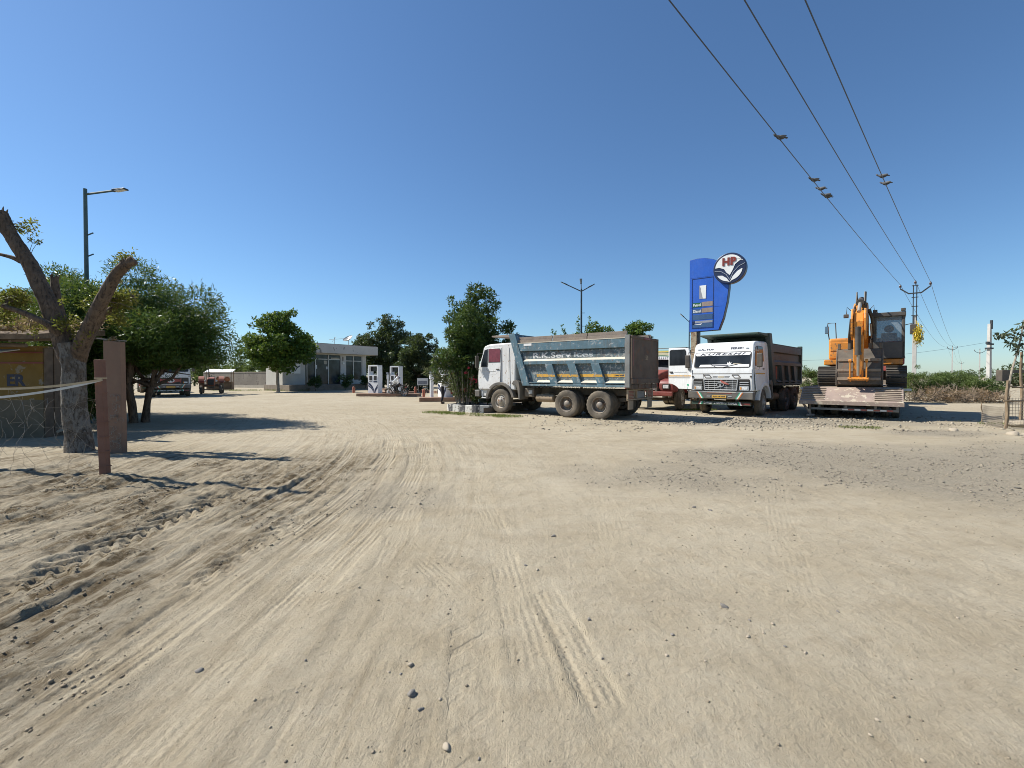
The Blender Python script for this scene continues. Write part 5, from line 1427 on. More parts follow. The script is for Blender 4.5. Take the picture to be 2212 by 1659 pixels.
for sd in (-1, 1):
    wheel(tr, sd * .75, -1.45, sd, z=.68, rim=RM_T, tyre=TY_T)
    fr = Frame((sd * .55, -1.45, .68), (0, sd, 0), (0, 0, 1))
    MB().fprism(fr, [(sd * .84 * math.cos(R(a)), .84 * math.sin(R(a))) for a in range(20, 151, 13)] + [(sd * .78 * math.cos(R(a)), .78 * math.sin(R(a))) for a in range(150, 19, -13)], 0, .42).build('mudguard', M['tractor_red'], tr)
ax = MB(); ax.tube([(-.72, .35, .36), (.72, .35, .36)], .05, 8); ax.tube([(-.7, -1.45, .68), (.7, -1.45, .68)], .12, 10); ax.box(-.1, .1, .2, .5, .36, .6); ax.build('axle', M['chassis'], tr)
MB().tube([(.16, .1, 1.38), (.16, .1, 2.15), (.16, .02, 2.35)], .035, 8).build('exhaust', M['black_plastic'], tr)
sw = MB(); sw.tube([(0, -.8, 1.3), (0, -1.1, 1.62)], .02, 6); sw.tube([(.2 * math.cos(t * .52), -1.1 - .08 * math.sin(t * .52), 1.62 + .18 * math.sin(t * .52)) for t in range(13)], .018, 6); sw.build('steering_wheel', M['black_plastic'], tr)
MB().box(-.25, .25, -1.75, -1.3, 1.05, 1.15).box(-.25, .25, -1.8, -1.7, 1.15, 1.5).build('seat', M['black_plastic'], tr, bevel=0.03)
for sd in (-1, 1): MB().ball((sd * .40, .45, 1.12), (.09, .06, .09), 12, 8).build('headlamp', M['lamp_glass'], tr, smooth=60)
# ================================================================== PEOPLE AND TWO-WHEELER
M['skin'] = mat('skin', (0.17, 0.085, 0.05), 0.55, var=0.1)
M['shirt_white'] = mat('shirt_white', (0.72, 0.72, 0.72), 0.85, var=0.06, bump=0.3, bs=14)
M['shirt_pale'] = mat('shirt_pale', (0.62, 0.62, 0.62), 0.85, var=0.08, bump=0.3, bs=14)
M['trouser_black'] = mat('trouser_black', (0.018, 0.018, 0.022), 0.85, var=0.2)
M['hair'] = mat('hair', (0.012, 0.01, 0.009), 0.6, var=0.2)
M['cloth_white'] = mat('cloth_white', (0.55, 0.55, 0.53), 0.9, var=0.1)
M['bag_cream'] = mat('bag_cream', (0.62, 0.58, 0.46), 0.85, var=0.1, bump=0.4, bs=9)

def skinned(name, pts, edges, radii, material, parent, root_i=0, sub=2):
    me = bpy.data.meshes.new(name)
    me.from_pydata([tuple(p) for p in pts], edges, [])
    o = link(name, me, material, parent)
    sk = o.modifiers.new('skin', 'SKIN'); sk.use_smooth_shade = True
    lay = me.skin_vertices[0].data if me.skin_vertices else None
    if lay is None:
        bpy.context.view_layer.objects.active = o
        bm = bmesh.new(); bm.from_mesh(me); bm.verts.layers.skin.verify(); bm.to_mesh(me); bm.free()
        lay = me.skin_vertices[0].data
    for i, r in enumerate(radii):
        lay[i].radius = (r, r) if not isinstance(r, tuple) else r
        lay[i].use_root = (i == root_i)
    ss = o.modifiers.new('sub', 'SUBSURF'); ss.levels = sub; ss.render_levels = sub
    return o

def hand(parent, wrist, direction, normal, curl, material):
    """palm with five unequal bent fingers and a thumb"""
    d = Vector(direction).normalized(); n = Vector(normal); n = (n - d * n.dot(d)).normalized(); s = d.cross(n)
    w = Vector(wrist)
    pts = [w, w + d * .05, w + d * .085]; ed = [(0, 1), (1, 2)]; rad = [(.026, .02), (.040, .018), (.038, .016)]
    for k, (off, L) in enumerate(((-.030, .065), (-.010, .075), (.011, .070), (.030, .055))):
        b = w + d * .085 + s * off
        k1 = b + d * L * .4 - n * L * .12 * curl; k2 = k1 + d * L * .30 - n * L * .35 * curl; k3 = k2 + d * L * .12 - n * L * .30 * curl
        i = len(pts); pts += [b, k1, k2, k3]; rad += [.009, .009, .008, .007]; ed += [(2, i), (i, i + 1), (i + 1, i + 2), (i + 2, i + 3)]
    i = len(pts); tb = w + d * .035 - s * .035
    pts += [tb, tb + d * .03 - s * .02 - n * .01, tb + d * .055 - s * .018 - n * .025]; rad += [.012, .010, .008]; ed += [(1, i), (i, i + 1), (i + 1, i + 2)]
    return skinned('hand', pts, ed, rad, material, parent, 1, 1)

def person(label, loc, rotz, J, shirt, trousers, headwear=None, seat_group=None):
    """J: joint positions in local metres (X right, Y forward, Z up)"""
    root = thing('person', label, 'person', loc, rotz)
    V = {k: Vector(v) for k, v in J.items()}
    names = ['pelvis', 'waist', 'chest', 'neck', 'jaw', 'skull', 'shL', 'elL', 'wrL', 'shR', 'elR', 'wrR', 'hipL', 'knL', 'anL', 'toL', 'hipR', 'knR', 'anR', 'toR']
    idx = {k: i for i, k in enumerate(names)}
    E = [('pelvis', 'waist'), ('waist', 'chest'), ('chest', 'neck'), ('neck', 'jaw'), ('jaw', 'skull'), ('chest', 'shL'), ('shL', 'elL'), ('elL', 'wrL'), ('chest', 'shR'), ('shR', 'elR'), ('elR', 'wrR'),
         ('pelvis', 'hipL'), ('hipL', 'knL'), ('knL', 'anL'), ('anL', 'toL'), ('pelvis', 'hipR'), ('hipR', 'knR'), ('knR', 'anR'), ('anR', 'toR')]
    rad = dict(pelvis=(.145, .105), waist=(.13, .095), chest=(.155, .11), neck=.052, jaw=.068, skull=.088, shL=.062, elL=.042, wrL=.03, shR=.062, elR=.042, wrR=.03,
               hipL=.088, knL=.058, anL=.04, toL=.035, hipR=.088, knR=.058, anR=.04, toR=.035)
    body = skinned('body', [V[k] for k in names], [(idx[a], idx[b]) for a, b in E], [rad[k] for k in names], M['skin'], root, 0)
    # clothes follow the same joints a little further out
    def cloth(nm, ks, es, extra, material):
        ii = {k: i for i, k in enumerate(ks)}
        rr = [tuple(a + extra for a in rad[k]) if isinstance(rad[k], tuple) else rad[k] + extra for k in ks]
        return skinned(nm, [V[k] for k in ks], [(ii[a], ii[b]) for a, b in es], rr, material, root, 0)
    V['collar'] = V['chest'].lerp(V['neck'], .72); rad['collar'] = .06
    V['cuffL'] = V['elL'].lerp(V['wrL'], .82); V['cuffR'] = V['elR'].lerp(V['wrR'], .82); rad['cuffL'] = rad['cuffR'] = .036
    V['hem'] = V['pelvis'] + Vector((0, 0, -.07)); rad['hem'] = (.155, .115)
    cloth('shirt', ['chest', 'waist', 'hem', 'collar', 'shL', 'elL', 'cuffL', 'shR', 'elR', 'cuffR'],
          [('chest', 'waist'), ('waist', 'hem'), ('chest', 'collar'), ('chest', 'shL'), ('shL', 'elL'), ('elL', 'cuffL'), ('chest', 'shR'), ('shR', 'elR'), ('elR', 'cuffR')], .022, shirt)
    V['ankL'] = V['knL'].lerp(V['anL'], .93); V['ankR'] = V['knR'].lerp(V['anR'], .93); rad['ankL'] = rad['ankR'] = .052
    cloth('trousers', ['pelvis', 'waist', 'hipL', 'knL', 'ankL', 'hipR', 'knR', 'ankR'], [('pelvis', 'waist'), ('pelvis', 'hipL'), ('hipL', 'knL'), ('knL', 'ankL'), ('pelvis', 'hipR'), ('hipR', 'knR'), ('knR', 'ankR')], .014, trousers)
    fwd = (V['face'] - V['skull']).normalized()
    side = fwd.cross(Vector((0, 0, 1))).normalized()
    hc = V['skull']
    fc = MB()
    fc.ball(hc + fwd * .095 + Vector((0, 0, -.025)), (.016, .02, .024), 8, 6)
    for s in (-1, 1): fc.ball(hc + side * .088 * s + Vector((0, 0, -.02)), (.014, .02, .032), 8, 6)
    fc.build('face_features', M['skin'], root, smooth=60)
    ey = MB()
    for s in (-1, 1): ey.ball(hc + fwd * .083 + side * .032 * s, .011, 8, 6)
    ey.ball(hc + fwd * .086 + Vector((0, 0, -.06)), (.022, .022, .006), 8, 4)
    ey.build('eyes_and_mouth', M['hair'], root)
    MB().ball(hc - fwd * .012 + Vector((0, 0, .03)), (.094, .094, .085), 14, 10).build('hair' if headwear is None else 'headscarf', headwear or M['hair'], root, smooth=60)
    sh = MB()
    for s in 'LR': sh.ball(V['an' + s].lerp(V['to' + s], .55) + Vector((0, 0, -.005)), (.05, .12, .045), 10, 6, Matrix.Rotation(math.atan2(-(V['to' + s] - V['an' + s]).x, (V['to' + s] - V['an' + s]).y), 3, 'Z'))
    sh.build('shoes', M['hair'], root, smooth=60)
    for s in 'LR':
        hand(root, V['wr' + s], V['wr' + s] - V['el' + s] + Vector(J.get('hdir', (0, 0, 0))), (0.2 if s == 'L' else -0.2, 0.1, 1), J.get('curl', .7), M['skin'])
    return root

# attendant bending over the red cargo trike
pp = P(955, 872.5)
person('person in a white shirt and black trousers leaning towards the red three-wheeler at the pump', (pp.x, pp.y, 0), heading(.92, .35), dict(
    pelvis=(0, 0, .90), waist=(0, .02, 1.05), chest=(0, .07, 1.30), neck=(0, .13, 1.46), jaw=(0, .19, 1.53), skull=(0, .21, 1.61), face=(0, .4, 1.50),
    shL=(-.18, .08, 1.37), elL=(-.22, .30, 1.18), wrL=(-.14, .52, 1.20), shR=(.18, .08, 1.37), elR=(.24, .20, 1.12), wrR=(.20, .42, 1.08),
    hipL=(-.09, 0, .86), knL=(-.10, .06, .47), anL=(-.11, -.02, .08), toL=(-.13, .13, .04), hipR=(.09, 0, .86), knR=(.10, .03, .47), anR=(.11, -.08, .08), toR=(.13, .07, .04)),
    M['shirt_white'], M['trouser_black'], M['cloth_white'])

# motorcycle, facing left, with its rider
M['moto_black'] = mat('moto_black', (0.012, 0.012, 0.014), 0.3, var=0.2, dust=0.12)
pm_ = P(857, 857)
hm = (-.97, .24)
moto = thing('motorcycle', 'black motorcycle standing at the first pump island', 'motorcycle', (pm_.x, pm_.y, 0), heading(*hm))
def moto_wheel(y):
    w = MB(); n = 28; pr = [(.235, -.03), (.27, -.045), (.30, -.04), (.312, 0), (.30, .04), (.27, .045), (.235, .03)]
    w.lathe(pr, (0, 0, 0), (1, 0, 0), n, cap=False)
    o = w.build('wheel', M['tyre'], moto, smooth=50, loc=(0, y, .31))
    r = MB(); r.lathe([(.225, -.02), (.24, -.025), (.24, .025), (.225, .02)], (0, 0, 0), (1, 0, 0), n, cap=False); r.lathe([(.05, -.05), (.05, .05)], (0, 0, 0), (1, 0, 0), 12)
    for k in range(6):
        a = math.pi * k / 3; r.bar((0, .04 * math.cos(a), .04 * math.sin(a)), (0, .23 * math.cos(a), .23 * math.sin(a)), .02, .03)
    r.build('rim', M['silver'], o)
moto_wheel(.64); moto_wheel(-.62)
mf = MB()
for sd in (-1, 1):
    mf.tube([(sd * .09, .64, .31), (sd * .09, .44, .82)], .022, 8); mf.tube([(sd * .11, -.62, .31), (sd * .10, -.15, .42)], .02, 6); mf.tube([(sd * .13, -.60, .36), (sd * .13, -.42, .70)], .028, 8)
mf.tube([(0, .44, .80), (0, .10, .76), (0, -.55, .72)], .03, 8); mf.tube([(0, .42, .72), (0, .22, .36), (0, -.15, .40)], .025, 8)
mf.build('frame', M['moto_black'], moto, smooth=40)
hb = MB(); hb.tube([(-.36, .26, 1.02), (-.22, .36, 1.04), (0, .43, .95), (.22, .36, 1.04), (.36, .26, 1.02)], .014, 8); hb.build('handlebar', M['silver'], moto, smooth=40)
MB().ball((0, .54, .86), (.09, .10, .09), 14, 10).build('headlight', M['lamp_glass'], moto, smooth=60)
MB().ball((0, .20, .86), (.13, .26, .13), 16, 10).build('fuel_tank', M['moto_black'], moto, smooth=60)
MB().fprism(FX, [(.0, .78), (-.62, .80), (-.68, .86), (-.35, .86), (-.05, .84)], -.13, .13).build('seat', M['black_plastic'], moto, bevel=0.03)
en = MB(); en.box(-.14, .14, -.12, .2, .30, .52); en.box(-.10, .10, .0, .2, .5, .72); en.build('engine', M['chassis'], moto, bevel=0.03)
MB().tube([(.12, .15, .45), (.16, .05, .28), (.18, -.3, .30), (.19, -.75, .42)], [.02, .025, .045, .045], 10).build('exhaust', M['silver'], moto, smooth=40)
for y0, a0, a1 in ((.64, 20, 130), (-.62, 40, 170)):
    MB().fprism(Frame((-.06, y0, .31), (0, 1, 0), (0, 0, 1)), [(.35 * math.cos(R(a0 + (a1 - a0) * k / 10)), .35 * math.sin(R(a0 + (a1 - a0) * k / 10))) for k in range(11)] + [(.335 * math.cos(R(a1 + (a0 - a1) * k / 10)), .335 * math.sin(R(a1 + (a0 - a1) * k / 10))) for k in range(11)], 0, .12).build('mudguard', M['moto_black'], moto)
MB().box(-.08, .08, -.78, -.70, .66, .76).build('tail_light', M['lamp_red'], moto, bevel=0.01)
MB().tube([(-.12, -.1, .32), (-.26, -.12, .02)], .014, 6).build('side_stand', M['moto_black'], moto)
rider = person('person in a white shirt sitting on the black motorcycle', (pm_.x, pm_.y, 0), heading(*hm), dict(
    pelvis=(0, -.28, .95), waist=(0, -.25, 1.10), chest=(0, -.16, 1.34), neck=(0, -.08, 1.50), jaw=(0, -.03, 1.56), skull=(0, -.02, 1.65), face=(0, .3, 1.62),
    shL=(-.18, -.16, 1.42), elL=(-.30, .02, 1.18), wrL=(-.32, .22, 1.07), shR=(.18, -.16, 1.42), elR=(.30, .02, 1.18), wrR=(.32, .22, 1.07),
    hipL=(-.10, -.26, .90), knL=(-.20, .14, .78), anL=(-.20, -.02, .36), toL=(-.21, .12, .30), hipR=(.10, -.26, .90), knR=(.20, .14, .78), anR=(.20, -.02, .36), toR=(.21, .12, .30)),
    M['shirt_white'], M['trouser_black'])
bg_ = MB().ball((0, .10, 1.06), (.17, .15, .15), 14, 10).build('bag', M['cloth_white'], None, smooth=60)
bg_.parent = None; bg_.matrix_world = moto.matrix_basis.copy()
tag(bg_, 'white cloth bag resting on the motorcycle tank', 'bag')
bv = bg_.modifiers.new('d', 'DISPLACE'); tx = bpy.data.textures.new('bagtex', 'CLOUDS'); tx.noise_scale = .12; bv.texture = tx; bv.strength = .05

# red cargo three-wheeler behind the oleander
pt = P(994, 868)
trike = thing('cargo_trike', 'red three-wheeled cargo carrier with white front mudguard behind the flowering shrub', 'three-wheeler', (pt.x, pt.y + .9, 0), heading(-.93, .37))
MB().fprism(FX, [(.95, .50), (.88, 1.05), (.60, 1.55), (.52, 1.78), (-.15, 1.80), (-.15, .45), (.55, .45)], -.60, .60).build('cab_shell', M['red_paint'], trike, bevel=0.05, seg=3)
FTk = Frame((0, .88, 1.05), (-1, 0, 0), (0, -.28, .5))
MB().frect(FTk, -.50, .50, .04, .52, 0, .01).build('windscreen', M['dark_glass'], trike)
for sd in (-1, 1):
    MB().frect(Frame((sd * .60, 0, 0), (0, sd, 0), (0, 0, 1)), min(sd * -.05, sd * .5), max(sd * -.05, sd * .5), 1.1, 1.65, 0, .01).build('side_opening', M['black_trim'], trike)
MB().box(-.70, .70, -1.95, -.2, .62, .70).box(-.70, -.66, -1.95, -.2, .70, 1.10).box(.66, .70, -1.95, -.2, .70, 1.10).box(-.70, .70, -1.95, -1.91, .70, 1.10).box(-.7, .7, -.24, -.2, .7, 1.2).build('tray', M['red_paint'], trike, bevel=0.008)
FM = Frame((-.16, 1.0, .26), (0, 1, 0), (0, 0, 1))
MB().fprism(FM, [(.36 * math.cos(R(a)), .36 * math.sin(R(a))) for a in range(-5, 171, 16)] + [(.30 * math.cos(R(a)), .30 * math.sin(R(a))) for a in range(170, -6, -16)], 0, .32).build('front_mudguard', M['ink_white'], trike, bevel=0.01)
TY_K = tyre_mesh(0.26, 0.07, 0.14, 24); TY_K.materials.append(M['tyre']); RM_K = rim_mesh('front', .46); RM_K.materials.append(M['rim'])
wheel(trike, 0, 1.0, 1, z=.26, rim=RM_K, tyre=TY_K)
for sd in (-1, 1): wheel(trike, sd * .58, -1.3, sd, z=.26, rim=RM_K, tyre=TY_K)
tf_ = MB(); tf_.tube([(0, 1.0, .26), (0, .8, .7)], .04, 8); tf_.box(-.3, .3, -1.8, .8, .36, .46); tf_.tube([(-.55, -1.3, .26), (.55, -1.3, .26)], .04, 8); tf_.build('chassis_frame', M['chassis'], trike)
MB().ball((0, .98, .88), (.09, .06, .09), 12, 8).build('headlamp', M['lamp_glass'], trike, smooth=60)
# ================================================================== FUEL SIGN
M['sign_blue'] = mat('sign_blue', (0.015, 0.105, 0.50), 0.35, var=0.12, vs=1.5, dust=0.05, streak=0.25, sc=(0.12, 0.22, 0.5))
M['sign_blue2'] = mat('sign_blue2', (0.02, 0.085, 0.33), 0.4, var=0.15, vs=3)
M['sign_navy'] = mat('sign_navy', (0.012, 0.022, 0.065), 0.4, var=0.15)
M['sign_white'] = mat('sign_white', (0.78, 0.79, 0.76), 0.4, var=0.05, dust=0.08)
M['sign_red'] = mat('sign_red', (0.19, 0.02, 0.01), 0.5, var=0.15)
M['slot_brown'] = mat('slot_brown', (0.27, 0.21, 0.175), 0.7, var=0.2, vs=5)
M['slot_blue'] = mat('slot_blue', (0.03, 0.09, 0.20), 0.6, var=0.2)
M['slot_grey'] = mat('slot_grey', (0.26, 0.27, 0.30), 0.7, var=0.2, vs=4)
M['slot_green'] = mat('slot_green', (0.008, 0.10, 0.03), 0.5, var=0.15)
M['post_rusty'] = mat('post_rusty', (0.36, 0.29, 0.19), 0.8, var=0.3, vs=3, rust=0.45, rs=4, bump=0.2)
sb = P(1500, 885)
su = Vector((0.77, -0.64, 0)); sn = Vector((-0.64, -0.77, 0))
sign = thing('fuel_sign', 'tall blue fuel price sign with round HP emblem on a rusty post', 'sign', (sb.x, sb.y, 0), 0)
SF = Frame((0, 0, 0), su, (0, 0, 1))                    # u to the right, n towards the yard
pst = MB(); pst.frect(SF, -.15, .11, -.1, 3.6, -.16, .10); pst.build('post', M['post_rusty'], sign, bevel=0.01)
pk = MB(); pk.frect(SF, .112, .20, -.1, 3.6, -.15, .05); pk.build('post_channel', M['digger_grey'], sign)
z0, z1 = 3.55, 7.03
outl = [(-.34, z0)] + [(1.02, z0 + .03)]
right = [(1.06, z0 + .03), (1.25, 4.1), (1.40, 4.8), (1.47, 5.4), (1.47, 5.9), (1.39, 6.25), (1.17, 6.53), (.80, 6.74), (.42, 6.85), (.10, 6.87), (-.22, 6.84)]
poly = [(-.22, z0)] + right
MB().fprism(SF, poly, -.20, .10).build('panel_box', M['sign_navy'], sign, bevel=0.01)
cx, cz = .5, 5.3
MB().fprism(SF, [(cx + (a - cx) * .985, cz + (b - cz) * .992) for a, b in poly], .10, .112).build('panel_face', M['sign_blue'], sign, bevel=0.004)
bl = MB()
fx0, fx1, fz0, fz1 = -.10, .84, 3.70, 5.96
for a0, a1, b0, b1 in ((fx0, fx1, fz1 - .018, fz1), (fx0, fx1, fz0, fz0 + .018), (fx0, fx0 + .015, fz0, fz1), (fx1 - .015, fx1, fz0, fz1)): bl.frect(SF, a0, a1, b0, b1, .112, .122)
bl.build('inner_frame', M['sign_navy'], sign)
for zz in (4.62, 5.99): MB().frect(SF, -.20, 1.20, zz, zz + .008, .112, .1135).build('panel_seam', M['sign_navy'], sign)
def slot(a0, a1, b0, b1, mm, nm='price_slot'): return MB().frect(SF, a0, a1, b0, b1, .112, .120).build(nm, M[mm], sign)
pz = slot(.22, .52, 5.02, 5.62, 'slot_grey', 'torn_window'); MB().fprism(SF, [(.38, 5.03), (.50, 5.02), (.51, 5.30), (.52, 5.62), (.235, 5.62), (.30, 5.47), (.29, 5.40), (.34, 5.22), (.36, 5.12)], .120, .124).build('torn_paper', M['sign_white'], pz)
g = slot(-.07, .32, 4.66, 4.86, 'slot_green'); lettering('Petrol', SF, .12, 4.76, .12, .33, M['sign_white'], g, n0=.12, bold=0.02)
slot(.33, .80, 4.68, 4.88, 'slot_brown')
g = slot(-.07, .32, 4.38, 4.58, 'slot_blue'); lettering('Diesel', SF, .12, 4.48, .12, .33, M['sign_white'], g, n0=.12, bold=0.02)
slot(.33, .80, 4.40, 4.60, 'slot_brown'); slot(-.07, .80, 4.09, 4.32, 'slot_blue')
slot(.04, .80, 3.94, 4.04, 'slot_grey'); slot(-.07, .03, 3.86, 4.04, 'sign_navy'); pz = slot(-.07, .80, 3.74, 3.92, 'slot_blue'); MB().fprism(SF, [(-.02, 3.88), (.20, 3.90), (.36, 3.92), (.30, 3.86)], .12, .124).build('torn_paper', M['sign_white'], pz)
# round emblem
cx, cz, rr = 1.52, 6.20, .665
dsc = MB(); dsc.fprism(SF, ellipse(cx, cz, rr, rr, 48), -.02, .26); dsc = dsc.build('emblem_disc', M['sign_navy'], sign, bevel=0.02)
rw = rr * .87
def arc_pts(c, r, a0, a1, n=16): return [(c[0] + r * math.cos(R(a0 + (a1 - a0) * i / n)), c[1] + r * math.sin(R(a0 + (a1 - a0) * i / n))) for i in range(n + 1)]
# white field above the leaf: bounded by the circle and two curves meeting at the stem
stem = (cx + .02, cz - .30)
lft = [(cx - rw * .98, cz + .06), (cx - rw * .70, cz + .07), (cx - rw * .36, cz - .02), (cx - .12, cz - .17), stem]
rgt = [stem, (cx + .14, cz - .08), (cx + rw * .40, cz + .14), (cx + rw * .70, cz + .27), (cx + rw * .92, cz + .30)]
top = arc_pts((cx, cz), rw, 27, 175, 20)
MB().fprism(SF, lft + rgt[1:] + top, .26, .272).build('emblem_field', M['sign_white'], dsc)
for sd in (-1, 1):
    a = -.55 if sd < 0 else .0
    tip = (cx + .02, cz - .60)
    if sd < 0: pet = [tip, (cx - .10, cz - .42), (cx - .28, cz - .29), (cx - .48, cz - .27)] + arc_pts((cx, cz), rw * .97, 212, 262, 8)
    else: pet = [tip, (cx + .14, cz - .36), (cx + .32, cz - .17), (cx + .50, cz - .07)] + arc_pts((cx, cz), rw * .92, -10, -78, 8)
    MB().fprism(SF, pet, .26, .272).build('emblem_petal', M['sign_white'], dsc)
    ln = MB()
    pts = [(cx + .02, cz - .50), (cx - .12, cz - .26), (cx - .34, cz - .10), (cx - .60, cz - .07)] if sd < 0 else [(cx + .02, cz - .50), (cx + .16, cz - .18), (cx + .38, cz + .04), (cx + .62, cz + .14)]
    for i in range(3): ln.bar(SF.p(*pts[i], .266), SF.p(*pts[i + 1], .266), .018, .012, sn)
    ln.build('emblem_line', M['silver'], dsc)
lettering('HP', SF, cx + .0, cz + .29, .34, .56, M['sign_red'], dsc, n0=.272, bold=0.05, depth=.02, space=1.1)

# ================================================================== PUMPS
M['pump_white'] = mat('pump_white', (0.80, 0.81, 0.81), 0.35, var=0.04, dust=0.06)
M['island_red'] = mat('island_red', (0.23, 0.12, 0.08), 0.9, var=0.25, dust=0.4, bump=0.2)
M['concrete'] = mat('concrete', (0.42, 0.385, 0.32), 0.9, var=0.15, dust=0.3, bump=0.2, bs=18)
M['extinguisher'] = mat('extinguisher', (0.34, 0.085, 0.045), 0.6, var=0.2, dust=0.25)
def pump(label, loc, rot, boots=2):
    r = thing('fuel_dispenser', label, 'fuel pump', loc, rot, 'fuel dispensers at the pump islands')
    c = MB(); c.box(-.46, .46, -.26, .26, 0, 1.36); c.box(-.46, -.36, -.26, .26, 1.36, 2.12); c.box(.36, .46, -.26, .26, 1.36, 2.12); c.box(-.46, .46, -.26, .26, 2.03, 2.13)
    c.build('cabinet', M['pump_white'], r, bevel=0.012)
    MB().box(-.44, .10, -.05, .05, 1.66, 2.03).build('display', M['dark_glass'], r)
    f = Frame((0, -.26, 0), (1, 0, 0), (0, 0, 1))
    for k in range(6): MB().fprism(f, [(-.40 + .12 * k, 1.36), (-.30 + .12 * k, 1.36), (-.35 + .12 * k, 1.42)], -.04, 0).build('trim_tooth', M['pump_white'], r)
    for x in (-.21, .21): 
        MB().frect(f, x - .13, x + .13, 1.32 - .34, 1.32, .0, .02).build('meter_window', M['black_trim'], r, bevel=0.01)
    MB().frect(f, .05, .40, .82, .92, 0, .01).build('plate', M['sign_navy'], r); MB().frect(f, -.36, -.08, .88, .92, 0, .01).build('plate', M['sign_navy'], r)
    def leaf(px, nm): MB().fprism(f, px, 0, .006).build(nm, M['sign_navy'], r)
    leaf([(.10, .02), (.02, .25), (-.15, .48), (-.44, .68), (-.44, .84), (-.20, .70), (-.02, .50), (.10, .25)], 'leaf_mark')
    leaf([(.05, .02), (-.06, .22), (-.22, .40), (-.44, .52), (-.44, .64), (-.14, .45), (.0, .24)], 'leaf_mark')
    leaf([(.15, .02), (.20, .25), (.42, .52), (.42, .40), (.26, .2), (.2, .02)], 'leaf_mark'); leaf([(.12, .02), (.16, .30), (.43, .68), (.43, .56), (.20, .24), (.14, .02)], 'leaf_mark')
    MB().box(-.50, -.46, -.10, .12, .75, 1.15).build('nozzle_holder', M['black_trim'], r)
    MB().tube([(-.50, 0, 1.0), (-.62, -.1, .7), (-.70, -.15, .25), (-.58, -.1, .08), (-.50, 0, .4)], .022, 6).build('hose', M['black_plastic'], r, smooth=40)
    MB().tube([(-.52, .03, 1.12), (-.56, -.06, 1.02), (-.54, -.12, .92)], .02, 6).build('nozzle', M['black_plastic'], r)
    return r
rot_p = heading(-.10, .995) - R(18)
i1 = P(838, 857)
isl = MB(); isl.box(-2.4, 2.3, -.0, .9, -.05, .24)
isl = isl.build('pump_island', M['island_red'], None, bevel=0.02)
isl.location = (i1.x, i1.y, 0); isl.rotation_euler = (0, 0, R(-2))
tag(isl, 'long low red-brown kerb island under the two left pumps', 'kerb')
b = P(808, 849.5, .24)
pump('white fuel dispenser with navy leaf pattern at the left end of the long island', (b.x, b.y + .32, .24), R(-22))
b = D(855, 852, 38.6)
i1b = MB().box(-1.6, 1.6, -.4, .6, -.05, .24).build('pump_island', M['island_red'], None, bevel=0.02); i1b.location = (b.x, 38.8, 0)
tag(i1b, 'short red-brown kerb island behind the motorcycle', 'kerb')
pump('white fuel dispenser half hidden behind the motorcycle rider', (b.x, 38.8, .24), R(-22))
i2 = P(928, 868)
is2 = MB().box(-.62, 2.6, 0, 1.0, -.05, .25).build('pump_island', M['island_red'], None, bevel=0.02); is2.location = (i2.x, i2.y, 0); is2.rotation_euler = (0, 0, R(3))
tag(is2, 'low red-brown kerb island nearest the flower bed', 'kerb')
b = D(962, 850, 28.4)
pump('fuel dispenser seen askew beside the person in the white shirt', (b.x, 28.5, .25), R(-48))
def standpipe(label, p, h, r=.115):
    t = thing('standpipe', label, 'pipe', p, 0, 'white standpipes at the pumps')
    m = MB(); m.lathe([(r, 0), (r, h * .78), (r * 1.25, h * .78), (r * 1.25, h), (0, h)], n=16); m.build('pipe', M['pump_white'], t, smooth=40)
    v = MB(); v.box(-.12, .02, -.06, .06, h + .03, h + .2); v.tube([(0, 0, h), (0, 0, h + .05)], .05, 8); v.tube([(.05, 0, h + .02), (.10, 0, h + .16), (.20, 0, h + .10), (.22, 0, h - .12)], .022, 6); v.build('valve', M['silver'], t)
b = P(931, 858.5, .25)
standpipe('thick white standpipe with a valve on the island nearest the flower bed', (b.x, b.y + .25, .25), 1.42)
b = D(838, 850, 37.2); standpipe('slim white standpipe between the two left pumps', (b.x, 37.2, 0), 1.65, .07)
def extinguisher(label, p):
    t = thing('fire_extinguisher', label, 'extinguisher', p, 0, 'red extinguishers on the pump islands')
    m = MB(); m.lathe([(.0, 0), (.085, 0), (.09, .03), (.09, .40), (.07, .47), (.03, .50), (0, .50)], n=16); m.build('cylinder', M['extinguisher'], t, smooth=40)
    k = MB(); k.box(-.03, .03, -.02, .02, .50, .55); k.tube([(.0, 0, .53), (.09, 0, .54), (.14, 0, .40), (.13, 0, .15)], .014, 6); k.build('valve_and_hose', M['black_plastic'], t)
b = P(762, 849, .24); extinguisher('red extinguisher at the far left end of the long island', (b.x, b.y + .2, .24))
b = P(896, 849.5, .24); extinguisher('red extinguisher at the right end of the long island', (b.x, b.y + .2, .24))
b = P(914, 857.5, .25); extinguisher('red extinguisher beside the thick white standpipe', (b.x, b.y + .2, .25))

# ================================================================== STATION OFFICE
M['plaster'] = mat('plaster', (0.50, 0.475, 0.43), 0.9, var=0.1, vs=0.8, chip=(0.20, 0.19, 0.17), chip_amt=0.10, chs=1.6, bump=0.15, bs=20)
M['wall_white'] = mat('wall_white', (0.52, 0.51, 0.465), 0.85, var=0.08, vs=1.2, dust=0.1)
M['plinth'] = mat('plinth', (0.20, 0.17, 0.14), 0.9, var=0.2, dust=0.3)
M['alu'] = mat('alu', (0.46, 0.45, 0.42), 0.4, metal=0.3, var=0.1)
M['brick'] = mat('brick', (0.24, 0.13, 0.09), 0.9, var=0.25, vs=8, dust=0.3)
M['blind'] = mat('blind', (0.36, 0.33, 0.26), 0.8, var=0.15)
C1 = Vector((-23.5, 47.4, 0)); bu = Vector((.55, .835, 0)).normalized()
off = thing('station_office', 'flat-roofed cream office with aluminium glazing and deep concrete fascia behind the pumps', 'building', C1, 0)
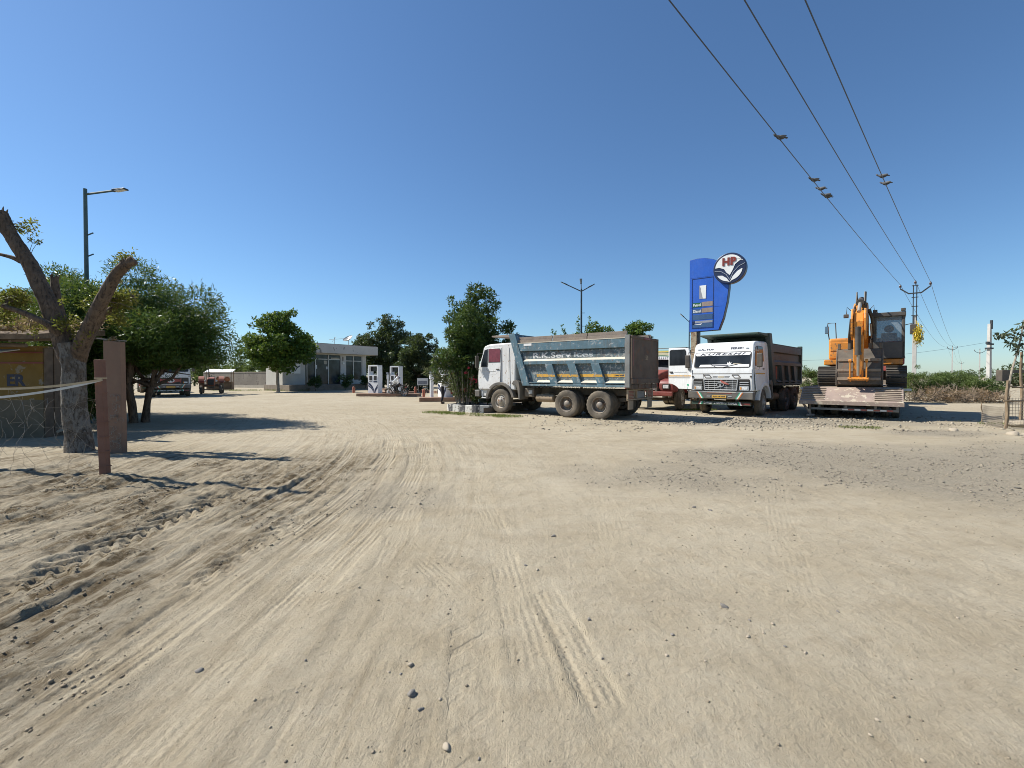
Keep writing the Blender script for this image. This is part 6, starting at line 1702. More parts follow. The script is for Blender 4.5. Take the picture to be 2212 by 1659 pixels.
OF = Frame((0, 0, 0), bu, (0, 0, 1))                     # n towards the yard
Z0 = .62
MB().frect(OF, -.1, 11.6, -.05, Z0, -3.4, 1.4).build('plinth', M['plinth'], off, bevel=0.02)
wl_ = MB()
wl_.frect(OF, 0, 2.5, Z0, 4.05, -.25, 0); wl_.frect(OF, 6.95, 7.62, Z0, 4.05, -.25, 0); wl_.frect(OF, 9.99, 10.55, Z0, 4.05, -.25, 0)
wl_.frect(OF, 7.62, 9.99, Z0, 1.10, -.25, 0); wl_.frect(OF, 7.62, 9.99, 3.88, 4.05, -.25, 0); wl_.frect(OF, 2.5, 6.95, 3.90, 4.05, -.25, 0)
wl_.frect(OF, 0, .25, Z0, 4.05, -3.1, -.25); wl_.frect(OF, 10.3, 10.55, Z0, 4.05, -3.1, -.25); wl_.frect(OF, .25, 10.3, Z0, 4.05, -3.1, -2.85)
wl_.build('wall', M['wall_white'], off)
MB().frect(OF, -.3, 11.6, 4.05, 5.05, -3.4, .9).build('fascia', M['plaster'], off, bevel=0.02)
MB().frect(OF, -.2, 11.5, 5.05, 5.12, -3.3, .8).build('roof', M['plinth'], off)
def pane(a0, a1, b0, b1): 
    w = MB().frect(OF, a0 + .03, a1 - .03, b0 + .03, b1 - .03, -.12, -.10).build('pane', M['shop_glass'], off)
    return w
def frame_bar(a0, a1, b0, b1): MB().frect(OF, a0, a1, b0, b1, -.15, -.04).build('window_frame', M['alu'], off)
for a0, a1 in ((2.5, 3.77), (3.77, 5.37), (5.37, 6.95)):
    pane(a0, a1, 3.41, 3.90); pane(a0, a1, Z0, 3.41)
for a in (2.5, 3.77, 5.37, 6.95): frame_bar(a - .05, a + .05, Z0, 3.90)
frame_bar(2.5, 6.95, 3.37, 3.45)
frame_bar(2.72, 2.80, Z0, 3.37)
for a0, a1 in ((7.62, 8.72), (8.72, 9.99)):
    pane(a0, a1, 3.3, 3.88); pane(a0, a1, 1.10, 3.3)
for a in (7.66, 8.72, 9.95): frame_bar(a - .05, a + .05, 1.1, 3.88)
frame_bar(7.62, 9.99, 3.26, 3.34)
for a0, a1, b0, b1, mm in ((4.85, 5.25, 2.85, 3.25, 'blind'), (3.85, 4.0, 2.35, 2.75, 'ink_white'), (5.15, 5.3, 2.3, 2.6, 'ink_white'), (5.75, 6.85, 3.43, 3.62, 'blind')):
    MB().frect(OF, a0, a1, b0, b1, -.098, -.09).build('notice', M[mm], off)
MB().frect(OF, 7.18, 7.42, 2.9, 3.1, 0, .08).build('meter_box', M['ink_white'], off)
MB().frect(OF, 7.2, 7.28, 3.3, 3.75, 0, .06).build('cable_duct', M['digger_grey'], off)
ps = MB().frect(OF, .55, 1.95, 1.80, 2.85, 0, .05).build('poster', M['sign_white'], off)
MB().fprism(OF, [(.62, 2.30), (.9, 2.38), (1.15, 2.2), (1.25, 1.92), (1.12, 2.12), (.9, 2.24), (.62, 2.18)], .05, .06).build('leaf_mark', M['sign_navy'], ps); MB().fprism(OF, [(1.28, 1.92), (1.4, 2.25), (1.6, 2.5), (1.9, 2.68), (1.9, 2.55), (1.6, 2.35)], .05, .06).build('leaf_mark', M['sign_navy'], ps)
MB().frect(OF, 1.9, 3.9, 0, Z0 * .5, 1.4, 1.8).build('step', M['plinth'], off)
# counter seen inside
MB().frect(OF, 3.9, 5.6, Z0, 1.65, -.5, -.3).build('counter', M['cab_white'], off)
an = MB(); r0 = OF.p(7.2, 5.1, -1.5); an.tube([r0, r0 + Vector((0, 0, 1.0))], .03, 6); an.tube([r0 + Vector((-.6, 0, .7)), r0 + Vector((1.6, .5, .9))], .02, 5); an.tube([r0 + Vector((-.3, 0, .4)), r0 + Vector((.2, 0, 1.0))], .02, 5); an.build('roof_antenna', M['alu'], off)
dish = MB(); dish.lathe([(.0, .0), (.3, .05), (.55, .18), (.62, .26)], OF.p(9.2, 5.9, -1.5), (-.3, -.5, .8), 20, cap=False); dish.tube([OF.p(9.2, 5.1, -1.5), OF.p(9.2, 5.9, -1.5)], .04, 6); dish.build('satellite_dish', M['alu'], off)
# bench, brick edging and boundary wall
bc = P(612, 843)
bench = thing('bench', 'low concrete bench under the leafy tree before the office', 'bench', (bc.x, bc.y, 0), R(12))
MB().box(-1.1, 1.1, -.22, .22, .40, .48).build('seat', M['concrete'], bench, bevel=0.01)
for x in (-.8, .8): MB().box(x - .1, x + .1, -.18, .18, -.03, .40).build('leg', M['concrete'], bench)
bw0, bw1 = P(486, 836), P(600, 838)
bwall = thing('boundary_wall', 'long weathered boundary wall left of the leafy tree', 'wall', (bw0.x - 3, bw0.y, 0), math.atan2(bw1.y - bw0.y, bw1.x - bw0.x))
L = (bw1 - bw0).length + 3
M['old_wall'] = mat('old_wall', (0.22, 0.195, 0.16), 0.95, var=0.2, vs=0.7, chip=(0.15, 0.13, 0.11), chip_amt=0.22, chs=1.4, bump=0.2)
MB().box(0, L, 0, .25, -.1, 2.0).build('wall', M['old_wall'], bwall)
MB().box(0, L, -.04, .29, 2.0, 2.08).build('coping', M['concrete'], bwall)
MB().box(0, L, -.03, 0, -.1, .35).build('skirting', M['concrete'], bwall)
# garden bed with brick edging and railing right of the office
e0, e1 = P(822, 843.5), P(950, 850)
ed = thing('garden_edging', 'row of upright red bricks edging the garden behind the pumps', 'edging', e0, math.atan2(e1.y - e0.y, e1.x - e0.x))
L = (e1 - e0).length
bme = MB().box(-.105, .105, -.06, .06, -.05, .22).mesh('brick'); bme.materials.append(M['brick'])
for k in range(int(L / .24)):
    o = bpy.data.objects.new('brick', bme); COL.objects.link(o); o.parent = ed; o.location = (.12 + k * .24, random.uniform(-.02, .02), random.uniform(-.02, .02)); o.rotation_euler = (0, random.uniform(-.15, .15), 0)
rl = thing('garden_railing', 'pale tubular garden railing under the dark trees', 'railing', e0 + Vector((.5, 1.2, 0)), math.atan2(e1.y - e0.y, e1.x - e0.x))
for z in (.35, .95):
    MB().tube([(0, 0, z), (L * .45, 0, z + .05), (L, 0, z)], .025, 6).build('rail', M['alu'], rl)
for k in range(9): MB().tube([(L * k / 8, 0, -.05), (L * k / 8, 0, 1.05)], .03, 6).build('post', M['alu'], rl)
nb = D(913, 832, e1.y + 1.5)
nbd = thing('notice_board', 'small white notice board behind the garden railing', 'sign', (nb.x, nb.y, 0), 0)
MB().box(-.5, .5, -.03, .03, .7, 1.35).build('board', M['sign_white'], nbd); MB().box(-.42, .42, -.036, -.03, .78, 1.1).build('print', M['slot_grey'], nbd)
for x in (-.4, .4): MB().tube([(x, 0, -.05), (x, 0, .75)], .025, 6).build('leg', M['alu'], nbd)

# ================================================================== KERBED FLOWER BED
M['kerb_white'] = mat('kerb_white', (0.60, 0.59, 0.54), 0.9, var=0.12, vs=5, chip=(0.25, 0.23, 0.19), chip_amt=0.22, chs=9)
M['kerb_dark'] = mat('kerb_dark', (0.085, 0.085, 0.085), 0.9, var=0.25, vs=5, chip=(0.42, 0.40, 0.36), chip_amt=0.25, chs=9)
M['bed_soil'] = mat('bed_soil', (0.13, 0.10, 0.07), 0.95, var=0.3, vs=6, bump=0.5)
k0, k1 = P(955, 887.5), P(1062, 894.5)
bed = thing('flower_bed', 'raised flower bed edged with black and white painted kerb stones by the blue tipper', 'flower bed', (k0.x, k0.y, 0), 0)
kd = (k1 - k0).normalized(); kn = Vector((-kd.y, kd.x, 0)); Lb = 2.42; Wb = 4.6; rc = .55
path = []
for i in range(7):
    t = R(180 + 90 * i / 6) ; path.append((rc + rc * math.cos(t), rc + rc * math.sin(t)))
path = [(0, Wb - rc)] + path + [(Lb - rc, 0)]
for i in range(7):
    t = R(270 + 90 * i / 6); path.append((Lb - rc + rc * math.cos(t), rc + rc * math.sin(t)))
path += [(Lb, Wb - rc)]
for i in range(7):
    t = R(0 + 90 * i / 6); path.append((Lb - rc + rc * math.cos(t), Wb - rc + rc * math.sin(t)))
for i in range(7):
    t = R(90 + 90 * i / 6); path.append((rc + rc * math.cos(t), Wb - rc + rc * math.sin(t)))
W = lambda a, b, z=0: kd * a + kn * b + Vector((0, 0, z))
MB().fprism(Frame((0, 0, -.05), kd, kn), [(rc * .1 + a * .985, rc * .05 + b * .98) for a, b in path], 0, .27).build('soil', M['bed_soil'], bed)
# cut the outline into kerb stones of about 0.36 m
dense = []
for i in range(len(path)):
    a = Vector((*path[i], 0)); b = Vector((*path[(i + 1) % len(path)], 0)); n = max(1, int((b - a).length / .09))
    for j in range(n): dense.append(a.lerp(b, j / n))
acc = 0; start = 0; cnt = 0
cen = Vector((Lb / 2, Wb / 2, 0))
for i in range(1, len(dense)):
    acc += (dense[i] - dense[i - 1]).length
    if acc > .37 or i == len(dense) - 1:
        seg = dense[start:i + 1]
        outp = [(p.x, p.y) for p in seg]; inn = []
        for q, p in enumerate(seg):
            tg = (seg[min(q + 1, len(seg) - 1)] - seg[max(q - 1, 0)]).normalized(); nr = Vector((-tg.y, tg.x, 0))
            if nr.dot(cen - p) < 0: nr = -nr
            inn.append(((p + nr * .13).x, (p + nr * .13).y))
        jz = random.uniform(-.015, .015)
        MB().fprism(Frame((0, 0, -.05), kd, kn), outp + inn[::-1], 0, .36 + jz).build('kerb_stone', M['kerb_white'] if cnt % 2 == 0 else M['kerb_dark'], bed, bevel=0.012)
        start = i; acc = 0; cnt += 1

# ================================================================== STREET LAMPS
M['pole_teal'] = mat('pole_teal', (0.035, 0.09, 0.10), 0.5, var=0.2, dust=0.1)
M['pole_dark'] = mat('pole_dark', (0.03, 0.045, 0.055), 0.55, var=0.2)
M['pcc'] = mat('pcc', (0.46, 0.45, 0.42), 0.9, var=0.12, dust=0.15)
def lamp_post(label, base, h, arms, m, rad=.07, steps=(.62, .72)):
    t = thing('street_lamp', label, 'street lamp', base, 0, 'street lamps round the yard')
    MB().tube([(0, 0, -.1), (0, 0, h * .5), (0, 0, h)], [rad * 1.3, rad, rad * .8], 10).build('pole', m, t, smooth=40)
    for a, dx, dz in arms:
        e = Vector((math.cos(a) * dx, math.sin(a) * dx, h - .12 + dz)); s = Vector((0, 0, h - .18))
        ar = MB(); ar.tube([s, e], .035, 8); ar = ar.build('arm', m, t, smooth=40)
        d = (e - s).normalized(); side = d.cross(Vector((0, 0, 1))).normalized(); up = side.cross(d)
        hdm = MB(); c0 = e - d * .02; c1 = e + d * .48
        hdm.hexa([c0 - side * .05 - up * .035, c0 + side * .05 - up * .035, c1 + side * .10 - up * .02, c1 - side * .10 - up * .02, c0 - side * .05 + up * .05, c0 + side * .05 + up * .05, c1 + side * .08 + up * .02, c1 - side * .08 + up * .02])
        hdm.build('lamp_head', M['pole_dark'], t, bevel=0.012)
        MB().bar(c0 + d * .12 - up * .038, c1 - d * .04 - up * .028, .13, .012, up).build('lamp_lens', M['lamp_glass'], t)
    for k in steps: MB().bar((-.02, 0, h * k), (.24, 0, h * k + .10 * (1 if len(arms) == 1 else 0)), .03, .03).build('climbing_peg', m, t)
    return t
b = D(187, 600, 15.2); lamp_post('teal street lamp with a single arm rising above the bushy tree on the left', (b.x, 15.2, 0), 7.65, [(R(-8), 1.05, .0)], M['pole_teal'], .065, (.71, .80))
b = D(1256, 600, 32); lamp_post('triple-headed street lamp rising behind the blue tipper', (b.x, 32, 0), 7.55, [(R(165), 1.0, .45), (R(20), .6, .28), (R(85), .4, .55)], M['pole_dark'], .07, (.66, .78))
b = D(1489, 700, 47); lamp_post('small distant street lamp just left of the blue fuel sign', (b.x, 47, 0), 7.2, [(R(175), .55, .45)], M['pole_dark'], .06, (.7, .78))
# the lamp outside the left edge whose long shadow crosses the sand
tipq = P(662, 1061); hh = 8.2; off_s = Vector((-SUN_DIR.x, -SUN_DIR.y, 0)) * (hh / SUN_DIR.z)
lb = tipq - off_s
lamp_post('street lamp standing beyond the left edge, casting the long thin shadow', (lb.x, lb.y, 0), hh, [], M['pole_teal'], .085, ())

# ================================================================== POWER LINE
M['steel_black'] = mat('steel_black', (0.02, 0.025, 0.03), 0.6, var=0.2)
M['insulator'] = mat('insulator', (0.06, 0.035, 0.03), 0.25, var=0.2)
M['wire'] = mat('wire', (0.02, 0.03, 0.055), 0.5, var=0.05)
ld_ = Vector((.703, .711, 0)).normalized(); lx = Vector((ld_.y, -ld_.x, 0))
def power_pole(label, base, h=9.0, lattice=False, arm=.88):
    t = thing('power_pole', label, 'power pole', base, heading(ld_.x, ld_.y), 'power line poles')
    top = h - .4
    if lattice:
        MB().box(-.13, .13, -.09, .09, -.2, 6.2).build('pole', M['pcc'], t, bevel=0.015)
        for x in (-.10, .10): MB().box(x - .03, x + .03, -.13, -.09, 5.2, top).build('channel', M['steel_black'], t)
        for z in (5.5, 6.2, 6.9, 7.6, top - .1): MB().box(-.20, .20, -.15, -.132, z, z + .06).build('cross_strap', M['steel_black'], t)
    else:
        MB().hexa([(-.15, -.1, -.2), (.15, -.1, -.2), (.15, .1, -.2), (-.15, .1, -.2), (-.09, -.07, top), (.09, -.07, top), (.09, .07, top), (-.09, .07, top)]).build('pole', M['pcc'], t)
    a = MB()
    for sd in (-1, 1): a.bar((sd * .0, -.15, h - 1.05), (sd * .38, -.15, h - 1.05), .07, .09); a.bar((sd * .36, -.15, h - 1.06), (sd * arm, -.15, h - .62), .07, .09)
    a.build('cross_arm', M['steel_black'], t)
    for x, z in ((-arm, h - .62), (0, top), (arm, h - .62)):
        i = MB(); i.lathe([(.02, 0), (.02, .1), (.09, .12), (.10, .17), (.06, .2), (.085, .23), (.05, .30), (.04, .34), (0, .34)], (x, -.15 if x else 0, z), (0, 0, 1), 12); i.build('insulator', M['insulator'], t, smooth=40)
    return t
p1 = D(1976, 700, 36.0); p1 = Vector((p1.x, 36.0, 0))
span = 108
poles = [p1 - ld_ * 62, p1, p1 + ld_ * span, p1 + ld_ * (span + 175)]
power_pole('power pole behind the camera that carries the three wires', poles[0])
power_pole('nearest power pole with black steel top standing behind the excavator', poles[1], lattice=True)
power_pole('slim concrete power pole rising out of the thorn hedge', poles[2])
power_pole('farthest tiny power pole at the end of the three-wire line', poles[3])
q = D(2116, 800, 108); power_pole('far small power pole left of the thick white pole', (q.x, 108, 0), 8.0)
WIRES = {}
for nm, x, z in (('left', -.88, 8.70), ('middle', 0, 8.92), ('right', .88, 8.70)):
    pts = []
    for k in range(3):
        a, b = poles[k] + lx * x, poles[k + 1] + lx * x
        sag = (.35, 1.5, 2.5)[k]; n = 24
        for i in range(n + (k == 2)):
            t_ = i / n; p = a.lerp(b, t_); p.z = z - 4 * sag * t_ * (1 - t_); pts.append(p)
    WIRES[nm] = pts
    tag(MB().tube(pts, .0125, 5).build('power_wire', M['wire']), {'left': 'left overhead wire, with five birds on it', 'middle': 'middle overhead wire without birds', 'right': 'right overhead wire, with two birds on it'}[nm], 'wire', 'overhead power wires')
# thick pole on the right and service wire
q = D(2136, 800, 45); q = Vector((q.x, 45, 0))
wp = thing('service_pole', 'thick pale square pole with black fittings behind the thorn hedge', 'power pole', q, R(20))
MB().hexa([(-.2, -.16, -.2), (.2, -.16, -.2), (.2, .16, -.2), (-.2, .16, -.2), (-.13, -.11, 6.6), (.13, -.11, 6.6), (.13, .11, 6.6), (-.13, .11, 6.6)]).build('pole', M['pcc'], wp, bevel=0.02)
MB().box(.04, .22, -.15, .0, 6.1, 6.95).build('cap_fitting', M['steel_black'], wp)
MB().box(-.75, .30, -.22, -.12, 4.55, 4.70).box(-.85, -.4, -.25, -.1, 4.62, 4.85).box(-.3, .3, -.2, .2, 4.15, 4.30).build('bracket', M['steel_black'], wp)
sw0 = q + Vector((-.7, -.2, 4.75)); sw1 = Vector((D(1489, 700, 47).x, 47, 3.6))
pts = [sw0.lerp(sw1, i / 20) - Vector((0, 0, 1.0 * 4 * i / 20 * (1 - i / 20))) for i in range(21)]
tag(MB().tube(pts, .010, 4).build('service_wire', M['wire']), 'thin service wire running left from the thick pale pole', 'wire')
tl = P(0, 840)
for k, (zA, zB) in enumerate(((7.2, 6.4), (5.6, 4.8), (4.6, 4.0))):
    a = Vector((-60, 62, zA)); b = Vector((-14, 78, zB))
    tag(MB().tube([a.lerp(b, i / 12) - Vector((0, 0, 1.2 * i / 12 * (1 - i / 12) * 4)) for i in range(13)], .014, 4).build('service_wire', M['wire']), ['highest', 'middle', 'lowest'][k] + ' of three distant thin wires left of the leafy tree', 'wire')

# ================================================================== PIGEONS
M['pigeon'] = mat('pigeon', (0.045, 0.047, 0.05), 0.7, var=0.3, vs=14)
M['pigeon_pale'] = mat('pigeon_pale', (0.10, 0.10, 0.10), 0.7, var=0.2, vs=14)
pb = MB()
def ring_body():
    prof = [(.0, -.17), (.028, -.165), (.03, -.10), (.052, -.04), (.06, .03), (.05, .085), (.032, .115), (.03, .135), (.034, .155), (.026, .178), (.008, .192), (.0, .20)]
    m = MB(); m.lathe(prof, (0, 0, 0), (0, 1, 0), 12)
    out = []
    for x, y, z in m.v:
        lift = .0 + max(0, y - .06) * .75 - max(0, -y - .05) * .25
        fl = .45 if y < -.09 else 1.0
        out.append((x * (1.35 if y < -.11 else 1), y, z * fl + lift))
    m.v = out
    for s in (-1, 1): m.tube([(s * .02, .01, -.05), (s * .02, .015, -.085)], .006, 4)
    return m
BODY = ring_body().mesh('body', smooth=60); BODY.materials.append(M['pigeon'])
wg = MB()
for s in (-1, 1): wg.ball((s * .045, -.03, .012), (.018, .105, .036), 10, 8)
WING = wg.mesh('wing', smooth=60); WING.materials.append(M['pigeon_pale'])
def bird(wire, px, py, yaw, label, off=(0, 0, 0)):
    best = None
    ry = ray(px, py).normalized(); o0 = Vector((0, 0, CAM_H))
    pts = WIRES[wire]
    for i in range(len(pts) - 1):
        for j in range(12):
            p = pts[i].lerp(pts[i + 1], j / 12)
            if p.y < 3: continue
            d = (p - o0); c = d.normalized().dot(ry)
            if best is None or c > best[0]: best = (c, p)
    p = best[1]
    t = thing('pigeon', label, 'bird', p + Vector((0, 0, .09)) + Vector(off), yaw, 'pigeons on the wires')
    for nm, me in (('body', BODY), ('wing', WING)):
        o = bpy.data.objects.new(nm, me); COL.objects.link(o); o.parent = t
    t.scale = (1.05,) * 3
bird('left', 1700, 297, R(80), 'pigeon highest up on the left wire, sitting apart')
bird('left', 1768, 386, R(80), 'second pigeon from the top on the left wire')
bird('left', 1783, 408, R(45), 'third pigeon from the top on the left wire')
bird('left', 1793, 421, R(60), 'fourth pigeon from the top on the left wire')
bird('left', 1797, 426, R(75), 'lowest pigeon on the left wire')
bird('right', 1907, 386, R(45), 'upper pigeon on the right wire'); bird('right', 1914, 403, R(35), 'lower pigeon on the right wire')
# ================================================================== LEFT: HUT, LOPPED TREE, FENCE
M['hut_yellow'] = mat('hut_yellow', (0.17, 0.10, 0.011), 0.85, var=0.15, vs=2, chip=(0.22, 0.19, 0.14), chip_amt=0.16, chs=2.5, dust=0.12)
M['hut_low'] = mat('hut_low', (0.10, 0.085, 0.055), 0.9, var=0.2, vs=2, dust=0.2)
M['timber'] = mat('timber', (0.13, 0.09, 0.06), 0.9, var=0.3, vs=5, dust=0.15)
M['thatch'] = mat('thatch', (0.17, 0.12, 0.075), 0.95, var=0.4, vs=8, bump=0.8, bs=20)
M['sandstone'] = mat('sandstone', (0.21, 0.12, 0.078), 0.9, var=0.15, vs=3, dust=0.15, bump=0.15, bs=20)
M['post_red'] = mat('post_red', (0.165, 0.07, 0.045), 0.85, var=0.2, vs=6, dust=0.15)
M['rope_white'] = mat('rope_white', (0.62, 0.60, 0.54), 0.85, var=0.12, vs=10)
M['rope_tan'] = mat('rope_tan', (0.50, 0.39, 0.24), 0.85, var=0.12, vs=10)
M['wire_grey'] = mat('wire_grey', (0.27, 0.235, 0.19), 0.6, metal=0.3, var=0.25)
M['black_steel'] = mat('black_steel', (0.015, 0.015, 0.015), 0.5, var=0.2)
hw = P(95, 945)
hut = thing('roadside_hut', 'yellow painted roadside hut with sagging thatched roof at the left edge', 'hut', (hw.x, hw.y, 0), R(4))
HF = Frame((0, 0, 0), (1, 0, 0), (0, 0, 1))
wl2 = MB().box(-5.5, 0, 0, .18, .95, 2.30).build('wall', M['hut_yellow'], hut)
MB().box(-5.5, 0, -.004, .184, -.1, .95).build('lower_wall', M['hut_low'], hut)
MB().box(-.18, 0, .18, 1.3, -.1, 2.30).build('side_wall', M['timber'], hut)
for k in range(5): MB().box(.003 + .012 * (k % 2), .03 + .012 * (k % 2), .02 + k * .25, .25 + k * .25, -.05, 2.25).build('plank', M['timber'], hut, bevel=0.005)
lettering('ER', HF, -.62, 1.44, .30, .44, M['ink_navy'], hut, bold=0.035, depth=.006, n0=.0)
for z in (1.86, 2.12): MB().box(-5.5, .02, -.03, 0, z, z + .035).build('painted_band', M['maroon'], hut)
for k, (z, y) in enumerate(((2.32, -.55), (2.46, -.35), (2.60, -.75))):
    MB().tube([(-5.6, y, z + .1), (-2.5, y + .03, z), (.12, y, z - .04 + .05 * k)], .05, 7).build('beam', M['timber'], hut, smooth=40)
for k in range(9): MB().bar((-5.4 + k * .68, -.85, 2.36), (-5.2 + k * .68, 1.5, 2.62), .07, .05).build('rafter', M['timber'], hut)
MB().hexa([(-5.6, -.95, 2.42), (.45, -.9, 2.40), (.2, 1.7, 2.70), (-5.6, 1.7, 2.75), (-5.6, -.95, 2.56), (.45, -.9, 2.52), (.2, 1.7, 2.86), (-5.6, 1.7, 2.9)]).build('thatch_slab', M['thatch'], hut)
rg = np.random.default_rng(3)
n = 3600
q = np.stack([rg.uniform(-5.6, .5, n), rg.uniform(-1.0, 1.6, n), np.zeros(n)], -1); q[:, 2] = 2.58 + (q[:, 1] + 1) * .12 + rg.uniform(0, .28, n) * (0.5 + vnoise(q[:, 0], q[:, 1], 1.1, 3))
v, f, tn = leaves(q, np.tile([[0.3, -.4, .25]], (n, 1)), .16, .045, rg, .15, .9)
lit = link('dry_leaves', np_mesh('dry_leaves', v, f, {'tone': tn}), M['leaf_dry'], hut); lit['kind'] = 'stuff'
MB().hexa([(-.95, -.75, 2.10), (-.25, -.75, 2.10), (-.2, -.35, 2.18), (-.9, -.35, 2.18), (-.95, -.75, 2.12), (-.25, -.75, 2.12), (-.2, -.35, 2.20), (-.9, -.35, 2.20)]).build('loose_sheet', M['ledge_cream'], hut)
b = P(18, 938); 
hp_ = thing('pipe_hoop', 'bent black pipe hoop standing before the yellow hut', 'hoop', (b.x, b.y - .1, 0), R(5))
MB().tube([(0, 0, -.05), (0, 0, .75), (.06, 0, .88), (.2, 0, .95), (.75, .3, .95)], .025, 8).build('hoop', M['black_steel'], hp_, smooth=60)
b = P(134, 925)
lp = thing('limed_post', 'thin whitewashed crooked post against the lopped tree trunk', 'post', (b.x, b.y, 0), 0)
MB().tube([(.07, 0, -.1), (.05, 0, .6), (-.02, 0, 1.2), (-.06, 0, 1.95)], [.05, .045, .05, .04], 7).build('post', M['kerb_white'], lp, smooth=40)
b = P(128, 940)
sl_ = MB().box(-.3, .3, -.18, .18, -.03, .03).build('stone_slab', M['concrete'], None, bevel=0.01); sl_.location = (b.x, b.y, .14); sl_.rotation_euler = (R(18), R(-22), R(15))
tag(sl_, 'broken pale stone slab lying tilted before the tree trunk', 'slab')
b = P(196, 958)
bs_ = MB().box(-.16, .16, -.05, .05, -.1, 1.80).build('sandstone_slab', M['sandstone'], None, bevel=0.01); bs_.location = (b.x, b.y + .6, 0)
tag(bs_, 'upright sandstone slab partly behind the lopped tree trunk', 'slab')

# lopped tree
tb = P(168, 974); 
lt = thing('lopped_tree', 'thick lopped tree with bare forked limbs and yellowing sprouts at the left', 'tree', (tb.x, tb.y, 0), 0)
dy = tb.y
def at(px, py, dd=0.0):
    w = D(px, py, dy + dd); return (w.x - tb.x, w.y - tb.y, w.z)
trk = MB()
gnarl(trk, [at(172, 985), at(168, 940), at(160, 880), at(160, 820), at(158, 770), at(155, 742)], [0.248, 0.207, 0.194, 0.191, 0.207, 0.207], 142)
trk.build('trunk', M['bark_limed'], lt, smooth=60)
lm = MB()
gnarl(lm, [at(150, 775), at(128, 715), at(98, 640), at(60, 565), at(28, 515), at(12, 490), at(-2, 462)], [0.166, 0.153, 0.140, 0.129, 0.116, 0.124, 0.137], 157)
gnarl(lm, [at(165, 775), at(190, 715, -.1), at(220, 650, -.2), at(250, 595, -.25), at(272, 572, -.3)], [0.158, 0.129, 0.112, 0.099, 0.095], 141)
for dx, dz_, ln in ((-.06, .02, .10), (.05, .05, .12), (.12, -.03, .10), (.0, -.05, .09)):
    p0 = Vector(at(272, 572, -.3)); gnarl(lm, [p0, p0 + Vector((.08 + dx, 0, .09 + dz_))], [0.075, 0.046], 71)
gnarl(lm, [at(185, 740, .2), at(215, 690, .3), at(240, 668, .35), at(293, 640, .4)], [0.099, 0.070, 0.057, 0.041], 115)
gnarl(lm, [at(196, 700, .3), at(212, 660, .4), at(236, 630, .5)], [0.062, 0.049, 0.041], 89)
gnarl(lm, [at(145, 745, .4), at(132, 690, .5), at(122, 640, .55), at(118, 600, .6)], [0.116, 0.091, 0.075, 0.070], 115)
gnarl(lm, [at(140, 735), at(110, 705, -.2), at(60, 680, -.3), at(5, 660, -.4)], [0.083, 0.067, 0.049, 0.041], 110)
gnarl(lm, [at(45, 565), at(25, 556, -.05), at(-6, 548, -.1)], [0.049, 0.037, 0.025], 85)
for q, sc_ in ((at(-2, 462), 1.3), (at(272, 572, -.3), 1.0), (at(118, 600, .6), .8)):
    for j in range(7):
        an_ = j * .9; p0 = Vector(q) + Vector((.07 * math.cos(an_), .05 * math.sin(an_), -.03)) * sc_
        lm.tube([p0, p0 + Vector((.03 * math.cos(an_) + .02, .02 * math.sin(an_), (.07 + .05 * (j % 3)))) * sc_], [.035 * sc_, .006], 5)
lm.build('limb', M['bark'], lt, smooth=60)
rg = np.random.default_rng(21)
cl = []
def cyl(px, py, r, dd=0.0, k=1):
    for _ in range(k):
        w = at(px + rg.normal() * 11, py + rg.normal() * 10, dd); cl.append((*w, r, r, r * .9))
for px, py, r, k in ((50, 500, .13, 3), (66, 512, .08, 2), (262, 562, .12, 3), (285, 552, .08, 2), (235, 640, .17, 4), (262, 650, .17, 4), (285, 655, .1, 2), (255, 690, .15, 3), (250, 610, .09, 2),
                     (130, 700, .13, 3), (145, 720, .12, 3), (170, 690, .10, 2), (120, 660, .08, 1), (15, 650, .2, 4), (40, 640, .16, 3), (20, 690, .16, 3), (80, 710, .1, 2), (190, 665, .08, 2), (300, 660, .08, 1), (175, 735, .08, 2)):
    cyl(px, py, r, rg.uniform(-.3, .3), k + 1)
cl = [(a, b, c, r * 1.15, r * 1.15, r * 1.1) for a, b, c, r, _, _ in cl]
tws = []
ends = [Vector(at(*q)) for q in ((98, 640), (60, 565), (128, 715), (220, 650, -.2), (250, 595, -.25), (190, 715, -.1), (240, 668, .35), (293, 640, .4), (12, 490), (60, 680, -.3), (10, 660, -.4), (150, 745), (165, 745))]
for c in cl:
    q = Vector(c[:3]); e = min(ends, key=lambda w: (w - q).length); m_ = e.lerp(q, .5) + Vector((0, 0, .05))
    MB().tube([e, m_, q], [.008, .006, .003], 4).build('twig', M['bark'], lt)
make_crown('sprouts', cl, 3400, .075, .036, M['leaf_yellow'], lt, 31, .15, .9, .1)

# sandstone pillar and fence
pb_ = P(250, 979)
pil = thing('sandstone_pillar', 'tall flat red sandstone pillar with wire twigs on top beside the lopped tree', 'pillar', (pb_.x, pb_.y, 0), R(-4))
MB().hexa([(-.17, -.06, -.2), (.20, -.06, -.2), (.20, .06, -.2), (-.17, .06, -.2), (-.185, -.055, 2.26), (.19, -.055, 2.23), (.19, .055, 2.23), (-.185, .055, 2.26)]).build('slab', M['sandstone'], pil, bevel=0.012)
tw = MB(); tw.bar((-.36, 0, 2.30), (.26, 0, 2.245), .025, .02); tw.build('top_rod', M['wire_grey'], pil)
v, f, tn = leaves(rg.normal(size=(30, 3)) * np.array([.08, .03, .03]) + np.array([.05, -.02, 2.27]), np.tile([[0, -.3, -.3]], (30, 1)), .08, .035, rg, .2, .8)
link('dry_leaves', np_mesh('dry_leaves', v, f, {'tone': tn}), M['leaf_dry'], pil)
fb = P(229, 1040)
fp = thing('fence_post', 'leaning red-brown fence post with white tape tied to it', 'post', (fb.x, fb.y, 0), 0)
fp_o = Vector(fb)
topw = D(215, 777, fb.y + .02) - fp_o
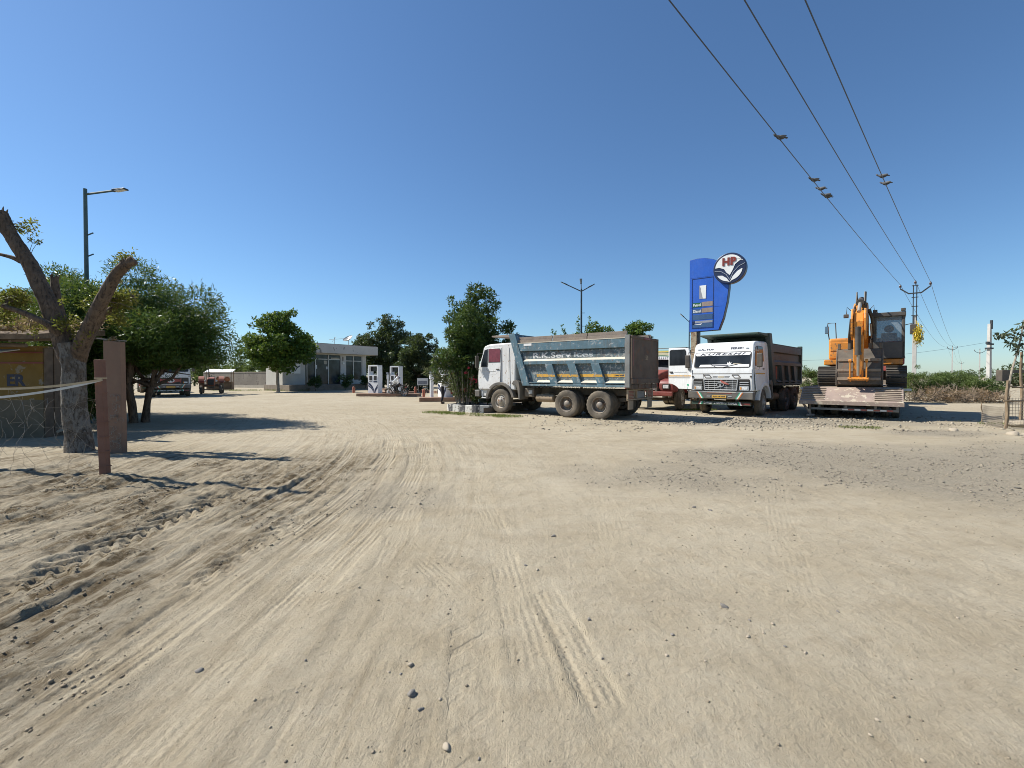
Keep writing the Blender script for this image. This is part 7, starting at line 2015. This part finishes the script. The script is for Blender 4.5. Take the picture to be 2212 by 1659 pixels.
pm0 = MB(); pm0.bar((0, 0, -.2), topw, .105, .085, (0, 1, 0)); pm0.build('post', M['post_red'], fp, bevel=0.006)
for k in range(7):
    z = .22 + k * .215
    c = topw * (z / topw.z); MB().box(c.x - .056, c.x + .056, c.y - .047, c.y + .047, z, z + .016).build('notch_band', M['rope_tan'] if k == 6 else M['post_red'], fp)
# tape from post to the left
tpa = D(222, 820, fb.y - .05); 
for k, (py, mm, lab) in enumerate(((836, 'rope_tan', 'upper tan tape tied to the leaning fence post'), (856, 'rope_white', 'lower white tape tied to the leaning fence post'))):
    e = D(-60, py + (6 if k else 3), fb.y - .35)
    pts = [tpa.lerp(e, i / 14) - Vector((0, 0, .05 * 4 * i / 14 * (1 - i / 14))) for i in range(15)]
    mb = MB()
    for i in range(14):
        a, b = pts[i], pts[i + 1]; mb.hexa([a + Vector((0, -.003, -.016)), a + Vector((0, .003, -.016)), b + Vector((0, .003, -.016)), b + Vector((0, -.003, -.016)), a + Vector((0, -.003, .016)), a + Vector((0, .003, .016)), b + Vector((0, .003, .016)), b + Vector((0, -.003, .016))])
    tag(mb.build('tape', M[mm]), lab, 'tape')
# wire netting, slack and torn, between the fence post and the left edge
net = MB(); nu, nv = 24, 8
Lv = Vector((-2.6, .15, 0))
gp = {}
for i in range(nu + 1):
    for j in range(nv + 1):
        t_ = i / nu; s_ = j / nv
        z = .12 + 1.22 * s_ * (1 - .12 * math.sin(t_ * 5))
        p = fp_o + Lv * t_ + Vector((topw.x * (z / topw.z) * (1 - t_), 0, z)) + Vector((rg.normal() * .028, rg.normal() * .05 + .10 * math.sin(t_ * 9 + s_ * 3), rg.normal() * .03))
        gp[i, j] = p
for i in range(nu + 1):
    for j in range(nv + 1):
        if rg.random() < .10: continue
        if (i + j) % 2 == 0:
            for di, dj in ((1, 1), (1, -1)):
                if (i + di, j + dj) in gp and rg.random() < .9:
                    a, b = gp[i, j], gp[i + di, j + dj]; m = a.lerp(b, .5) + Vector(rg.normal(size=3) * .012); net.tube([a, m, b], .0018, 3, cap=False)
for j in (2, 5, 7):
    net.tube([gp[i, j] for i in range(nu + 1)], .0017, 3)
tag(net.build('wire_netting', M['wire_grey']), 'slack rusty wire netting hanging left of the leaning fence post', 'netting')
cur = MB()
for k in range(26):
    c = Vector((pb_.x + .10 + rg.normal() * .07, pb_.y - .12 + rg.normal() * .02, rg.uniform(.05, 1.15)))
    pts = [c + Vector((.045 * math.cos(t * 1.1 + k), -.01 * t % .03, .045 * math.sin(t * 1.1 + k) + .012 * t)) for t in range(6)]
    cur.tube(pts, .0035, 4)
cur.tube([Vector((pb_.x - .1 + .07 * math.sin(i * .9), pb_.y - .13, .10 + i * .075)) for i in range(16)], .0035, 4)
tag(cur.build('wire_tangle', M['wire_grey']), 'curled tangle of cut wire against the foot of the sandstone pillar', 'wire')
# ================================================================== TREES AND SHRUBS
# big bushy tree on the left (narrow leaves)
tc0 = Vector((D(300, 800, 15.3).x, 15.3, 0))
cl = ellipsoid_clumps((-.2, .2, 2.95), (3.0, 2.2, 1.8), 85, .5, .85, 41, stray=.06)
cl += ellipsoid_clumps((1.4, .1, 2.6), (1.6, 1.5, 1.6), 34, .4, .65, 42, stray=.08)
cl += ellipsoid_clumps((-1.9, -.2, 2.0), (1.5, 1.4, 1.9), 34, .4, .7, 43)
cl += ellipsoid_clumps((-.9, -.1, 1.0), (.9, 1.0, 1.0), 12, .35, .6, 44)
make_tree('bushy_tree', 'large bushy narrow-leaved tree shading the parked truck on the left', tc0, 1.3, .10, cl, 125000, .16, .030, M['leaf_narrow'], M['bark'], 45, .12, .75, .35, zmin=.15, stems=4, cut=lambda p, rg: (p[:, 0] < -.9) | (p[:, 2] > 1.72 + .35 * vnoise(p[:, 0], p[:, 1], 1.7, 5) - .6 * sstep(.2, -.9, p[:, 0])))
c2 = Vector((D(150, 800, 18).x, 18, 0))
make_tree('bushy_tree', 'second bushy tree directly behind the lopped tree', c2, 1.3, .10, ellipsoid_clumps((0, 0, 3.3), (3.4, 1.9, 2.0), 80, .55, .9, 47, stray=.06) + ellipsoid_clumps((1.2, 0, 1.6), (1.8, 1.2, 1.2), 24, .4, .7, 48), 66000, .17, .034, M['leaf_narrow'], M['bark'], 49, .12, .75, .35, zmin=.2, stems=3, cut=lambda p, rg: (p[:, 0] < 2.0) | (p[:, 2] > 1.8))
make_tree('added_shade_tree', 'unseen tall tree added behind the bushy tree to keep the parked truck in shade', (-30.5, 37.0, 0), 2.6, .2, ellipsoid_clumps((0, 0, 5.0), (4.2, 3.6, 2.6), 60, .7, 1.2, 57, stray=.05), 16000, .30, .16, M['leaf_deep'], M['bark'], 58)  # added tree, hidden from the camera, only there to shadow the parked truck
# trees at the far left edge behind the hut
for k, (px, y, h, lab) in enumerate(((30, 19, 4.6, 'dark tree crown behind the thatched hut at the left edge'), (-60, 17, 4.3, 'tree just outside the left edge behind the hut'))):
    c = Vector((D(px, 800, y).x, y, 0))
    make_tree('background_tree', lab, c, 1.8, .12, ellipsoid_clumps((0, 0, h * .62), (1.6, 1.5, h * .36), 30, .4, .7, 50 + k), 6000, .10, .055, M['leaf_deep'], M['bark'], 52 + k)
# leafy tree in front of the office
c = Vector((D(600, 800, 45).x, 45, 0))
cl = ellipsoid_clumps((0, 0, 4.3), (3.2, 2.8, 2.5), 74, .5, .9, 61, stray=.2) + ellipsoid_clumps((-.2, 0, 6.4), (1.9, 1.5, 1.9), 30, .4, .65, 62, stray=.28) + ellipsoid_clumps((1.7, 0, 5.0), (1.5, 1.2, 1.4), 16, .35, .6, 63, stray=.1)
make_tree('leafy_tree', 'broad-leaved green tree with a yellowish top before the station office', c, 2.3, .16, cl, 21000, .27, .18, M['leaf_mid'], M['bark_pale'], 64, .2, .8, .45)
# dark trees right of the office
c = Vector((D(828, 800, 62).x, 62, 0))
cl = ellipsoid_clumps((0, 0, 5.0), (3.8, 3.0, 3.9), 74, .65, 1.15, 71) + ellipsoid_clumps((1.0, 0, 8.3), (1.8, 1.5, 1.4), 16, .4, .7, 72) + ellipsoid_clumps((.6, 0, 1.6), (3.6, 1.6, 1.5), 26, .6, 1.0, 79)
make_tree('dark_tree', 'tall dark green tree right of the station office', c, 2.0, .15, cl, 30000, .28, .16, M['leaf_dark'], M['bark'], 73, .15, .8, .4, zmin=.1)
c = Vector((D(905, 800, 44).x, 44, 0))
cl = ellipsoid_clumps((0, 0, 2.9), (2.4, 1.9, 2.2), 50, .45, .8, 74) + ellipsoid_clumps((.5, 0, 4.9), (1.1, .9, 1.0), 12, .3, .5, 75) + ellipsoid_clumps((-.4, 0, 1.1), (2.6, 1.2, 1.0), 18, .4, .7, 80)
make_tree('dark_tree', 'shorter dark tree standing behind the slim standpipe and motorcycle', c, 1.4, .12, cl, 22000, .21, .12, M['leaf_dark'], M['bark'], 76, .15, .8, .4, zmin=.1)
c = Vector((D(985, 800, 40).x, 40, 0))
make_tree('dark_tree', 'low dark tree behind the flower bed seen under the palm fronds', c, 1.0, .1, ellipsoid_clumps((0, 0, 2.0), (2.4, 1.6, 1.5), 28, .4, .7, 77), 6500, .17, .09, M['leaf_dark'], M['bark'], 78)
# round glossy tree in the flower bed behind the cab
c = Vector((D(1030, 800, 22.1).x, 22.1, 0))
cl = ellipsoid_clumps((0, 0, 3.85), (1.4, 1.3, 1.75), 62, .32, .55, 81) + ellipsoid_clumps((-.75, 0, 2.2), (1.15, 1.0, 1.3), 30, .3, .5, 82) + ellipsoid_clumps((1.25, 0, 3.5), (.7, .6, .7), 12, .22, .36, 83) + ellipsoid_clumps((.1, 0, 1.6), (1.2, .8, 1.0), 14, .3, .45, 84)
make_tree('glossy_tree', 'dense rounded glossy green tree growing in the flower bed behind the white cab', c, 1.2, .09, cl, 30000, .15, .06, M['leaf_deep'], M['bark'], 85, .0, .75, .4, zmin=.35)
# trees whose tops show above the blue tipper
c = Vector((D(1255, 800, 30).x, 30, 0))
cl = ellipsoid_clumps((0, 0, 3.2), (2.6, 1.6, 1.5), 46, .4, .62, 91)
rg = np.random.default_rng(92)
for dx, h in ((-.2, 5.3), (.5, 5.3), (.9, 5.0), (-1.2, 4.7), (1.9, 4.7), (1.4, 4.6), (-1.8, 4.4)):
    for k in range(7): cl.append((dx * (.6 + .07 * k) + rg.normal() * .05, rg.normal() * .2, 3.6 + (h - 3.6) * k / 6, .20 - .018 * k, .20 - .018 * k, .2))
make_tree('feathery_tree', 'loose-topped green tree showing above the load bed of the blue tipper', c, 1.5, .1, cl, 16000, .15, .085, M['leaf_mid'], M['bark'], 93, .1, .8, .3)
c = Vector((D(1380, 800, 30).x, 30, 0))
make_tree('small_tree', 'small round tree top just above the brown tailgate', c, 1.5, .1, ellipsoid_clumps((0, 0, 3.7), (1.0, .9, 1.25), 30, .3, .48, 94), 8000, .13, .08, M['leaf_mid'], M['bark'], 95)
# far greenery behind the boundary wall on the left
for k, (px, y, w, h, lab) in enumerate(((462, 74, 4.5, 4.0, 'far light green bush behind the tractor'), (515, 80, 4.5, 4.6, 'far green tree above the boundary wall'), (560, 78, 4.0, 4.4, 'far green tree between boundary wall and leafy tree'), (420, 70, 4.5, 4.2, 'far green bush behind the shaded truck'))):
    c = Vector((D(px, 800, y).x, y, 0))
    make_tree('far_tree', lab, c, 1.2, .12, ellipsoid_clumps((0, 0, h * .55), (w * .6, 2, h * .42), 26, .6, 1.0, 100 + k), 3000, .34, .17, M['leaf_bush'], M['bark'], 104 + k)

# oleander with red flowers and date palm shoot at the tip of the flower bed
ob = D(1003, 868, 21.0); ob.z = .25
ol = thing('oleander_shrub', 'upright oleander shrub with red flowers at the tip of the flower bed', 'shrub', (ob.x, ob.y + .3, .22), 0)
rg = np.random.default_rng(111); st = MB(); lc = []; ld2 = []; tips = []
for k in range(34):
    a = rg.uniform(0, 6.28); r = rg.uniform(.05, .35); lean = rg.uniform(.1, .42); h = rg.uniform(.9, 1.75)
    b0 = Vector((r * math.cos(a) * 1.4, r * math.sin(a) * .6, 0)); tp = b0 + Vector((math.cos(a) * lean * 1.3, math.sin(a) * lean * .6, h))
    mid = b0.lerp(tp, .5) + Vector((0, 0, .1)); st.tube([b0, mid, tp], [.016, .013, .008], 5); tips.append(tp)
    for i in range(46):
        t_ = rg.uniform(.25, 1.0); p = b0.lerp(tp, t_); lc.append(p + Vector(rg.normal(size=3) * .03)); d = Vector((rg.normal(), rg.normal(), .7)); ld2.append(d.normalized())
st.build('stem', M['bark_pale'], ol)
v, f, tn = leaves(np.array([tuple(p) for p in lc]), np.array([tuple(p) for p in ld2]), .17, .028, rg, .0, .25)
link('foliage', np_mesh('foliage', v, f, {'tone': tn}), M['leaf_bush'], ol)
for k, (px, py) in enumerate(((1012, 794), (1006, 805), (1022, 818), (1017, 823), (1029, 822), (1016, 829))):
    w = D(px, py, ob.y + .05); c = w - Vector((ob.x, ob.y + .3, .22)); fl = MB()
    for j in range(7): fl.ball(c + Vector(rg.normal(size=3) * .035), (.035, .035, .025), 7, 5)
    fl.build('flower', M['flower_red'], ol)
pb2 = D(1004, 866, 20.9); pb2.z = .25
pl = thing('date_palm', 'young date palm with long arching fronds leaning left over the flower bed', 'palm', (pb2.x, pb2.y + .8, .22), 0)
for k, (ex_, ez, dep) in enumerate(((-1.95, 1.75, -.3), (-1.5, 2.3, -.2), (-1.0, 2.6, -.4), (-.4, 2.4, .6), (.5, 2.2, .4), (-1.5, 1.35, -.3), (.8, 1.6, .2))):
    rg = np.random.default_rng(120 + k)
    pts = []
    for i in range(12):
        t_ = i / 11; pts.append(Vector((ex_ * t_ ** 1.15, dep * t_, ez * (1.25 * t_ - .25 * t_ ** 3 * (1.0 if abs(ex_) < 1 else 1.3)))))
    fr_ = MB(); fr_.tube(pts, [.026 * (1 - .7 * i / 11) for i in range(12)], 5); fo = fr_.build('frond', M['palm'], pl)
    cs = []; ds = []
    for i in range(110):
        t_ = rg.uniform(.22, 1.0); j = min(10, int(t_ * 11)); p = pts[j].lerp(pts[j + 1], t_ * 11 - j); tg = (pts[j + 1] - pts[j]).normalized()
        sd = 1 if i % 2 else -1; side = tg.cross(Vector((0, 1, 0))).normalized() * sd
        d = (side * .75 + tg * .7 + Vector((0, rg.normal() * .3, 0))).normalized(); cs.append(p + d * .07); ds.append(d)
    v, f, tn = leaves(np.array([tuple(p) for p in cs]), np.array([tuple(p) for p in ds]), .34, .042, rg, .0, .08)
    link('leaflet', np_mesh('leaflet', v, f, {'tone': tn}), M['palm'], fo)
for k, (px, lab, s) in enumerate(((1030, 'low leafy shrub under the glossy tree by the cab steps', 1.0), (1052, 'twiggy shrub touching the front of the white cab', .9))):
    q = D(px, 872, 20.6); cl = ellipsoid_clumps((0, 0, .55 * s), (.5, .5, .55), 14, .14, .26, 130 + k)
    make_tree('low_shrub', lab, (q.x, q.y + .5, .2), .3, .02, cl, 1500, .10, .035, M['leaf_bush'] if k == 0 else M['leaf_deep'], M['bark'], 134 + k, cat='shrub')
# pot plants before the office
for k, (s_, h) in enumerate(((5.6, 1.7), (8.4, 1.6), (9.3, 1.7), (2.0, 1.5))):
    w = C1 + bu * s_ + OF.n * 2.6
    make_tree('potted_shrub', ['dark shrub before the glazed office door', 'dark shrub left of the office end window', 'dark shrub under the office end window', 'shrub at the foot of the office steps'][k], (w.x, w.y, 0), .5, .04,
              ellipsoid_clumps((0, 0, h * .62), (.75, .7, h * .4), 14, .25, .4, 140 + k), 1500, .15, .07, M['leaf_deep'], M['bark'], 144 + k, cat='shrub')

# ================================================================== THORN HEDGE ON THE RIGHT
def thorn_bush(label, c, w, h, seed, dry):
    rg = np.random.default_rng(seed)
    t = thing('thorn_bush' if not dry else 'dry_brush', label, 'bush' if not dry else 'brushwood', c, 0, 'thorn hedge along the right')
    tw = MB()
    for k in range(70 if dry else 26):
        a = Vector((rg.uniform(-w, w) * .9, rg.uniform(-.6, .6), rg.uniform(0, h * .5 if dry else .2)))
        d = Vector((rg.normal(), rg.normal() * .6, rg.uniform(.1, 1.0))).normalized(); L = rg.uniform(.4, 1.1) * (1 if dry else h * .8)
        b = a + d * L * .5 + Vector(rg.normal(size=3) * .08); e = a + d * L + Vector(rg.normal(size=3) * .12)
        for q in (b, e): q.z = max(.02, min(q.z, h * 1.05))
        r = rg.uniform(.008, .022); tw.tube([a, b, e], [r, r * .8, r * .4], 4)
        for j in range(2 if dry else 1):
            f0 = a.lerp(e, rg.uniform(.3, .9)); tw.tube([f0, f0 + Vector(rg.normal(size=3) * .22)], [r * .5, r * .2], 3)
    tw.build('branch', M['twig_dry'], t)
    if dry:
        cl = ellipsoid_clumps((0, 0, h * .42), (w, .6, h * .45), 18, .18, .35, seed + 1)
        make_crown('foliage', cl, 1600, .10, .014, M['leaf_dry'], t, seed + 2, .1, 1.2, .2, zmin=.02)
    else:
        cl = ellipsoid_clumps((0, 0, h * .6), (w, .9, h * .42), 34, .22, .42, seed + 1)
        make_crown('foliage', cl, 9500, .15, .028, M['leaf_bush'], t, seed + 2, .2, .9, .2, zmin=.1)
for k, (px, y, w, h, lab) in enumerate(((1750, 29, 1.5, 2.1, 'green thorn bush between the white tipper and the trailer'), (1800, 31, 1.6, 1.7, 'green thorn bush seen left of the excavator track'),
        (1995, 28.5, 1.3, 1.95, 'green thorn bush just right of the trailer'), (2045, 29, 1.5, 1.8, 'middle green thorn bush in the hedge below the slim power pole'), (2100, 28, 1.4, 1.55, 'green thorn bush nearest the thick pale pole'),
        (1890, 30, 1.8, 1.8, 'thorn bush hidden behind the trailer'))):
    thorn_bush(lab, (D(px, 860, y).x, y, 0), w, h, 200 + 7 * k, False)
for k, (px, y, w, h, lab) in enumerate(((1745, 27.5, 1.5, .95, 'dry brush heap left of the trailer tail'), (2000, 26.8, 1.1, .95, 'dry brush heap right beside the trailer'), (2045, 26.6, 1.2, 1.0, 'tangled dry brush heap in the middle of the hedge foot'),
        (2095, 26.6, 1.2, .9, 'dark dry brush heap at the hedge end'), (2140, 26.4, .9, .7, 'last low brush heap before the tree guard'))):
    thorn_bush(lab, (D(px, 865, y).x, y, 0), w, h, 260 + 7 * k, True)
M['leaf_far'] = leaf_mat('leaf_far', (0.075, 0.10, 0.055), (0.13, 0.16, 0.09), None, .6, .2)
for k, (px, y, w, h) in enumerate(((2190, 60, 6, 3.2), (1650, 75, 6, 2.6), (1780, 90, 7, 2.6), (2080, 110, 8, 3.0), (1350, 95, 6, 3), (2260, 58, 5, 3.6))):
    c = Vector((D(px, 830, y).x, y, 0))
    make_tree('far_shrub', ['dusty far shrub mass behind the tree guard', 'far shrub behind the white tipper', 'far low shrubs behind the excavator', 'distant shrub mass beyond the thorn hedge', 'far shrub hidden behind the blue tipper', 'far shrub at the right edge of the view'][k], c, .8, .1,
              ellipsoid_clumps((0, 0, h * .45), (w * .6, 2, h * .45), 22, .6, 1.1, 300 + k), 1800, .42, .2, M['leaf_far'], M['bark'], 310 + k, cat='shrub')

# ================================================================== SAPLING WITH TREE GUARD
gb_ = P(2172, 927)
M['stick'] = mat('stick', (0.20, 0.145, 0.09), 0.9, var=0.25, vs=5)
M['net_grey'] = mat('net_grey', (0.26, 0.22, 0.17), 0.8, var=0.2)
gd = thing('tree_guard', 'rough stick and net guard round the sapling at the right edge', 'tree guard', (gb_.x, gb_.y, 0), 0)
def gat(px, py, y): return D(px, py, y) - gb_
gy = gb_.y
sticks = [((2171, 935, gy), (2178, 822, gy)), ((2205, 900, gy + 1.2), (2207, 760, gy + 1.2)), ((2235, 940, gy), (2237, 830, gy)), ((2120, 905, gy + 1.3), (2121, 870, gy + 1.3))]
for k, (a, b) in enumerate(sticks):
    w_ = (.042, .036, .04, .014)[k]
    gnarl(MB(), [gat(*a) - Vector((0, 0, .1)), gat(*a).lerp(gat(*b), .35) + Vector((.03, 0, 0)), gat(*a).lerp(gat(*b), .7) + Vector((-.02, 0, 0)), gat(*b)], [w_ * 1.1, w_, w_ * .95, w_ * .8], k, 10, .05, .2).build('stick', M['stick'], gd, smooth=50)
for a, b in (((2168, 866, gy - .05), (2260, 866, gy - .05)), ((2175, 833, gy + .3), (2209, 838, gy + 1.1)), ((2168, 930, gy - .06), (2260, 930, gy - .06))):
    MB().tube([gat(*a), gat(*b)], .022, 6).build('rail', M['stick'], gd, smooth=50)
def net_panel(p0, p1, z0, z1, step=.085):
    m = MB(); d = p1 - p0; n = int(d.length / step)
    for i in range(n + 1): q = p0.lerp(p1, i / n); m.tube([q + Vector((0, 0, z0)), q + Vector((.01, 0, z1))], .0055, 3)
    for j in range(int((z1 - z0) / step) + 1): m.tube([p0 + Vector((0, 0, z0 + j * step)), p1 + Vector((0, 0, z0 + j * step))], .0055, 3)
    m.build('net', M['net_grey'], gd)
g0 = gat(2173, 925, gy); g1 = gat(2262, 925, gy); g2 = gat(2120, 905, gy + 1.3)
for g in (g0, g1, g2): g.z = 0
net_panel(g0, g1, .12, .92); net_panel(g2, g0 + Vector((0, .1, 0)), .02, .62, .06)
M['leaf_sap'] = leaf_mat('leaf_sap', (0.045, 0.06, 0.035), (0.12, 0.14, 0.085), None, .45, .2)
sp = thing('sapling', 'young sapling with drooping grey-green leaves leaning right inside the guard', 'sapling', (gb_.x + .15, gb_.y + .3, 0), 0)
def sat(px, py): return D(px, py, gy + .3) - Vector((gb_.x + .15, gb_.y + .3, 0))
MB().tube([sat(2168, 905), sat(2176, 850), sat(2186, 800), sat(2198, 760), sat(2206, 725), sat(2212, 690)], [.035, .03, .028, .022, .018, .01], 7).build('trunk', M['bark_pale'], sp, smooth=50)
cl = [(*sat(px, py), .12, .12, .10) for px, py in ((2205, 725), (2196, 735), (2210, 745), (2200, 755), (2190, 730), (2214, 720), (2206, 700), (2216, 700), (2180, 722), (2222, 740), (2226, 715), (2200, 745), (2230, 755), (2172, 728), (2160, 722), (2150, 728), (2184, 742), (2192, 752), (2204, 765), (2190, 715))]
make_crown('crown', cl, 210, .15, .075, M['leaf_sap'], sp, 330, .8, .35, .1)
sg = thing('dark_board', 'black box on a dark bar behind the sapling at the right edge', 'board', gb_ + Vector((.1, 1.6, 0)), 0)
def sga(px, py): return D(px, py, gy + 1.6) - (gb_ + Vector((.1, 1.6, 0)))
q = sga(2166, 810); MB().box(q.x - .12, q.x + .13, -.1, .1, q.z - .20, q.z + .16).build('box', M['black_plastic'], sg, bevel=0.01)
MB().bar(sga(2166, 803), sga(2300, 801), .08, .10).build('bar', M['black_plastic'], sg); MB().tube([sga(2290, 802), Vector((sga(2290, 802).x, 0, -.1))], .05, 8).build('leg', M['black_plastic'], sg)
for k, (px, py, w, lab) in enumerate(((2197, 923, 52, 'broad pale rock at the foot of the tree guard'), (2190, 941, 30, 'small pale rock just below the tree guard'), (2215, 946, 34, 'flat rock at the lower right of the tree guard'))):
    stone(px, py, w, ('p0', 'p2', 'p1')[k], lab)

# ================================================================== GRASS, WEEDS, POT STALL
def grass_patch(name, pts, h, label, seed):
    rg = np.random.default_rng(seed); n = len(pts)
    d = np.tile([[0, 0, 1.0]], (n, 1))
    v, f, tn = leaves(pts + np.array([0, 0, h * .3]), d, h, .012, rg, 0, .35)
    return stuff(link(name, np_mesh(name, v, f, {'tone': tn}), M['grass']), label, 'grass')
def gpts(cx, cy, rx, ry, n, seed):
    rg = np.random.default_rng(seed); a = rg.uniform(0, 6.28, n); r = np.sqrt(rg.random(n)); x = cx + rx * r * np.cos(a); y = cy + ry * r * np.sin(a)
    k = fbm(x, y, 1.2, 3, seed) > -.12; x, y = x[k], y[k]
    return np.stack([x, y, ground_z(x, y)], -1)
a0, a1 = P(955, 892), P(1090, 899)
pts = np.concatenate([gpts(a0.x + (a1.x - a0.x) * t_, a0.y + (a1.y - a0.y) * t_ - .35, .6, .5, 520, 400 + i) for i, t_ in enumerate(np.linspace(-.08, 1.05, 7))])
grass_patch('grass', pts, .10, 'short green grass along the kerb of the flower bed', 410)
grass_patch('grass', gpts(sb.x + .1, sb.y - .15, 1.1, .55, 2600, 420), .10, 'green grass tuft round the foot of the fuel sign', 421)
q = P(1868, 925); grass_patch('grass', gpts(q.x, q.y, .8, .3, 500, 430), .06, 'thin grass behind the gravel near the trailer', 431)
q = P(2140, 915); grass_patch('grass', gpts(q.x, q.y, 1.2, .5, 900, 440), .10, 'weeds at the foot of the tree guard', 441)
q = P(560, 845); grass_patch('grass', gpts(q.x, q.y, 5.0, 1.2, 1500, 450), .22, 'dry weeds along the boundary wall and leafy tree', 451)

M['pot_clay'] = mat('pot_clay', (0.34, 0.15, 0.08), 0.85, var=0.2)
ps0 = P(476, 842.5)
stall = thing('pot_stall', 'small white-roofed stall with clay pots left of the boundary wall', 'stall', (ps0.x, ps0.y, 0), R(20))
MB().hexa([(-1.3, -.7, 1.95), (1.3, -.7, 1.95), (1.3, .9, 2.25), (-1.3, .9, 2.25), (-1.3, -.7, 2.0), (1.3, -.7, 2.0), (1.3, .9, 2.3), (-1.3, .9, 2.3)]).build('roof', M['sign_white'], stall)
for x in (-1.15, 1.15):
    for y in (-.5, .7): MB().tube([(x, y, -.05), (x, y, 2.1)], .04, 7).build('post', M['timber'], stall)
MB().box(-1.2, 1.2, -.55, .7, .85, .92).build('shelf', M['timber'], stall); MB().box(-1.2, 1.2, -.5, .7, .05, .85).build('front_panel', M['timber'], stall)
for k, x in enumerate((-.8, -.1, .7)):
    pm2 = MB(); pm2.lathe([(0, 0), (.16, 0), (.28, .18), (.30, .30), (.20, .46), (.15, .50), (.19, .55), (.16, .55), (.12, .5)], n=18)
    o = pm2.build('clay_pot', M['pot_clay'], None, smooth=50); o.matrix_world = stall.matrix_basis @ Matrix.Translation((x, -.2, .92))
    tag(o, ['left', 'middle', 'right'][k] + ' one of the round clay pots on the stall shelf', 'pot', 'clay pots on the stall')
